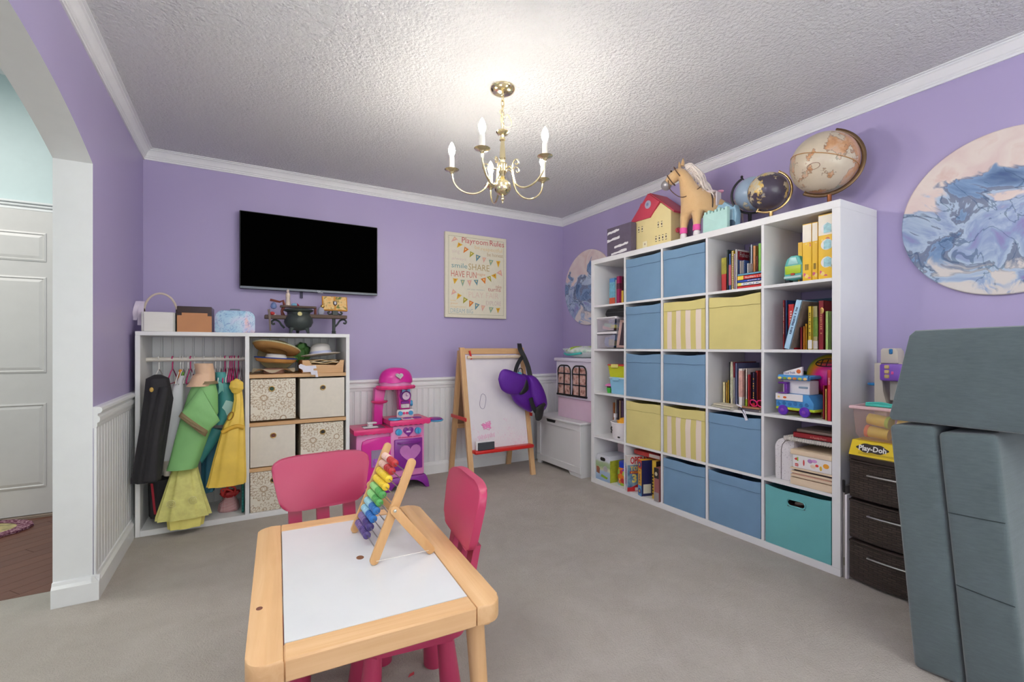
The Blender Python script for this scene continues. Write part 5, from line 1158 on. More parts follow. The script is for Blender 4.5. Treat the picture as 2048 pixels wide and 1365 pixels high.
for i, (a, b_, v, dd, col, nm) in enumerate([(1494.2, 1498, 527, 0.05, (228, 226, 222), 'short white booklet'), (1498.6, 1500.6, 494, 0.10, (44, 40, 48), 'thin black booklet'), (1501, 1505, 490, 0.09, (206, 216, 228), 'tall pale blue booklet'), (1506, 1512, 492, 0.09, (222, 150, 92), 'peach booklet'), (1512.6, 1516, 512, 0.06, (134, 54, 46), 'brick red booklet'), (1516.5, 1523, 487, 0.06, (126, 196, 80), 'bright green booklet')]):
    book(3, 0, a, b_, v, dd, 0.16, col, nm, z=zz0, label='%s standing on the lying stack of workbooks' % nm)
# storybooks under the yellow bin
q32 = [(1445.5, 1451.2, 765, 0.10, (226, 212, 160), 'cream paperback', {}), (1451.6, 1455.2, 766, 0.10, (190, 146, 62), 'gold spined book', {}), (1455.6, 1458, 761, 0.10, (224, 182, 58), 'thin yellow book', {}), (1458.4, 1460.4, 725, 0.10, (40, 44, 50), 'thin black book', {}), (1460.8, 1466.4, 724, 0.08, (206, 198, 176), 'tall pale storybook', dict(band=(0.2, 0.9, (176, 176, 150)))), (1466.8, 1470, 725, 0.08, (196, 190, 196), 'thin white storybook', dict(band=(0.66, 1.0, (110, 30, 46)))), (1470.4, 1475.2, 727, 0.08, (104, 112, 150), 'slate blue storybook', {}),
       (1477.5, 1485.4, 738, 0.05, (232, 226, 222), 'white storybook with red print', dict(band=(0.3, 0.95, (214, 150, 140)))), (1486, 1490.4, 740, 0.07, (116, 64, 44), 'brown storybook', {}), (1491, 1495, 738, 0.06, (226, 216, 206), 'white storybook with green foot', dict(base=(0.25, (150, 176, 44)))), (1495.6, 1500, 750, 0.05, (178, 40, 50), 'red storybook', {}), (1500.6, 1504, 745, 0.06, (44, 30, 54), 'dark plum storybook', {}), (1504.6, 1510, 746, 0.05, (52, 40, 66), 'navy storybook with orange title', dict(title='#9', ink=(240, 170, 40), base=(0.2, (206, 60, 40)))), (1511, 1517, 742, 0.07, (150, 44, 40), 'leaning red and black storybook', {})]
for i, (a, b_, v, d, col, nm, kw) in enumerate(q32): book(3, 2, a, b_, v, d, 0.22, col, nm, n=i, **kw)
lay(3, 2, 0.02, 0.16, 0.001, 0.012, 0.01, 0.085, (198, 196, 176), 'pale grey magazine lying under another at the front left', rz=R(-14))
lay(3, 2, 0.03, 0.155, 0.0135, 0.010, 0.012, 0.08, (220, 212, 192), 'cream magazine lying on the pale grey one', rz=R(-10))
lay(3, 2, 0.20, 0.13, 0.001, 0.014, 0.002, 0.045, (96, 90, 98), 'grey magazine lying flat at the front right corner', rz=R(-3))
t = lay(3, 2, 0.206, 0.12, 0.0155, 0.007, 0.004, 0.042, (206, 150, 110), 'colourful thin magazine lying on the grey one')
t = thing('toy_glasses', 'hot pink toy glasses leaning in front of the storybooks', 'toy glasses', cell(3, 2, 0.275, 0.03, 0.026), R(-90))
PKG = flat((226, 36, 116), 0.35)
for x in (0.0, 0.042): B().tube([(x + 0.02 * math.cos(a), 0.006 - 0.008 * math.sin(a), 0.02 + 0.019 * math.sin(a)) for a in [2*PI*i/18 for i in range(18)]], 0.0036, 6, closed=True).build('rim', PKG, t)
B().tube([(0.018, 0.004, 0.024), (0.024, 0.003, 0.024)], 0.003).build('bridge', PKG, t)
tag(B().prism([(0, 0), (0.02, 0.0), (0.03, -0.03), (0.042, -0.055), (0.026, -0.06), (0.014, -0.03), (-0.002, 0.014), (-0.03, 0.022), (-0.028, 0.03), (0.004, 0.022)], 0, 0.0015).build('paper_strip', mat('white_card', (226, 224, 236)), loc=cell(3, 2, 0.226, -0.006, 0.006), rz=R(-90)), 'curled white paper strip hanging over the shelf edge above a blue bin', 'paper')
# cube of big books
q41 = [(1565.6, 1569.6, 601, 0.06, (132, 34, 44), 'dark red hardback', dict(title='#18', ink=(214, 180, 170))), (1570, 1575.6, 601, 0.07, (34, 66, 112), 'navy hardback', {}), (1576.2, 1589, 609, 0.05, (196, 40, 46), 'thick red hardback', dict(title='#10', ink=(226, 190, 180)))]
for i, (a, b_, v, d, col, nm, kw) in enumerate(q41): book(4, 1, a, b_, v, d, 0.26, col, nm, n=i, **kw)
a = atX(1568.8, 699, XS + 0.02); b_ = atX(1581, 699, XS + 0.02); tt = atX(1594, 601, XS + 0.02)
ang = math.atan2(a.y - tt.y, tt.z - a.z); Lb = math.hypot(a.y - tt.y, tt.z - a.z)
t = thing('book', 'pale blue book leaning across the red hardbacks', 'book', (XS + 0.02, a.y, zb(1)), R(-90), group='books in the cube shelf')
t.matrix_world = M.Translation((XS + 0.012, a.y - 0.001, zb(1) + 0.001 + (a.y - b_.y) * math.cos(ang) * math.sin(ang))) @ M.Rotation(R(-90), 4, 'Z') @ M.Rotation(ang, 4, 'Y')
book_parts(t, (a.y - b_.y) * math.cos(ang), Lb * 0.985, 0.2, (168, 206, 232), title='#19', ink=(50, 60, 90))
B().box(((a.y - b_.y) * math.cos(ang), 0.004, 0.004), ((a.y - b_.y) * math.cos(ang) + 0.0012, 0.195, Lb * 0.98)).build('cover_photo', mat('grey_brown_cover', (120, 108, 100), 0.4, var=0.5, vs=22), t, smooth=False)
q41b = [(1600, 1606, 655, 0.05, (122, 18, 34), 'short crimson paperback', dict()), (1606.4, 1610, 653, 0.05, (206, 130, 40), 'short orange paperback', dict()), (1610.4, 1615, 648, 0.06, (190, 150, 40), 'short mustard paperback', dict()), (1616, 1624, 613, 0.035, (206, 176, 52), 'tall yellow hardback', dict(base=(0.22, (222, 218, 214)), title='#11', ink=(90, 70, 40))), (1624.6, 1636, 613, 0.05, (176, 170, 120), 'wide yellow green picture book', dict(band=(0.3, 0.75, (110, 140, 60)), base=(0.2, (206, 200, 196)))), (1637, 1648.6, 602, 0.03, (126, 20, 34), 'thick crimson gold crest hardback', dict(title='#12', ink=(190, 130, 90))), (1650.4, 1658, 623, 0.03, (160, 192, 110), 'pale green book', dict()), (1658.4, 1664.5, 624, 0.05, (116, 132, 78), 'moss green book', dict())]
for i, (a, b_, v, d, col, nm, kw) in enumerate(q41b): 
    bk_ = book(4, 1, a, b_, v, d, 0.25, col, nm, n=i + 4, **kw)
    if 'crest' in nm: B().sph((0.016, -0.001, 0.195), (0.009, 0.0014, 0.016)).build('gold_crest', GOLD, bk_)
B().box((0, 0, 0), (0.012, 0.2, 0.275)).build('tall_teal_cover', flat((30, 70, 92), 0.4), thing('book', 'tall teal picture book standing flat behind the leaning pale blue book', 'book', cell(4, 1, 0.10, 0.235, 0.0005), R(-180), group='books in the cube shelf'), smooth=False)
# books behind the bucket
for i, (a, b_, v, d, col, nm) in enumerate([(1216.5, 1220, 812, 0.2, (60, 110, 80), 'green paperback'), (1220.6, 1225.5, 812, 0.2, (70, 120, 190), 'bright blue paperback'), (1226, 1230, 806, 0.2, (176, 106, 62), 'rust paperback'), (1230.6, 1233, 800, 0.2, (232, 226, 216), 'thin white paperback'), (1233.6, 1237.5, 800, 0.2, (76, 60, 80), 'plum paperback'), (1238, 1242, 802, 0.2, (180, 150, 120), 'tan paperback'), (1242.5, 1247, 802, 0.2, (96, 66, 100), 'violet paperback')]):
    book(0, 3, a, b_, v, d, 0.14, col, nm, n=i)
# red books beside the food truck
book(4, 2, 1645.6, 1650, 772, 0.05, 0.2, (146, 22, 34), 'dark red book', n=0)
book(4, 2, 1650.4, 1654, 779, 0.03, 0.2, (226, 196, 100), 'thin yellow book', n=1)
bk_ = book(4, 2, 1654.4, 1663.5, 741, 0.012, 0.22, (196, 46, 62), 'tall red book with white speckles', n=2, title='cookies', ink=(240, 226, 224))

# ---- second cube row, far left: clear drawers, tablet, black case
def clear(name, tint, a=0.35): return mat(name, tint, 0.12, var=0.02, alpha=a)
CLR = clear('frosted_clear_plastic', (220, 212, 222), 0.26)
t = thing('drawer_organizer', 'two tier clear plastic drawer organizer with white frame', 'drawer unit', cell(0, 1, 0.002, 0.02, 0.0005), R(-90))
OW = 0.235
for z in (0.118, 0.236): B().box((0, 0, z), (OW, 0.30, z + 0.018), 0.003).build('frame_shelf', WHP, t)
for x in (0.0, OW - 0.006): B().box((x, 0.01, 0), (x + 0.006, 0.30, 0.236)).build('frame_side', CLR, t, smooth=False)
for z in (0.002, 0.138):
    dr = B(); dr.prism([(0.025, z + 0.006), (OW - 0.030, z + 0.006), (OW - 0.010, z + 0.108), (0.010, z + 0.108)], 0.0, 0.003); dr.box((0.022, 0.003, z), (OW - 0.022, 0.28, z + 0.003)); dr = dr.build('drawer', CLR, t, smooth=False)
    for i in range(5):
        q = random.Random(i + int(z * 100)); cc = [(196, 190, 110), (110, 130, 180), (206, 160, 150), (150, 190, 160), (90, 120, 170)][(i + int(z > 0.1) * 2) % 5] if z > 0.1 else [(86, 118, 172), (100, 130, 180), (74, 104, 160), (150, 150, 130), (96, 126, 170)][i]
        mx = M.Translation((0.04 + 0.025 * i, 0.02 + q.uniform(0, 0.04), z + 0.026 + 0.020 * (i % 3))) @ M.Rotation(q.uniform(-0.5, 0.5), 4, 'Y') @ M.Rotation(q.uniform(-0.4, 0.4), 4, 'Z')
        B().box((0, 0, 0), (0.075 if z > 0.1 else 0.062, 0.10, 0.026 if z > 0.1 else 0.05), 0.002, mx=mx).build('card_pack', flat(cc), dr)
t = thing('black_case', 'soft black zip case lying on the clear drawer organizer', 'case', cell(0, 1, 0.105, 0.03, 0.2555), R(-90))
B().prism(rrect(0.225, 0.058, 0.03), 0, 0.2, bev=0.006).build('case_body', mat('black_neoprene', (28, 28, 32), 0.7), t)
B().tube([(0.004, 0.0, 0.03), (0.10, -0.002, 0.032), (0.22, 0.0, 0.03)], 0.0022).build('zip', flat((70, 70, 74)), t)
t = thing('pink_tablet_frame', 'rose gold picture frame leaning beside the clear drawers', 'picture frame', cell(0, 1, 0.25, 0.03, 0.0005), R(-90))
t.matrix_world = M.Translation(cell(0, 1, 0.243, 0.02, 0.0115)) @ M.Rotation(R(-90), 4, 'Z') @ M.Rotation(R(12), 4, 'Y') @ M.Rotation(R(78), 4, 'Z')
RG = flat((226, 190, 180), 0.4)
B().box((0, 0, 0), (0.2, 0.008, 0.018)).box((0, 0, 0.197), (0.2, 0.008, 0.215)).box((0, 0, 0), (0.018, 0.008, 0.215)).box((0.182, 0, 0), (0.2, 0.008, 0.215)).build('frame', RG, t)
B().box((0.018, 0.003, 0.018), (0.182, 0.006, 0.197)).build('dark_glass', flat((96, 84, 92), 0.15), t, smooth=False)

# ---- third row far left: lidded boxes and little pot
def latch_box(label, c, r, lx, d, z, w, h, dep, col, lid, lc):
    t = thing('latch_box', label, 'storage box', cell(c, r, lx, d, z), R(-90))
    m = flat(col, 0.35); b = B(); rows = []
    for (s, zz_) in ((0.90, 0.0), (1.0, h)): rows.append([((w/2) + (x - 0.5) * w * s, dep/2 + (y - 0.5) * dep * s, zz_) for x, y in ((0, 0), (1, 0), (1, 1), (0, 1))])
    vs = b.grid(rows, cu=True); b.cap(vs[0], True); b.cap(vs[1]); b.build('box_body', m, t, smooth=False)
    B().box((-0.006, -0.006, h), (w + 0.006, dep + 0.006, h + 0.012), 0.004).build('lid', flat(lid, 0.35), t)
    B().box((w * 0.22, -0.012, h - 0.014), (w * 0.62, -0.002, h + 0.014), 0.003).build('latch', flat(lc, 0.35), t)
    return t
latch_box('pale blue latch box under the lime box', 0, 2, 0.155, 0.03, 0.0005, 0.17, 0.118, 0.24, (140, 196, 226), (196, 222, 236), (150, 206, 232))
latch_box('lime green latch box with red lid on the pale blue box', 0, 2, 0.135, 0.03, 0.1315, 0.19, 0.088, 0.24, (200, 206, 36), (206, 70, 60), (226, 214, 120))
t = thing('play_pot', 'tiny green toy pot with pink brim in front of the pale blue box', 'toy', cell(0, 2, 0.125, 0.05, 0.0005), R(-90))
B().lathe([(0.014, 0), (0.02, 0.03), (0.021, 0.042), (0.001, 0.042)], n=16).build('green_pot', flat((60, 170, 60), 0.35), t)
B().lathe([(0.018, 0.042), (0.019, 0.054), (0.001, 0.054)], n=16).build('brown_soil', flat((80, 50, 40), 0.6), t)
B().lathe([(0.001, 0.056), (0.034, 0.056), (0.036, 0.06), (0.02, 0.072), (0.001, 0.076)], n=18).build('pink_brim', flat((236, 130, 190), 0.4), t)
B().box((0.018, 0.005, 0), (0.045, 0.02, 0.05), 0.004).build('teal_stand', flat((90, 180, 170), 0.4), t)

# ---- fourth row far left: bucket with orange cloth, white bottle
t = thing('white_bucket', 'white tub with black swirl marks and an orange cloth inside', 'tub', cell(0, 3, 0.235, 0.10, 0.0005), R(-90))
B().lathe([(0.001, 0), (0.078, 0), (0.084, 0.008), (0.096, 0.125), (0.102, 0.130), (0.098, 0.134), (0.090, 0.128), (0.078, 0.02)], n=36).build('tub_body', WHP, t)
for (x, z, s) in ((-0.045, 0.08, 1.0), (-0.062, 0.05, 0.5)):
    y = -math.sqrt(0.091 ** 2 - x * x) - 0.001
    B().tube([(x + 0.012 * s * math.cos(a), y + 0.25 * 0.012 * s * -math.cos(a), z + 0.014 * s * math.sin(a)) for a in [PI * (0.2 + 1.4 * i / 10) for i in range(11)]], 0.0045 * (0.6 + 0.4 * s), 6).build('black_swirl', BLACK, t)
B().box((0.03, -0.0915, 0.02), (0.048, -0.084, 0.03)).build('black_mark', BLACK, t)
crumple((0.035, -0.01, 0.14), (0.062, 0.07, 0.030), 0.35, 21, 26, 16).build('orange_cloth', mat('orange_cloth', (236, 164, 36), 0.7, var=0.1, vs=20), t)
t = thing('glue_bottle', 'slim white bottle standing left of the white tub', 'bottle', cell(0, 3, 0.098, 0.14, 0.0005), R(-90))
B().lathe([(0.001, 0), (0.013, 0), (0.014, 0.12), (0.009, 0.145), (0.001, 0.146)], n=16).build('bottle_body', flat((206, 208, 206), 0.35), t)
B().lathe([(0.015, 0.146), (0.015, 0.178), (0.001, 0.18)], n=14).build('square_cap', WHP, t)

# ---- bottom row far left: farm box, pink box, snack jar
t = thing('farm_box', 'cardboard carry box printed with a farm scene in the bottom left cube', 'box', cell(0, 4, 0.008, 0.012, 0.0005), R(-90))
k = N('farm_print'); v = k.coord(); s = k.sep(v); f = k.noise(v, 14, 3); zf = k.math('ADD', s[2], k.math('MULTIPLY', k.math('SUBTRACT', f, 0.5), 0.05))
k.set(Base_Color=k.ramp(k.math('MULTIPLY', zf, 4.2), [(0.0, (146, 172, 206)), (0.30, (170, 192, 214)), (0.38, (206, 206, 170)), (0.46, (150, 180, 130)), (0.60, (170, 190, 150)), (0.68, (206, 212, 220)), (1.0, (216, 220, 228))]), Roughness=0.5)
FW, FH = 0.168, 0.205
B().box((0, 0, 0), (FW, 0.20, FH * 0.84)).build('box_body', k.m, t, smooth=False)
B().prism([(0.0, FH * 0.84), (FW, FH * 0.84), (FW - 0.006, FH), (0.02, FH)], 0.0, 0.2, lambda a, b_, d: (a, d * (1 - 0.0) if True else d, b_)).build('box_top', flat((214, 218, 226), 0.5), t, smooth=False)
B().prism(rrect(0.058, 0.028, 0.0138, 6, 0.0138), -0.0012, 0.0).move(M.Translation((0.055, 0, 0.158))).build('hand_hole', DARK, t, smooth=False)
B().prism([(0.010, 0.055), (0.045, 0.048), (0.05, 0.09), (0.035, 0.105), (0.008, 0.105)], -0.0012, 0.0).build('brown_barn_print', flat((140, 84, 60), 0.5), t, smooth=False)
B().prism([(0.06, 0.03), (0.13, 0.02), (0.145, 0.035), (0.07, 0.05)], -0.0012, 0.0).build('green_leaf_print', flat((140, 176, 44), 0.5), t, smooth=False)
B().sph((0.115, 0, 0.10), (0.026, 0.0014, 0.024)).build('grey_animal_print', flat((176, 172, 176), 0.5), t)
B().box((FW, 0.001, 0.0), (FW + 0.001, 0.199, FH * 0.84)).build('side_print', mat('leafy_side_print', (150, 156, 44), 0.5, var=0.4, vs=20), t, smooth=False)
t = thing('pink_box', 'plain pale pink box standing behind the farm box', 'box', cell(0, 4, 0.045, 0.215, 0.0005), R(-90))
B().box((0, 0, 0), (0.285, 0.14, 0.30), 0.002).build('box_body', flat((222, 196, 202), 0.5), t); B().box((-0.002, -0.002, 0.24), (0.287, 0.142, 0.305), 0.002).build('lid', flat((226, 202, 208), 0.5), t)
t = thing('snack_jar', 'clear jar of colourful toys with blue lid beside the farm box', 'jar', cell(0, 4, 0.258, 0.10, 0.0005), R(-90))
k = N('jar_toys'); v = k.coord(); vo = k.n('TexVoronoi'); k.l(v, vo.inputs['Vector']); vo.inputs['Scale'].default_value = 34
s = k.n('SeparateColor'); k.l(vo.outputs['Color'], s.inputs[0]); k.set(Base_Color=k.ramp(s.outputs[0], [(0.0, (226, 120, 40)), (0.2, (160, 196, 60)), (0.4, (120, 196, 206)), (0.6, (196, 50, 50)), (0.75, (226, 206, 60)), (0.9, (120, 50, 140))], 'CONSTANT'), Roughness=0.25, Coat_Weight=0.6)
B().lathe([(0.001, 0), (0.056, 0), (0.062, 0.01), (0.062, 0.118), (0.05, 0.135), (0.001, 0.136)], n=28).build('filled_jar', k.m, t)
B().lathe([(0.052, 0.136), (0.052, 0.172), (0.047, 0.178), (0.001, 0.178)], n=28).build('blue_lid', flat((30, 60, 190), 0.35), t)

# ---- board games
def game(label, lx, d, w, h, dep, spine, face, rz=0.0, name='game_box'):
    t = thing(name, label, 'board game', cell(1, 4, lx, d, 0.0005), R(-90) + rz, group='board games in the bottom row')
    B().box((0, 0, 0), (w, dep, h), 0.001).build('box_body', spine, t)
    B().box((w, 0.001, 0.001), (w + 0.0008, dep - 0.001, h - 0.001)).build('face_print', face, t, smooth=False)
    return t
FRG = M(((0, 0, 1, 0), (1, 0, 0, 0), (0, 1, 0, 0), (0, 0, 0, 1)))
k = N('game_face_blue'); v = k.coord(); k.set(Base_Color=k.ramp(k.noise(v, 12, 3), [(0.35, (70, 90, 130)), (0.5, (100, 140, 170)), (0.65, (150, 170, 180))]), Roughness=0.3)
t = game('white and red game box with tilted front at the left of the board games', 0.006, -0.008, 0.040, 0.262, 0.26, flat((222, 214, 210), 0.4), k.m, R(-20))
fx = 0.0412
B().box((fx, 0.0, 0.0), (fx + 0.0008, 0.255, 0.030)).build('red_bottom_band', flat((190, 36, 44), 0.35), t, smooth=False)
B().box((fx, 0.06, 0.004), (fx + 0.0012, 0.25, 0.028)).build('white_info_strip', flat((222, 214, 210), 0.4), t, smooth=False)
B().prism([(0.03, 0.03), (0.25, 0.03), (0.25, 0.055), (0.14, 0.075)], fx, fx + 0.0012, lambda a, b_, d: (d, a, b_)).build('red_wedge', flat((180, 34, 42), 0.35), t, smooth=False)
B().box((fx, 0.0, 0.195), (fx + 0.0008, 0.255, 0.26)).build('pale_top_band', flat((206, 200, 196), 0.4), t, smooth=False)
text('OPERATION', 0.050, flat((190, 34, 40)), t, (fx + 0.002, 0.022, 0.205), 'game_title', wid=0.225, frame=FRG, bold=0.03)
text('TOY', 0.030, flat((226, 190, 80)), t, (fx + 0.0022, 0.022, 0.155), 'game_title', wid=0.085, frame=FRG, bold=0.03)
B().box((fx, 0.02, 0.132), (fx + 0.0012, 0.11, 0.150)).build('red_name_plate', flat((180, 40, 40)), t, smooth=False)
text('STORY', 0.011, flat((232, 200, 90)), t, (fx + 0.0022, 0.026, 0.136), 'game_title', wid=0.078, frame=FRG, bold=0.02)
text('3', 0.058, flat((220, 206, 110)), t, (fx + 0.0022, 0.034, 0.068), 'game_title', frame=FRG, bold=0.04)
text('4+', 0.016, flat((60, 60, 60)), t, (fx + 0.0022, 0.085, 0.008), 'age_mark', frame=FRG)
B().prism([(0.0, 0.21), (0.018, 0.195), (0.034, 0.165), (0.034, 0.03), (0.006, 0.05), (0.004, 0.19)], -0.0012, 0.0).build('blue_spine_arc', flat((150, 180, 214), 0.4), t, smooth=False)
text('OPERATION', 0.018, flat((196, 40, 46)), t, (0.012, -0.002, 0.185), 'spine_title', wid=0.13, rot=-PI/2, bold=0.02)
t = game('yellow orange and blue game box in the middle of the board games', 0.135, -0.004, 0.046, 0.258, 0.27, flat((226, 168, 44), 0.4), flat((32, 36, 84), 0.4), R(-16))
B().box((-0.0006, -0.0008, 0.0), (0.0466, 0.002, 0.075)).build('blue_spine_panel', flat((96, 160, 206), 0.4), t, smooth=False)
B().box((-0.0006, -0.0008, 0.195), (0.0466, 0.002, 0.258)).build('orange_spine_panel', flat((206, 74, 40), 0.4), t, smooth=False)
for z in (0.225, 0.035): 
    B().lathe([(0.001, 0.0022), (0.019, 0.002), (0.020, 0)], (0.023, 0, z), 20, 'y').build('purple_disc', flat((76, 70, 140), 0.4), t)
    B().lathe([(0.001, 0.0032), (0.009, 0.003)], (0.023, 0, z), 14, 'y').build('disc_centre', flat((206, 190, 80), 0.4), t)
marks(8, 0.10, 0.016, flat((50, 60, 120)), t, M.Translation((0.017, -0.0016, 0.182)) @ M.Rotation(PI/2, 4, 'Y'))
B().box((0.0468, 0.09, 0.06), (0.0476, 0.25, 0.24)).build('green_face_picture', mat('green_picture', (74, 110, 60), 0.4, var=0.4, vs=20), t, smooth=False)
B().box((0.0476, 0.10, 0.12), (0.0482, 0.20, 0.165)).build('orange_inset', flat((176, 106, 50), 0.4), t, smooth=False)
B().box((0.0468, 0.015, 0.02), (0.0480, 0.075, 0.085)).build('white_label', flat((216, 212, 190), 0.5), t, smooth=False)
t = game('yellow and black game box behind the long grey box', 0.245, 0.02, 0.036, 0.268, 0.27, flat((206, 168, 50), 0.4), flat((60, 44, 40), 0.4), R(-1))
for i in range(7): B().box((0.003, -0.0012, 0.03 + i * 0.022), (0.012, 0.0, 0.042 + i * 0.022)).build('black_dash', BLACK, t, smooth=False)
t = game('long dusty rose and grey box at the right of the board games', 0.288, -0.006, 0.040, 0.232, 0.30, flat((150, 92, 92), 0.5), flat((150, 92, 92), 0.5))
B().box((-0.0006, -0.001, 0.0), (0.0406, 0.001, 0.062)).build('grey_foot', flat((150, 144, 144), 0.5), t, smooth=False)
B().box((-0.0006, -0.001, 0.16), (0.0406, 0.001, 0.232)).build('black_head', flat((30, 28, 30), 0.4), t, smooth=False)
B().sph((0.018, -0.001, 0.19), (0.012, 0.0016, 0.014)).build('cream_face_print', flat((200, 190, 160), 0.5), t)
t = thing('red_flat_game', 'flat red game box lying across the tops of the standing games', 'board game', cell(1, 4, 0.03, 0.06, 0.272), R(-90), group='board games in the bottom row')
B().box((0, 0, 0), (0.26, 0.26, 0.03), 0.001).build('box_body', mat('red_green_lid', (170, 60, 56), 0.4, var=0.4, vs=9), t)
B().box((0.15, -0.001, 0.004), (0.25, 0.0, 0.028)).build('white_end_label', flat((220, 216, 206), 0.5), t, smooth=False)

# ---- top right cube: van case and yellow toy boxes
t = thing('van_case', 'teal and lime van shaped toy case beside the yellow boxes', 'toy case', cell(4, 0, 0.074, 0.06, 0.0005), R(-90))
VT = flat((96, 186, 178), 0.35); VW, VHt = 0.10, 0.150
vp = [(0.008, 0.022), (VW - 0.006, 0.022), (VW, 0.05), (VW - 0.002, 0.10), (VW - 0.016, 0.138), (VW - 0.032, VHt), (0.035, VHt), (0.014, 0.135), (0.002, 0.10), (0.0, 0.05)]
B().prism(vp, 0.0, 0.17, bev=0.010).build('van_shell', VT, t)
B().prism([(0.010, 0.052), (VW - 0.010, 0.052), (VW - 0.008, 0.096), (0.008, 0.096)], -0.004, 0.004, bev=0.002).build('lime_front_panel', flat((170, 200, 44), 0.35), t)
B().prism([(0.022, 0.102), (VW - 0.022, 0.102), (VW - 0.034, 0.140), (0.034, 0.140)], -0.003, 0.006, bev=0.002).build('windscreen', flat((166, 214, 210), 0.15), t)
B().box((0.004, -0.008, 0.028), (VW - 0.004, 0.0, 0.042), 0.003).build('bumper', flat((176, 206, 206), 0.4), t)
B().box((0.04, -0.008, 0.044), (0.06, 0.0, 0.056), 0.002).build('red_badge', flat((176, 60, 44), 0.4), t)
B().tube([(VW - 0.004, 0.03, 0.125), (VW + 0.004, 0.085, 0.13), (VW - 0.004, 0.14, 0.125)], 0.006, 8).build('carry_handle', VT, t)
for (x, y) in ((0.012, 0.03), (VW - 0.012, 0.03), (0.012, 0.14), (VW - 0.012, 0.14)): B().lathe([(0.001, -0.012), (0.018, -0.012), (0.022, -0.008), (0.022, 0.008), (0.018, 0.012), (0.001, 0.012)], (x, y, 0.0225), 16, 'x').build('wheel', flat((50, 50, 54), 0.6), t)
YB_ = flat((236, 190, 32), 0.4)
def ybox(label, uL, uR, vT, d, dep, kind):
    X = XS + d; a, b_ = atX(uL, vT, X), atX(uR, vT, X); w = a.y - b_.y; h = min(a.z - zb(0), chh - 0.012)
    t = thing('toy_box', label, 'box', (X, a.y, zb(0) + 0.0005), R(-90), group='yellow toy boxes in the top right cube')
    B().box((0, 0, 0), (w, dep, h), 0.001).build('box_body', YB_, t)
    k_ = 'confetti_print'
    if k_ not in _m:
        k = N(k_); v = k.coord(); vo = k.n('TexVoronoi'); k.l(v, vo.inputs['Vector']); vo.inputs['Scale'].default_value = 30
        dm = k.math('LESS_THAN', vo.outputs[0], 0.32); s = k.n('SeparateColor'); k.l(vo.outputs['Color'], s.inputs[0])
        k.set(Base_Color=k.mix(dm, rgb((236, 190, 36)), k.ramp(s.outputs[0], [(0.0, (206, 90, 130)), (0.3, (214, 120, 60)), (0.5, (236, 206, 120)), (0.75, (176, 206, 190))], 'CONSTANT')), Roughness=0.4); _m[k_] = k.m
    B().box((w * 0.12, -0.0008, h * 0.05), (w * 0.92, 0.0, h * 0.66)).build('confetti_panel', _m[k_], t, smooth=False)
    if kind > 0: B().box((0.001, -0.0009, h * 0.68), (w - 0.001, 0.0, h * 0.985)).build('white_panel', flat((240, 232, 214), 0.4), t, smooth=False)
    if kind == 1: 
        for i in range(6): B().box((w * 0.3 + i * w * 0.07, -0.0014, h * 0.2), (w * 0.33 + i * w * 0.07, -0.0008, h * 0.3)).build('barcode_bar', flat((70, 60, 50)), t, smooth=False)
    if kind == 2:
        for zf in (0.26, 0.53, 0.78):
            B().lathe([(0.0005, 0.0022), (w * 0.40, 0.002), (w * 0.42, 0.0)], (w * 0.60, 0, h * zf), 26, 'y').build('white_bubble', flat((240, 236, 230), 0.4), t)
            B().prism([(w * 0.40, h * (zf - 0.07)), (w * 0.92, h * (zf - 0.07)), (w * 0.92, h * (zf + 0.045)), (w * 0.66, h * (zf + 0.085)), (w * 0.40, h * (zf + 0.045))], -0.0032, -0.002).build('blue_playhouse_print', mat('playhouse_print', (150, 196, 220), 0.4, var=0.3, vs=60), t, smooth=False)
    return t
ybox('short yellow toy box directly behind the teal van case', 1596, 1604.5, 486, 0.10, 0.2, 0)
ybox('yellow toy box with barcode and white top, left of the tall ones', 1605, 1623, 450, 0.05, 0.22, 1)
ybox('slim yellow toy box between two wider yellow boxes', 1624, 1635.5, 446, 0.05, 0.25, 1)
ybox('widest yellow toy box with white bubbles against the shelf side', 1636.5, 1665.5, 432, 0.03, 0.26, 2)

# ---- food truck cube
t = thing('toy_food_truck', 'blue and white toy food truck with purple wheels', 'toy truck', cell(4, 2, 0.045, 0.035, 0.0005), R(-94))
TB = flat((72, 146, 206), 0.3); TW = 0.205
B().box((0, 0, 0.03), (TW, 0.12, 0.044), 0.003).build('lime_chassis', flat((190, 214, 50), 0.35), t)
B().prism([(0.002, 0.044), (TW - 0.004, 0.044), (TW - 0.002, 0.075), (TW - 0.030, 0.116), (0.002, 0.116)], 0.0, 0.12, bev=0.003).build('truck_body', TB, t)
B().box((0.002, -0.006, 0.080), (TW - 0.055, 0.0, 0.116), 0.002).build('white_counter_panel', WHP, t)
B().box((0.016, -0.0075, 0.092), (0.028, -0.006, 0.102), 0.001).build('bun_print', flat((226, 190, 110)), t); B().sph((0.055, -0.0062, 0.096), (0.010, 0.0015, 0.006)).build('carrot_print', flat((214, 96, 40)), t)
for i in range(6): B().lathe([(0.001, 0.002), (0.009, 0.002), (0.011, 0)], (0.018 + i * 0.030, 0.0, 0.062 + 0.004 * (i % 2)), 14, 'y').build('shape_hole', flat((48, 110, 170), 0.4), t)
for x in (0.043, 0.158): B().lathe([(0.001, 0.014), (0.012, 0.014), (0.026, 0.010), (0.027, 0.0), (0.001, -0.01)], (x, 0.004, 0.0275), 22, 'y').build('wheel', flat((94, 40, 170), 0.3), t)
for x in (0.043, 0.158): B().lathe([(0.001, 0.017), (0.008, 0.016), (0.010, 0.014)], (x, 0.004, 0.0275), 14, 'y').build('hub_cap', flat((126, 60, 176), 0.3), t)
B().box((0.028, 0.02, 0.116), (TW - 0.035, 0.10, 0.190), 0.003).build('white_cabin', WHP, t)
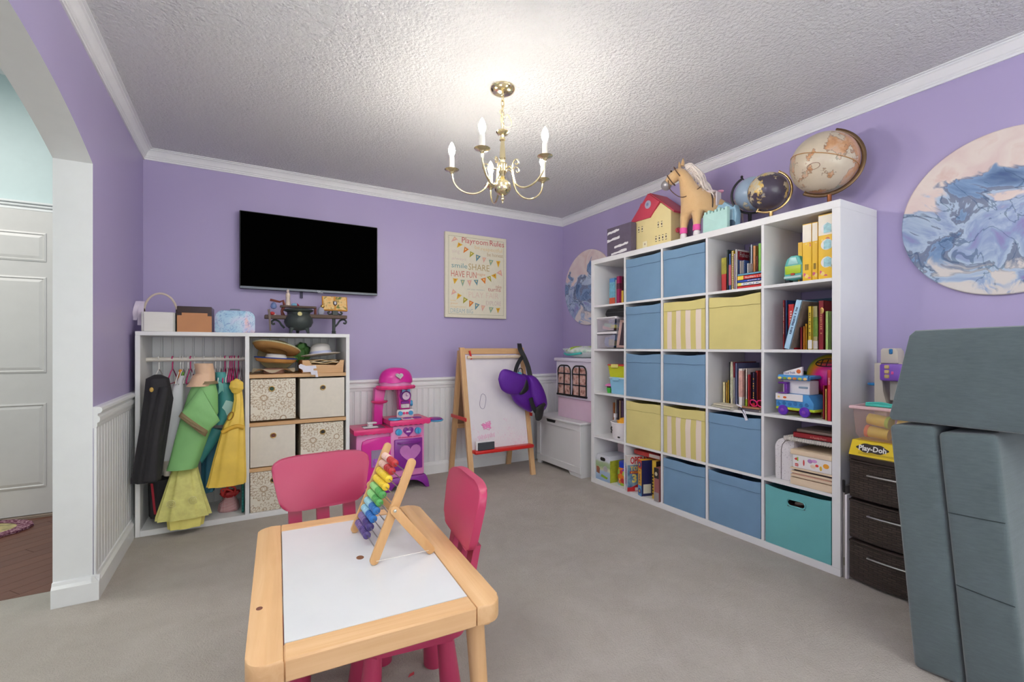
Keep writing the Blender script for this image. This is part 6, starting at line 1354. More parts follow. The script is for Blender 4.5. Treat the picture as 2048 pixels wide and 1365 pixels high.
B().box((0.115, 0.017, 0.148), (0.162, 0.021, 0.158), 0.001).build('grey_slot', flat((140, 160, 180), 0.4), t)
B().tube(smooth_path([(0.070, -0.008, 0.120), (0.024, -0.012, 0.120), (0.060, -0.008, 0.120)], 2), 0.003).box((0.02, -0.014, 0.168), (0.068, 0.03, 0.178), 0.004).box((0.052, -0.010, 0.118), (0.068, 0.02, 0.172), 0.004).box((0.022, -0.012, 0.116), (0.066, 0.02, 0.122), 0.003).build('purple_window_seat', flat((106, 40, 150), 0.3), t)
B().tube([(0.018, 0.004, 0.203), (TW - 0.028, 0.004, 0.203)], 0.014, 14).build('awning_roll', TB, t)
B().box((0.012, 0.004, 0.196), (TW - 0.025, 0.11, 0.216), 0.006).build('roof', TB, t)
for i in range(6): B().sph((0.03 + i * 0.027, -0.010, 0.199), (0.011, 0.003, 0.007)).build('awning_picture', flat([(226, 206, 96), (130, 160, 60), (226, 190, 80), (206, 120, 50), (170, 186, 90), (232, 190, 120)][i]), t)
B().prism([(0.045, 0.217), (0.142, 0.217), (0.142, 0.262), (0.045, 0.232)], 0.0, 0.014).build('roof_sign', WHP, t, smooth=False)
text('Food Truck', 0.011, flat((40, 50, 120)), t, (0.050, -0.0006, 0.2205), 'sign_lettering', wid=0.058, rot=R(5), bold=0.02)
B().sph((0.126, 0.0, 0.237), (0.012, 0.002, 0.011)).build('pretzel_logo', flat((222, 110, 50)), t)
t = thing('rainbow_ball', 'rainbow bouncy ball with black grid patch at the back of the truck cube', 'ball', cell(4, 2, 0.222, 0.252, 0.212), R(-90))
k = N('rainbow_ball'); v = k.coord(); s = k.sep(v); cx = k.math('SUBTRACT', s[0], 0.045); r2 = k.math('SQRT', k.math('ADD', k.math('MULTIPLY', cx, cx), k.math('MULTIPLY', k.math('ADD', s[2], 0.02), k.math('ADD', s[2], 0.02))))
k.set(Base_Color=k.ramp(k.math('MULTIPLY', r2, 6.5), [(0.0, (120, 30, 160)), (0.25, (206, 30, 150)), (0.48, (226, 36, 130)), (0.66, (232, 120, 40)), (0.82, (226, 190, 40)), (1.0, (130, 180, 60))]), Roughness=0.3)
B().sph((0, 0, 0), 0.115, 32, 22).build('ball_skin', k.m, t)
pts = []
for i in range(24):
    a = 2*PI*i/24; x, z = 0.02 + 0.055 * math.cos(a), 0.065 + 0.026 * math.sin(a) * (1 if math.sin(a) > 0 else 0.5); pts.append((x, -math.sqrt(max(0.1165 ** 2 - x*x - z*z, 0)), z))
B().tube(pts, 0.0028, 6, closed=True).build('grid_outline', BLACK, t)
for x in (-0.005, 0.02, 0.045):
    B().tube([(x, -math.sqrt(0.1165 ** 2 - x*x - z*z), z) for z in (0.054, 0.07, 0.086)], 0.0022, 6).build('grid_bar', BLACK, t)
B().tube([(x, -math.sqrt(0.1165 ** 2 - x*x - 0.07 ** 2), 0.07) for x in (-0.033, -0.01, 0.02, 0.05, 0.072)], 0.0022, 6).build('grid_bar', BLACK, t)
t = thing('toy_heap_box', 'dim red toy bin tucked behind the food truck', 'toy bin', cell(4, 2, 0.015, 0.20, 0.0005), R(-90))
B().prism([(0.0, 0), (0.29, 0), (0.29, 0.09), (0.105, 0.092), (0.09, 0.20), (0.0, 0.19)], 0.0, 0.15, bev=0.01).build('bin_body', mat('dim_red_toys', (122, 36, 34), 0.5, var=0.5, vs=16), t)
B().sph((0.05, 0.05, 0.212), (0.04, 0.05, 0.02)).build('dark_green_toy', flat((40, 66, 40), 0.5), t)
t = thing('number_puzzle', 'pale number puzzle board standing behind the truck bonnet', 'puzzle', cell(4, 2, 0.235, 0.12, 0.0005), R(-90))
B().prism([(0, 0), (0.06, 0), (0.06, 0.10), (0.045, 0.115), (0.02, 0.10), (0.0, 0.06)], 0, 0.012, bev=0.002).build('board', flat((216, 206, 196), 0.6), t)
text('2', 0.05, flat((110, 160, 206)), t, (0.018, -0.001, 0.045), 'printed_number', bold=0.03)
B().box((0.0, -0.001, 0.002), (0.058, 0.0, 0.02)).build('orange_band', flat((206, 150, 100)), t)

# ---- craft cube
t = thing('speckled_case', 'white speckled rounded case standing in the craft cube', 'case', cell(4, 3, 0.036, 0.045, 0.0005), R(-90))
k = N('speckled_vinyl'); v = k.coord(); vo = k.n('TexVoronoi'); k.l(v, vo.inputs['Vector']); vo.inputs['Scale'].default_value = 130
k.set(Base_Color=k.mix(k.math('LESS_THAN', vo.outputs[0], 0.18), rgb((224, 220, 222)), rgb((120, 112, 120))), Roughness=0.4)
cp = [(0.0, 0.0), (0.102, 0.0), (0.102, 0.225), (0.05, 0.225)] + [(0.05 - 0.05 * math.sin(a), 0.175 + 0.05 * math.cos(a)) for a in [PI/2 * i / 6 for i in range(1, 7)]]
B().prism(cp, 0.0, 0.22, bev=0.004).build('case_shell', k.m, t)
B().tube([(x, -0.001, z) for x, z in [(0.034, 0.0), (0.034, 0.16), (0.04, 0.19), (0.056, 0.212), (0.085, 0.222)]], 0.0016, 5).build('zip_line', flat((110, 100, 100)), t)
def craft(name, label, lx, w, z, h, d, dep, m, cat, par=None): 
    t = thing(name, label, cat, cell(4, 3, lx, d, z), R(-90)); B().box((0, 0, 0), (w, dep, h), 0.0015).build('panel', m, t); return t
BIRCH = wood('pale_birch', (222, 196, 162), (240, 222, 196), 'x', 0.8, 0.6)
cx0, cwd = 0.140, cw - 0.142
z = 0.0005
craft('wooden_puzzle_box', 'pale wooden puzzle box at the bottom of the craft stack', cx0, cwd, z, 0.036, 0.004, 0.24, BIRCH, 'puzzle'); z += 0.0405
t = craft('puzzle_tray', 'wooden puzzle tray second from the bottom of the craft stack', cx0, cwd, z, 0.012, 0.006, 0.24, BIRCH, 'puzzle tray'); B().box((0.006, 0.006, 0.012), (cwd - 0.006, 0.23, 0.018)).build('inlay', flat((196, 150, 130)), t, smooth=False); z += 0.0195
t = craft('puzzle_tray', 'wooden puzzle tray third from the bottom of the craft stack', cx0, cwd, z, 0.010, 0.008, 0.24, BIRCH, 'puzzle tray'); B().box((0.012, 0.012, 0.010), (cwd - 0.012, 0.23, 0.019)).build('dark_pieces', flat((70, 56, 56)), t, smooth=False); z += 0.0205
craft('wooden_board', 'thin wooden board directly under the white brick set box', cx0, cwd, z, 0.009, 0.004, 0.24, BIRCH, 'board'); z += 0.0098
t = thing('brick_set_box', 'white building brick set box with colourful prints in the craft stack', 'toy box', cell(4, 3, cx0 + 0.012, 0.006, z), R(-90))
B().box((0, 0, 0), (cwd - 0.014, 0.2, 0.066), 0.0015).build('box_body', flat((236, 232, 230), 0.4), t)
B().box((0.012, -0.001, 0.008), (0.028, 0.0, 0.022)).build('red_logo_square', flat((206, 40, 36)), t, smooth=False)
text('LEGO', 0.005, flat((244, 240, 236)), t, (0.0135, -0.0016, 0.0125), 'logo_lettering', wid=0.013, bold=0.02)
B().prism([(0.008, 0.045), (0.016, 0.038), (0.026, 0.044), (0.018, 0.053)], -0.001, 0).build('red_brick_print', flat((206, 60, 50)), t, smooth=False)
B().box((0.022, -0.001, 0.036), (0.028, 0.0, 0.056)).build('green_brick_print', flat((150, 190, 60)), t, smooth=False)
for i, (x, zz_, cc, sx_, sz_) in enumerate([(0.055, 0.032, (206, 60, 60), 0.004, 0.016), (0.085, 0.046, (176, 130, 190), 0.012, 0.010), (0.105, 0.050, (206, 150, 206), 0.014, 0.008), (0.118, 0.030, (206, 50, 50), 0.008, 0.007), (0.100, 0.022, (232, 206, 180), 0.014, 0.009), (0.136, 0.020, (226, 190, 70), 0.006, 0.012), (0.160, 0.036, (232, 160, 50), 0.014, 0.012)]): B().sph((x, -0.0002, zz_), (sx_, 0.0012, sz_), 12, 8).build('printed_blob', flat(cc), t)
z += 0.0668
craft('wooden_board', 'pale wooden board lying on top of the white brick set box', cx0, cwd, z, 0.026, 0.004, 0.24, BIRCH, 'board'); z += 0.0266
t = thing('spiral_sketch_pad', 'thick white spiral sketch pad overhanging the craft stack', 'sketch pad', cell(4, 3, 0.10, 0.004, max(z, 0.2265)), R(-90))
B().box((0, 0.008, 0), (cw - 0.104, 0.24, 0.018), 0.001).build('paper_block', flat((222, 216, 206), 0.8), t)
for i in range(20): B().tube([(0.008 + i * 0.0115, 0.008 + 0.010 * math.cos(a), 0.009 + 0.012 * math.sin(a)) for a in [2*PI*j/10 for j in range(10)]], 0.0016, 5, closed=True).build('spiral_ring', flat((206, 202, 196), 0.3), t)
z = max(z, 0.2265) + 0.0225
lay(4, 3, 0.155, cw - 0.157, z, 0.026, 0.006, 0.22, (142, 26, 36), 'dark red book lying on the spiral sketch pad', title='A Family Feast', ink=(206, 170, 150), tsz=0.35, tx=0.45); z += 0.0265
lay(4, 3, 0.165, cw - 0.167, z, 0.016, 0.02, 0.2, (122, 108, 98), 'grey brown book on top of the craft stack')

# ---------------------------------------------------------------- on top of the cube shelf
def top(lx, d, z=0.0): return (XS + d, YFAR - lx, KH + z)
t = thing('striped_box', 'dark grey paper covered box with torn white stripes on the shelf top', 'box', top(0.148, 0.04), R(-90))
k = N('grey_brushed_paper'); v = k.coord(); k.set(Base_Color=k.mix(k.noise(v, 14, 5, 0.7), rgb((84, 74, 92)), rgb((112, 102, 120))), Roughness=0.7)
B().box((0, 0, 0), (0.265, 0.055, 0.232), 0.002).build('box_body', k.m, t)
for i, (x, z, w) in enumerate(((0.008, 0.175, 0.13), (0.004, 0.115, 0.14), (0.085, 0.055, 0.15), (0.05, 0.006, 0.17))):
    q = random.Random(i + 1); n = 9
    up = [(x + w * j / n, z + 0.024 + 0.012 * j / n + q.uniform(-0.004, 0.004)) for j in range(n + 1)]; lo = [(x + w * j / n, z + 0.006 + 0.012 * j / n + q.uniform(-0.003, 0.003)) for j in range(n, -1, -1)]
    B().prism(up + lo, -0.0012, 0.0).build('torn_stripe', flat((232, 230, 232), 0.7), t, smooth=False)

HX = XS + 0.10
t = thing('dollhouse', 'cream toy dollhouse with red roof and round attic window on the shelf top', 'dollhouse', (HX, 2.625, KH), R(-90))
def hp(x, y): p = atX(1195 + x / 7.18, 320 + y / 7.18, HX); return (2.625 - p.y, p.z - KH)
CRM = mat('cream_plastic', (236, 220, 160), 0.45, var=0.02); HRD = mat('rose_red_plastic', (196, 66, 86), 0.45, var=0.03)
wl_ = [hp(490, 910), hp(760, 830), hp(905, 615), hp(1055, 720)]
HWD = wl_[3][0]
B().prism([(0, 0), (HWD, 0)] + wl_[::-1][0:1] + [wl_[2], wl_[1], (0.0, wl_[0][1])], 0.0, 0.16, bev=0.002).build('walls', CRM, t)
red = [hp(484, 912), hp(740, 488), hp(905, 600), hp(765, 830)]
B().prism(red, -0.012, 0.165, bev=0.002).build('gable_roof', HRD, t)
pk, ev = hp(740, 488), hp(1075, 735)
B().prism([pk, (pk[0] + 0.004, pk[1] + 0.006), (ev[0] + 0.012, ev[1] + 0.004), (ev[0] + 0.012, ev[1] - 0.010), hp(905, 600)], 0.0, 0.185, bev=0.002).build('main_roof', HRD, t)
wx, wz = hp(740, 645)
B().lathe([(0.001, 0.004), (0.026, 0.004), (0.030, 0.0)], (wx, -0.012, wz), 24, 'y').build('round_window', flat((176, 176, 196), 0.3), t)
B().lathe([(0.001, 0.006), (0.012, 0.0055)], (wx, -0.012, wz), 14, 'y').build('window_flower', flat((120, 140, 176), 0.4), t)
B().cyl((hp(600, 690)[0] - 0.006, 0.02, hp(600, 690)[1]), (hp(625, 620)[0] - 0.006, 0.02, hp(625, 620)[1]), 0.012, 0.010, 8).build('chimney', HRD, t)
for (cx_, cz_, n) in ((620, 1000, 2), (900, 925, 2), (915, 1118, 4)):
    for i in range(n):
        x, z = hp(cx_ + (i - (n - 1) / 2) * 48, cz_ - (i - (n - 1) / 2) * 12)
        wf_ = B().box((x - 0.008, -0.002, z - 0.015), (x + 0.008, 0.001, z + 0.015), 0.001).build('window_surround', flat((240, 230, 190), 0.5), t)
        B().box((x - 0.0045, -0.0028, z - 0.007), (x + 0.0045, -0.0015, z + 0.007)).build('window_opening', flat((70, 46, 36), 0.6), wf_, smooth=False)
        for dz in (0.018, -0.018): B().box((x - 0.006, -0.0026, z + dz - 0.002), (x + 0.006, -0.001, z + dz + 0.002)).build('window_dash', flat((96, 84, 70), 0.6), wf_, smooth=False)
dx, dz = hp(655, 1250); 
B().box((dx, -0.004, 0.001), (dx + 0.042, 0.0, 0.072), 0.001).build('door', flat((238, 230, 196), 0.5), t); B().sph((dx + 0.021, -0.004, 0.052), (0.006, 0.001, 0.008)).build('door_window', flat((170, 150, 130)), t)
sx_, sz_ = hp(1125, 985); crumple((HWD + 0.02, 0.05, sz_), (0.016, 0.02, 0.018), 0.3, 4).build('side_flower_box', HRD, t)

# toy horse
t = thing('toy_horse', 'plush tan toy horse with white mane saddle and pink ankle bands', 'toy horse', (2.60, 2.0, KH))
def skin(name, verts, edges, m, parent, sub=2):
    me = bpy.data.meshes.new(name); me.from_pydata([v[0] for v in verts], edges, []); o = bpy.data.objects.new(name, me); C.objects.link(o)
    sk = o.modifiers.new('skin', 'SKIN'); sk.use_smooth_shade = True
    for i, v in enumerate(verts): me.skin_vertices[0].data[i].radius = v[1] if isinstance(v[1], tuple) else (v[1], v[1])
    me.skin_vertices[0].data[0].use_root = True
    ss = o.modifiers.new('sub', 'SUBSURF'); ss.levels = sub; ss.render_levels = sub
    dg = bpy.context.evaluated_depsgraph_get(); dg.update()
    m2 = bpy.data.meshes.new_from_object(o.evaluated_get(dg)); bpy.data.objects.remove(o)
    m2.materials.clear(); m2.materials.append(m); m2.shade_smooth(); return link(name, m2, parent)
HO = V((2.60, 2.0, 0))
def hv(x, y, z):
    s = max(0.0, min(1.0, (z - 2.10) / 0.10))
    return tuple(V((x, y - 0.034 * s, z - 0.018 * s)) - V((2.60, 2.0, KH)))
k = N('tan_plush'); v = k.coord(); k.set(Base_Color=k.mix(k.noise(v, 12, 3), rgb((206, 164, 112)), rgb((226, 190, 142))), Roughness=1.0, Sheen_Weight=0.4); k.bump(k.noise(v, 380, 2), 0.5, 0.004); PLU = k.m
vts = [(hv(2.69, 1.905, 2.035), 0.082), (hv(2.61, 1.96, 2.025), 0.076), (hv(2.535, 2.015, 2.035), 0.080), (hv(2.50, 2.03, 2.12), 0.060), (hv(2.475, 2.06, 2.20), 0.046), (hv(2.46, 2.09, 2.262), 0.046), (hv(2.445, 2.125, 2.245), 0.044), (hv(2.43, 2.16, 2.215), 0.032), (hv(2.425, 2.172, 2.200), 0.026),
       (hv(2.515, 2.064, 1.975), 0.038), (hv(2.505, 2.068, 1.90), 0.024), (hv(2.505, 2.07, 1.845), 0.020),
       (hv(2.515, 1.970, 1.975), 0.038), (hv(2.505, 1.968, 1.90), 0.024), (hv(2.505, 1.968, 1.845), 0.020),
       (hv(2.69, 1.955, 1.975), 0.038), (hv(2.69, 1.96, 1.905), 0.024), (hv(2.695, 1.96, 1.845), 0.019),
       (hv(2.69, 1.865, 1.975), 0.038), (hv(2.69, 1.86, 1.905), 0.024), (hv(2.695, 1.86, 1.845), 0.019)]
eds = [(0, 1), (1, 2), (2, 3), (3, 4), (4, 5), (5, 6), (6, 7), (7, 8), (2, 9), (9, 10), (10, 11), (2, 12), (12, 13), (13, 14), (0, 15), (15, 16), (16, 17), (0, 18), (18, 19), (19, 20)]
hb = skin('body', vts, eds, PLU, t)
for (dx_, dy_) in ((0.012, 0.02), (-0.012, -0.02)):
    c = V(hv(2.458 + dx_, 2.085 + dy_, 2.292)); B().tube([c, c + V((0.002, dy_ * 0.15, 0.026)), c + V((0.0, dy_ * 0.3, 0.048))], [0.014, 0.012, 0.002], 10, flat=0.6).build('ear', PLU, t)
HAIR = mat('white_mane', (232, 222, 214), 0.8, var=0.1, vs=40)
q = random.Random(11); b = B()
for i in range(44):
    s = q.random(); a = V((2.478, 2.045, 2.292)).lerp(V((2.545, 1.995, 2.13)), s); sd = V((0.02 + q.uniform(-0.01, 0.02), -0.035 + q.uniform(-0.02, 0.01), 0)); L0 = 0.09 + 0.09 * q.random()
    pts = [a, a + sd * 0.7 + V((0, 0, 0.008)), a + sd * 1.5 + V((0.01, -0.01, -L0 * 0.5)), a + sd * 1.7 + V((0.015, -0.012, -L0))]
    b.tube(smooth_path([tuple(p - V((2.60, 2.0, KH))) for p in pts], 3), [0.005] * 7 + [0.003, 0.002, 0.001], 5)
ob = b.build('mane', HAIR, t); ob['kind'] = 'stuff'
b = B(); q = random.Random(5)
for i in range(10): b.tube(smooth_path([hv(2.755, 1.875, 2.06), hv(2.79 + q.uniform(-.01, .01), 1.865 + q.uniform(-.015, .015), 2.03), hv(2.79 + q.uniform(-.015, .015), 1.86 + q.uniform(-.02, .02), 1.90)], 4), [0.007] * 6 + [0.004, 0.003, 0.001], 5)
b.build('tail', HAIR, t)['kind'] = 'stuff'
for i in (11, 14, 17, 20):
    c = V(vts[i][0]); B().lathe([(0.020, -0.024), (0.022, -0.018), (0.019, 0.006), (0.001, 0.010)], c, 14).build('hoof', flat((232, 226, 226), 0.6), t)
    B().lathe([(0.0235, 0.006), (0.0245, 0.012), (0.0240, 0.040), (0.0225, 0.044)], c, 16, cap=False).build('ankle_band', flat((226, 86, 160), 0.7), t)
mz = V(hv(2.424, 2.176, 2.196)); B().sph(mz, (0.033, 0.034, 0.033)).build('silver_muzzle', mat('silver_muzzle', (170, 168, 170), 0.3, 0.6), t)
for (x, y, z) in ((2.403, 2.118, 2.266), (2.468, 2.166, 2.258)): B().sph(hv(x, y, z), 0.006).build('eye', BLACK, t)
BRI = flat((86, 58, 40), 0.5)
def ring3(c, ax, r, n=20):
    ax = V(ax).normalized(); u = ax.orthogonal().normalized(); w = ax.cross(u); return [tuple(V(c) + (u * math.cos(2*PI*i/n) + w * math.sin(2*PI*i/n)) * r) for i in range(n)]
hd = V((-0.035, 0.08, -0.055))
B().tube(ring3(hv(2.437, 2.148, 2.222), hd, 0.041), 0.0035, 6, closed=True).build('noseband', BRI, t)
B().tube(ring3(hv(2.455, 2.102, 2.256), hd, 0.053), 0.0035, 6, closed=True).build('headstall', BRI, t)
B().tube(smooth_path([hv(2.402, 2.142, 2.215), hv(2.41, 2.11, 2.14), hv(2.44, 2.04, 2.075), hv(2.47, 1.985, 2.085), hv(2.51, 1.955, 2.13)], 5), 0.0028, 6).build('reins', BRI, t)
B().sph(hv(2.60, 1.955, 2.098), (0.055, 0.062, 0.018), mx=None).build('saddle', flat((222, 206, 206), 0.5), t); B().box(hv(2.575, 1.876, 2.0), hv(2.625, 1.886, 2.09), 0.006).build('saddle_flap', flat((226, 214, 216), 0.5), t)
B().sph(hv(2.655, 1.925, 2.108), (0.012, 0.04, 0.014)).build('pink_cantle', flat((214, 150, 176), 0.5), t)
B().tube(ring3(hv(2.605, 1.962, 2.025), (0.08, -0.05, 0), 0.081), 0.004, 6, closed=True).build('girth', flat((60, 48, 44), 0.6), t)

t = thing('castle_block', 'mint green toy castle wall with notched top on the shelf top', 'toy castle', top(1.058, 0.02), R(-90))
n = 7; pl = [(0, 0), (0.168, 0)]
for i in range(n, 0, -1): pl += [(0.168 * i / n, 0.126 + 0.005 * (i % 3)), (0.168 * (i - 0.62) / n, 0.126 + 0.005 * (i % 3)), (0.168 * (i - 0.62) / n, 0.114), (0.168 * (i - 1) / n + 0.001, 0.114)]
B().prism(pl, 0, 0.028, bev=0.001).build('castle_wall', mat('mint_foam', (184, 224, 216), 0.7, var=0.05, bump=0.3, bs=160), t)
t = thing('toy_carriage', 'blue clear toy carriage with small wheel behind the castle wall', 'toy carriage', (2.565, 1.875, KH), R(-90))
BLC = mat('ice_blue_plastic', (150, 190, 212), 0.25, var=0.1, vs=30)
B().prism([(0, 0.012), (0.135, 0.012), (0.142, 0.10), (0.128, 0.148), (0.118, 0.130), (0.06, 0.185), (0.045, 0.165), (0.02, 0.178), (0, 0.15)], 0, 0.045, bev=0.003).build('carriage_body', BLC, t)
B().box((0.02, -0.004, 0.04), (0.05, 0.0, 0.145), 0.003).build('grey_door', flat((120, 130, 140), 0.5), t); B().box((0.065, -0.004, 0.05), (0.12, 0.0, 0.125), 0.003).build('clear_window', flat((176, 206, 220), 0.15), t)
for x in (0.035, 0.108): B().lathe([(0.012, -0.003), (0.028, -0.003), (0.030, 0.0), (0.028, 0.003), (0.012, 0.003)], (x, -0.006, 0.0305), 22, 'y').build('wheel', flat((80, 100, 120), 0.4), t)

# globes
def globe_mat(name, sea, lands, sc, th, seed):
    k = N(name); v = k.coord(); mp = k.n('Mapping'); k.l(v, mp.inputs[0]); mp.inputs['Location'].default_value = seed
    f = k.noise(mp.outputs[0], sc, 6, 0.62); g = k.noise(mp.outputs[0], sc * 2.2, 4, 0.6)
    land = k.ramp(g, lands); e = k.math('GREATER_THAN', f, th); rim = k.math('LESS_THAN', k.math('ABSOLUTE', k.math('SUBTRACT', f, th)), 0.008)
    c = k.mix(e, k.mix(k.noise(v, 30, 3), rgb(sea), rgb([x * 0.94 for x in sea])), land); c = k.mix(k.math('MULTIPLY', rim, 0.5), c, rgb([x * 0.55 for x in lands[0][1]]))
    k.set(Base_Color=c, Roughness=0.3, Coat_Weight=0.2); return k.m
def globe(label, c, r, m, ring_m, base_m, a0, a1, ro, base_r, side=1, tick=None, extra=None):
    c = V(c); t = thing('globe', label, 'globe', (c.x, c.y, KH)); cz = c.z - KH
    B().sph((0, 0, cz), r, 40, 28).build('sphere', m, t)
    vd = V((c.x, c.y, 0)).normalized(); rt = V((vd.y, -vd.x, 0)); up = V((0, 0, 1)); cc = V((0, 0, cz))
    P_ = lambda a, q: cc + (rt * math.cos(a) + up * math.sin(a)) * q
    B().tube([P_(R(a0 + (a1 - a0) * i / 30), ro) for i in range(31)], 0.0075 * r / 0.11, 8, flat=0.45, up=tuple(P_(R(a0), 1) - cc)).build('meridian_arm', ring_m, t)
    for a in (a0, a1): B().cyl(P_(R(a), r * 0.98), P_(R(a), ro + 0.008), 0.003, None, 8).build('pivot_pin', ring_m, t)
    am = R(-90 + (8 if side > 0 else -8)); bt = P_(am, ro)
    B().lathe([(base_r, 0), (base_r, 0.006), (base_r * 0.75, 0.012), (0.014, 0.02), (0.010, 0.035), (0.011, max(bt.z - 0.004, 0.04))], (bt.x, bt.y, 0), 28).build('stand', base_m, t)
    if extra: extra(t, P_, cz)
    return t
ANT = globe_mat('antique_map', (216, 202, 178), [(0.30, (178, 122, 86)), (0.46, (206, 156, 112)), (0.56, (212, 178, 150)), (0.68, (160, 168, 150))], 5.2, 0.51, (0.31, 0.62, 0.15))
def eq(t, P_, cz):
    ax = V((P_(R(72), 1) - P_(R(-108), 1))).normalized(); B().tube(ring3((0, 0, cz), ax, 0.1585, 60), 0.0022, 6, closed=True).build('equator_band', flat((190, 140, 84), 0.4), t)
    vd = V((2.665, 1.297, 0)).normalized(); rt = V((vd.y, -vd.x, 0)); pts = []
    for i in range(24):
        a = 2*PI*i/24; x, z = -0.045 + 0.028 * math.cos(a), -0.052 + 0.015 * math.sin(a); pts.append(tuple(V((0, 0, cz)) + rt * x + V((0, 0, z)) - vd * math.sqrt(0.158 ** 2 - x*x - z*z)))
    B().tube(pts, 0.0011, 5, closed=True).build('map_cartouche', flat((140, 90, 76), 0.5), t)
globe('large antique cream globe with bronze arm at the shelf end', (2.665, 1.297, 2.083), 0.157, ANT, mat('bronze', (116, 92, 66), 0.35, 0.7), mat('copper_stand', (150, 92, 60), 0.3, 0.8), 72, -122, 0.17, 0.075, 1, extra=eq)
DRK = globe_mat('charcoal_map', (74, 66, 82), [(0.30, (206, 170, 96)), (0.46, (196, 190, 168)), (0.56, (214, 176, 80)), (0.68, (150, 150, 150))], 6.5, 0.50, (1.7, 0.2, 0.9))
GLD = mat('satin_gold', (222, 190, 130), 0.25, 1.0, var=0)
globe('charcoal globe with gold arm, nearest of the two small globes', (2.60, 1.562, 1.999), 0.105, DRK, GLD, GLD, 62, -118, 0.117, 0.052, 1)
BLG = globe_mat('pale_blue_map', (166, 190, 214), [(0.30, (206, 196, 160)), (0.50, (220, 214, 190)), (0.68, (190, 170, 140))], 6.0, 0.57, (3.1, 1.2, 0.4))
def knob(t, P_, cz): B().sph(P_(R(118), 0.131), 0.008).build('black_knob', BLACK, t)
globe('pale blue globe with black arm half hidden behind the charcoal globe', (2.735, 1.738, 2.058), 0.103, BLG, BLACK, BLACK, 118, 292, 0.119, 0.055, -1, extra=knob)

# ---------------------------------------------------------------- corner beside the shelf
t = thing('folded_stool', 'flat folded white step stool wedged between shelf and drawer tower', 'step stool', (2.495, 1.133, 0), R(-90))
B().box((0.001, 0.0, 0), (0.010, 0.30, 0.44), 0.002).build('grey_side', flat((150, 144, 140), 0.5), t)
B().prism([(0.012, 0), (0.022, 0), (0.022, 0.40), (0.012, 0.40)], -0.004, 0.30, bev=0.002).build('white_leg', WHP, t)
B().box((0.002, -0.006, 0.41), (0.014, 0.0, 0.47), 0.003).build('black_catch', BLACK, t); B().box((0.006, -0.004, 0.06), (0.012, 0.0, 0.10), 0.002).build('hinge', flat((90, 84, 70), 0.4), t)
t = thing('drawer_tower', 'dark brown wicker look three drawer plastic tower', 'drawer unit', (2.50, 1.106, 0), R(-90))
k = N('woven_brown_plastic'); v = k.coord(); s = k.sep(v)
br = k.n('TexBrick'); cb = k.n('CombineXYZ'); k.l(k.math('ADD', s[0], s[1]), cb.inputs[0]); k.l(s[2], cb.inputs[1]); k.l(cb.outputs[0], br.inputs['Vector'])
br.inputs['Scale'].default_value = 1.0; br.inputs['Brick Width'].default_value = 0.034; br.inputs['Row Height'].default_value = 0.0105; br.inputs['Mortar Size'].default_value = 0.0016; br.inputs['Mortar Smooth'].default_value = 0.6
br.inputs['Color1'].default_value = rgb((54, 43, 38)); br.inputs['Color2'].default_value = rgb((72, 60, 54)); br.inputs['Mortar'].default_value = rgb((18, 14, 12))
k.set(Base_Color=br.outputs[0], Roughness=0.38); iv = k.math('SUBTRACT', 1.0, br.outputs[1]); k.bump(iv, 0.7, 0.003); WOV = k.m
BRNP = mat('brown_plastic', (50, 40, 36), 0.35, var=0.03); DWW, DWD = 0.335, 0.33
B().box((0, 0.02, 0), (DWW, DWD, 0.585), 0.006).build('tower_frame', BRNP, t)
b = B(); b.prism([(0, 0.0)] + [(DWW * i / 14, 0.026 * math.sin(PI * i / 14)) for i in range(1, 14)] + [(DWW, 0.0), (DWW, -DWD), (0, -DWD)], 0.578, 0.598, lambda a, b_, d: (a, -b_, d), bev=0.003); b.build('top_cap', BRNP, t)
def bow(x): return -0.022 * math.sin(PI * x / DWW)
for (z0, z1) in ((0.012, 0.196), (0.206, 0.388), (0.398, 0.574)):
    b = B(); n = 16; rows = []
    for (zz_, off) in ((z0, 0.018), (z0 + 0.002, 0.0), (z0 + 0.012, -0.004), (z1 - 0.012, -0.002), (z1 - 0.006, -0.010), (z1, -0.006), (z1 + 0.002, 0.018)):
        rows.append([(0.004 + (DWW - 0.008) * j / n, bow(DWW * j / n) + off, zz_) for j in range(n + 1)])
    b.grid(rows); dr = b.build('drawer', WOV, t)
    zh = z1 - 0.055; xs = [0.088 + 0.15 * i / 8 for i in range(9)]
    B().tube([(xs[0], bow(xs[0]) - 0.002, zh)] + [(x, bow(x) - 0.018, zh) for x in xs] + [(xs[-1], bow(xs[-1]) - 0.002, zh)], 0.0042, 8).build('handle', STEEL, dr)
    B().tube([(0.006 + (DWW - 0.012) * j / n, bow(DWW * j / n) - 0.010, z1 - 0.002) for j in range(n + 1)], 0.0045, 6).build('drawer_lip', BRNP, dr)
t = thing('dough_box', 'yellow modelling dough box with black cloud logo on the drawer tower', 'toy box', (2.505, 1.108, 0.598), R(-90))
PDY = flat((240, 208, 36), 0.4); PW = 0.215
b = B(); rows = [[(0, -0.006, 0), (PW, -0.012, 0), (PW, 0.13, 0), (0, 0.13, 0)], [(0.010, 0.008, 0.070), (PW - 0.01, 0.006, 0.070), (PW - 0.01, 0.125, 0.070), (0.010, 0.125, 0.070)]]
vs = b.grid(rows, cu=True); b.cap(vs[0], True); b.cap(vs[1]); b.build('box_body', PDY, t, smooth=False)
slp = math.atan2(0.0145, 0.070)
FS = M.Rotation(-slp, 4, 'X') @ M(((1, 0, 0, 0), (0, 0, -1, 0), (0, 1, 0, 0), (0, 0, 0, 1)))
def onface(x, z): return (x, -0.0075 - 0.004 * (x / PW) + z * 0.205, z)
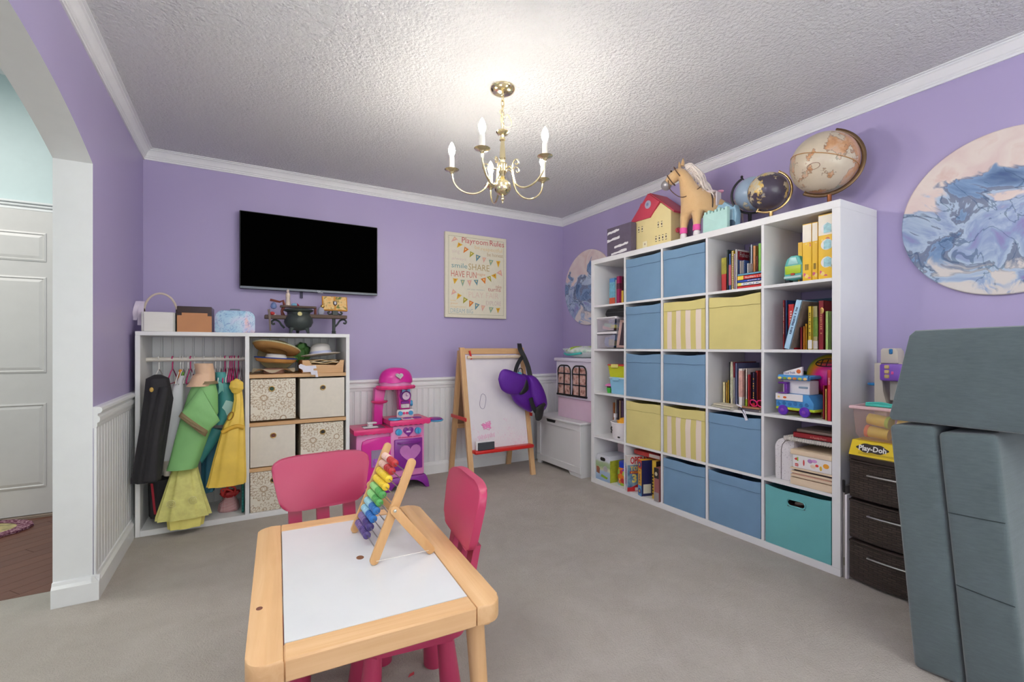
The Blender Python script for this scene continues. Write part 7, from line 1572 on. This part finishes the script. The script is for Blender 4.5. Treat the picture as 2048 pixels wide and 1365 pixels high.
b = B(); cl_ = [(0.072 + 0.062 * math.cos(a) * (1 + 0.05 * math.cos(6 * a)), 0.040 + 0.021 * math.sin(a) * (1 + 0.12 * math.cos(6 * a))) for a in [2*PI*i/36 for i in range(36)]]
b.prism([(x + 0.01, z) for x, z in cl_], -0.0012, 0.0); b.move(M.Translation((0.012, -0.009, 0)) @ M.Rotation(-slp, 4, 'X')); b.build('black_cloud_logo', flat((48, 36, 32), 0.4), t, smooth=False)
text('Play-Doh', 0.023, flat((240, 238, 234)), t, (0.040, -0.0052, 0.028), 'logo_lettering', wid=0.108, frame=FS, bold=0.03)
for z in (0.016, 0.011): 
    b = B(); b.box((0.04, -0.001, z), (0.19, 0.0, z + 0.0012)); b.move(M.Translation((0, -0.0095, 0)) @ M.Rotation(-slp, 4, 'X')); b.build('fine_print', flat((150, 120, 30)), t, smooth=False)
t = thing('pink_tub', 'pink tinted clear tub of modelling dough pots on the yellow box', 'tub', (2.51, 1.098, 0.669), R(-90))
PTB = mat('pink_clear_tub', (236, 196, 186), 0.15, var=0.02, alpha=0.26); TBW = 0.22
b = B(); rows = []
for (ins, z) in ((0.030, 0.002), (0.012, 0.03), (0.003, 0.152)): rows.append([(ins, ins * 0.6, z), (TBW - ins, ins * 0.6, z), (TBW - ins, 0.15 - ins * 0.6, z), (ins, 0.15 - ins * 0.6, z)])
vs = b.grid(rows, cu=True); b.cap(vs[0], True); b.build('tub_walls', PTB, t, smooth=False)
B().tube([(-0.004, -0.006, 0.154), (TBW + 0.004, -0.006, 0.154), (TBW + 0.004, 0.156, 0.154), (-0.004, 0.156, 0.154)], 0.008, 8, closed=True).build('pink_rim', flat((232, 194, 196), 0.4), t)
tubp = t
def pot(label, a, b_, cap_c):
    t = thing('dough_pot', label, 'dough pot', (2.51, 1.098, 0.669), R(-90), group='modelling dough pots in the pink tub')
    a, b_ = V(a), V(b_); B().cyl(a, b_, 0.026, 0.027, 20).build('pot_body', mat('yellow_pot', (226, 196, 70), 0.4, var=0.08, vs=30), t)
    d = (b_ - a).normalized(); B().cyl(b_, b_ + d * 0.014, 0.029, 0.029, 20).build('pot_lid', flat(cap_c, 0.4), t)
pot('yellow dough pot with lime lid lying on top in the pink tub', (0.05, 0.05, 0.100), (0.125, 0.042, 0.092), (176, 206, 60))
pot('yellow dough pot with orange lid at the bottom left of the pink tub', (0.13, 0.05, 0.034), (0.052, 0.052, 0.040), (226, 110, 50))
pot('yellow dough pot lying at the right inside the pink tub', (0.15, 0.07, 0.085), (0.19, 0.08, 0.078), (226, 150, 40))
t = thing('teal_dough_tools', 'teal plastic dough tools laid across the pink tub rim', 'toy tools', (2.51, 1.03, 0.832), R(-90))
TLT = flat((76, 196, 182), 0.4)
B().tube(smooth_path([(-0.02, 0.02, 0.006), (0.03, 0.05, 0.010), (0.08, 0.03, 0.006), (0.12, 0.06, 0.008)], 5), 0.010, 8, flat=0.6).build('bent_tool', TLT, t)
B().box((-0.015, -0.004, 0.0), (0.13, 0.03, 0.010), 0.004).build('roller_bar', TLT, t); B().box((0.06, 0.03, 0.003), (0.14, 0.10, 0.014), 0.004).build('press_plate', TLT, t)
t = thing('dough_tower', 'beige and purple toy ice cream press standing behind the pink tub', 'toy', (2.70, 1.085, 0.598), R(-90))
BGE = mat('beige_plastic', (214, 204, 188), 0.45, var=0.02)
B().prism([(0.0, 0), (0.05, 0), (0.052, 0.24), (0.034, 0.29), (0.030, 0.43), (0.0, 0.43)], 0.0, 0.09, bev=0.003).build('left_column', BGE, t)
B().prism([(0.022, 0.43), (0.095, 0.43), (0.092, 0.488), (0.082, 0.503), (0.030, 0.503), (0.022, 0.494)], 0.01, 0.08, bev=0.004).build('head', BGE, t)
B().box((0.09, 0.01, 0.0), (0.125, 0.09, 0.43), 0.004).build('right_column', BGE, t)
B().box((0.026, -0.016, 0.345), (0.12, 0.05, 0.428), 0.010, 2).build('purple_press', flat((128, 82, 186), 0.35), t)
for i in range(3): B().box((0.048, -0.020, 0.358 + i * 0.023), (0.068, -0.014, 0.376 + i * 0.023), 0.003).build('gold_sticker', flat((206, 180, 120), 0.4), t)
B().box((0.075, -0.018, 0.378), (0.085, -0.014, 0.392), 0.002).build('pink_button', flat((220, 80, 150)), t)
B().box((0.058, 0.004, 0.475), (0.072, 0.012, 0.50), 0.003).build('blue_clip', flat((40, 120, 180)), t)
B().lathe([(0.001, 0.318), (0.030, 0.318), (0.034, 0.324), (0.030, 0.330), (0.001, 0.330)], (-0.010, 0.04, 0), 22).build('blue_disc', flat((50, 140, 206), 0.35), t)
B().box((0.055, 0.02, 0.25), (0.09, 0.06, 0.36), 0.003).build('clear_chute', mat('grey_chute', (176, 172, 166), 0.3), t)

# play couch cushions
k = N('grey_green_velvet'); v = k.coord(); mp = k.n('Mapping'); k.l(v, mp.inputs[0]); mp.inputs['Scale'].default_value = (30, 4, 160)
f = k.noise(mp.outputs[0], 1.0, 4, 0.6); g = k.noise(v, 7, 3)
k.set(Base_Color=k.mix(k.math('MULTIPLY_ADD', f, 0.5, k.math('MULTIPLY', g, 0.5)), rgb((64, 76, 78)), rgb((104, 118, 120))), Roughness=0.95, Sheen_Weight=0.35); k.bump(k.noise(v, 420, 2), 0.3, 0.003); VEL = k.m
SEAM = mat('dark_seam', (44, 54, 56), 0.9)
def cushion(label, x, y, w, h, d, ang, seams=()):
    t = thing('couch_cushion', label, 'cushion', (x, y, 0), R(-90), group='grey green play couch cushions')
    t.matrix_world = M.Translation((x, y, 0.0)) @ M.Rotation(R(-ang), 4, 'X') @ M.Rotation(R(-90), 4, 'Z')
    B().box((0, 0, 0), (w, d, h), 0.016, 3).build('foam_block', VEL, t)
    for (z0, z1) in seams: B().tube([(0.006, -0.0006, z0), (w * 0.5, -0.002, (z0 + z1) / 2), (w - 0.004, -0.0006, z1)], 0.0012, 5).build('seam', SEAM, t)
    return t
cushion('grey green couch cushion standing on end, nearest the drawer tower', 2.003, 0.690, 0.128, 0.832, 0.70, 4.9)
cushion('grey green couch cushion with stitched panel standing on end, farther from the shelf', 2.003, 0.556, 0.142, 0.826, 0.70, 4.9, ((0.335, 0.315), (0.565, 0.560)))
t = thing('couch_cushion', 'thick grey green cushion lying across the two standing ones', 'cushion', (2.0, 0.762, 0.846), R(-90), group='grey green play couch cushions')
b = B(); b.prism([(0.0, 0.012), (0.008, 0.0), (0.47, 0.0), (0.47, 0.328), (0.075, 0.318), (0.058, 0.30)], 0.0, 0.62, bev=0.012); b.build('foam_block', VEL, t)

# ---------------------------------------------------------------- table, chairs, abacus
TZt = 0.48
t = thing('play_table', 'pine children table with white top in the foreground', 'table', (0.302, 1.413, 0), R(-3.3))
tw, tl, bwd, bh = 0.557, 0.795, 0.070, 0.048
def rounded(x0, x1, y0, y1, rads, n=6):
    """corner radii in order: x0y0, x1y0, x1y1, x0y1"""
    pl = []
    for (cx_, cy_, sx_, sy_, a0, r) in ((x0, y0, 1, 1, PI, rads[0]), (x1, y0, -1, 1, 1.5*PI, rads[1]), (x1, y1, -1, -1, 0, rads[2]), (x0, y1, 1, -1, PI/2, rads[3])):
        if r <= 0: pl.append((cx_, cy_)); continue
        for i in range(n + 1):
            a = a0 + PI/2 * i / n; pl.append((cx_ + sx_ * r + r * math.cos(a), cy_ + sy_ * r + r * math.sin(a)))
    return pl
fz = lambda a, b_, d: (a, b_, d)
B().prism(rounded(-tw/2, -tw/2 + bwd, -tl/2, tl/2, (0.04, 0, 0, 0.04)), TZt - bh, TZt, fz, bev=0.005).build('side_board', PINE['y'], t)
B().prism(rounded(tw/2 - bwd, tw/2, -tl/2, tl/2, (0, 0.04, 0.04, 0)), TZt - bh, TZt, fz, bev=0.005).build('side_board', PINE['y'], t)
B().box((-tw/2 + bwd, -tl/2 + 0.001, TZt - bh), (tw/2 - bwd, -tl/2 + 0.062, TZt), 0.004).build('end_board', PINE['x'], t)
B().box((-tw/2 + bwd, tl/2 - 0.062, TZt - bh), (tw/2 - bwd, tl/2 - 0.001, TZt), 0.004).build('end_board', PINE['x'], t)
k = N('scuffed_white_top'); v = k.coord(); k.set(Base_Color=k.mix(k.noise(v, 5, 5, 0.6), rgb((206, 207, 208)), rgb((218, 219, 220))), Roughness=0.3)
wt = B().box((-tw/2 + bwd + 0.0015, -tl/2 + 0.0635, TZt - 0.012), (tw/2 - bwd - 0.0015, tl/2 - 0.0635, TZt - 0.0015), 0.001).build('white_top', k.m, t)
B().sph((0.0, 0.010, TZt - 0.0015), (0.011, 0.014, 0.0006)).build('finger_hole', flat((120, 76, 44), 0.7), wt)
B().box((-tw/2 + bwd + 0.001, -tl/2 + 0.062, TZt - 0.018), (tw/2 - bwd - 0.001, tl/2 - 0.062, TZt - 0.013)).build('dark_gap', flat((96, 60, 40), 0.8), t, smooth=False)
for sx_ in (-1, 1):
    for sy_ in (-1, 1): B().cyl((sx_ * (tw/2 - 0.052), sy_ * (tl/2 - 0.066), TZt - bh), (sx_ * (tw/2 - 0.030), sy_ * (tl/2 - 0.040), 0.0), 0.024, 0.019, 20).build('leg', PINE['z'], t)
B().box((-0.18, -tl/2 + 0.075, TZt - bh - 0.022), (0.15, -tl/2 + 0.28, TZt - bh), 0.006).build('green_storage_tray', flat((44, 110, 62), 0.5), t)
B().sph((-tw/2 + 0.020, -0.165, TZt - 0.0004), (0.008, 0.010, 0.0010)).build('wood_knot', flat((110, 66, 50), 0.6), t)

CHP = mat('pink_chair_plastic', (178, 54, 92), 0.38, var=0.015)
def child_chair(label, x, y, rz):
    """front of the chair faces local -Y; seat centre at the origin"""
    t = thing('child_chair', label, 'chair', (x, y, 0), rz, group='pink plastic chairs at the pine table')
    B().prism(rounded(-0.165, 0.165, -0.15, 0.162, (0.05, 0.05, 0.05, 0.05)), 0.255, 0.297, fz, bev=0.012).build('seat', CHP, t)
    for sx_ in (-1, 1):
        for sy_ in (-1, 1): B().lathe([(0.0345, 0.0), (0.036, 0.004), (0.024, 0.26), (0.02, 0.262)], (0, 0, 0), 20).move(M(((1, 0, sx_ * -0.10, sx_ * 0.135), (0, 1, sy_ * -0.09, sy_ * 0.125), (0, 0, 1, 0), (0, 0, 0, 1)))).build('leg', CHP, t)
    for xx in (-0.10, 0.0, 0.10):
        b = B(); rows = [[(xx - 0.023, y0, z), (xx + 0.023, y0, z), (xx + 0.023, y0 + 0.022, z), (xx - 0.023, y0 + 0.022, z)] for y0, z in ((0.128, 0.275), (0.166, 0.38), (0.190, 0.50))]
        vs = b.grid(rows, cu=True); b.cap(vs[0], True); b.cap(vs[-1]); b.build('back_slat', CHP, t, smooth=False)
    pl = []
    for i in range(41):                                              # rounded panel, a little wider at the top
        a = 2*PI*i/41; e = 0.33; cx_, cz_ = math.copysign(abs(math.cos(a)) ** e, math.cos(a)), math.copysign(abs(math.sin(a)) ** e, math.sin(a))
        pl.append((cx_ * (0.170 + 0.018 * cz_), 0.583 + 0.096 * cz_ + 0.006 * (1 - cx_ * cx_) * (1 if cz_ > 0 else -1)))
    b = B(); b.prism(pl, -0.013, 0.013, bev=0.005)
    for vv in b.bm.verts: vv.co.y += 0.205 + 0.20 * (vv.co.z - 0.585) - 0.6 * (vv.co.x ** 2)
    b.build('backrest', CHP, t); return t
child_chair('pink plastic child chair at the far end of the pine table', 0.283, 1.762, R(3))
child_chair('pink plastic child chair tucked under the right side of the pine table', 0.437, 1.425, R(-90 - 8))
tag(B().prism([(0, 0), (0.022, 0.004), (0.026, 0.016), (0.010, 0.012)], 0.001, 0.003, fz).build('paper_scrap', flat((206, 74, 84), 0.8), loc=(0.478, 1.515, 0)), 'tiny pink paper scrap on the carpet under the table', 'scrap')

# abacus
t = thing('abacus', 'wooden folding abacus with rainbow beads standing on the white table top', 'abacus', (0.32, 1.355, TZt - 0.0014))
LNx, LNz, AW = 0.118, 0.292, 0.268
LL = math.hypot(LNx, LNz)
def bar(p, q, w, th, m, name, side):
    """flat bar from p to q in the XZ plane at depth y=side, rounded ends"""
    p, q = V(p), V(q); L = (q - p).length; d = (q - p).normalized(); b = B(); r = w / 2
    pl = [(r * math.cos(a), r * math.sin(a)) for a in [PI/2 + PI * i / 8 for i in range(9)]] + [(L + r * math.cos(a), r * math.sin(a)) for a in [-PI/2 + PI * i / 8 for i in range(9)]]
    nrm = V((-d.z, 0, d.x)); b.prism(pl, side - th / 2, side + th / 2, lambda a, c, dd: tuple(p + d * a + nrm * c + V((0, dd, 0))), bev=0.002)
    return b.build(name, m, t)
f0, f1 = (0.008, 0, 0.013), (LNx, 0, LNz - 0.012)
pv = V(f0).lerp(V(f1), 0.50)
for y in (0.0, AW): bar(f0, f1, 0.026, 0.012, BEECH['z'], 'upright', y)
for y in (-0.0125, AW + 0.0125): 
    bar(tuple(pv + V((0.0, 0, 0.004))), (0.172, 0, 0.013), 0.026, 0.011, BEECH['z'], 'rear_leg', y)
for y in (-0.019, AW + 0.019): B().lathe([(0.0005, 0.002), (0.0045, 0.001), (0.005, -0.001)], (pv.x, y, pv.z + 0.004), 12, 'y').build('screw', STEEL, t)
B().cyl((0.135, -0.007, 0.055), (0.135, AW + 0.007, 0.055), 0.005, None, 10).build('cross_dowel', BEECH['y'], t)
B().tube([(0.012, -0.0075, 0.012), (0.165, -0.019, 0.014)], 0.0007, 5).build('stay_cord', flat((226, 222, 214), 0.7), t)
BC = [((112, 92, 140), (76, 60, 120)), ((132, 112, 158), (64, 52, 112)), ((150, 196, 214), (40, 110, 180)), ((160, 206, 216), (46, 116, 184)), ((146, 206, 130), (84, 164, 84)), ((150, 206, 130), (84, 164, 84)), ((228, 196, 60), (232, 198, 50)), ((228, 196, 60), (232, 198, 50)), ((226, 186, 170), (176, 44, 44)), ((232, 196, 182), (180, 46, 44))]
bead_me = {}
for i in range(10):
    s = 0.085 + 0.86 * i / 9.6; c = V(f0).lerp(V(f1), s)
    rod = B().cyl((c.x, -0.004, c.z), (c.x, AW + 0.004, c.z), 0.0017, None, 8).build('rod', STEEL, t)
    for j in range(10):
        col = BC[i][0 if j >= 5 else 1]; key = col
        y = AW - 0.016 - 0.0128 * (9 - j) if True else 0
        y = AW - 0.014 - 0.0132 * (9 - j)
        if key not in bead_me:
            o = B().lathe([(0.0018, -0.0062), (0.0085, -0.0060), (0.0122, -0.003), (0.0122, 0.003), (0.0085, 0.0060), (0.0018, 0.0062)], (0, 0, 0), 14, 'y').build('bead', flat(col, 0.3), rod); bead_me[key] = o.data
        else: o = link('bead', bead_me[key], rod)
        o.location = (c.x, y, c.z)
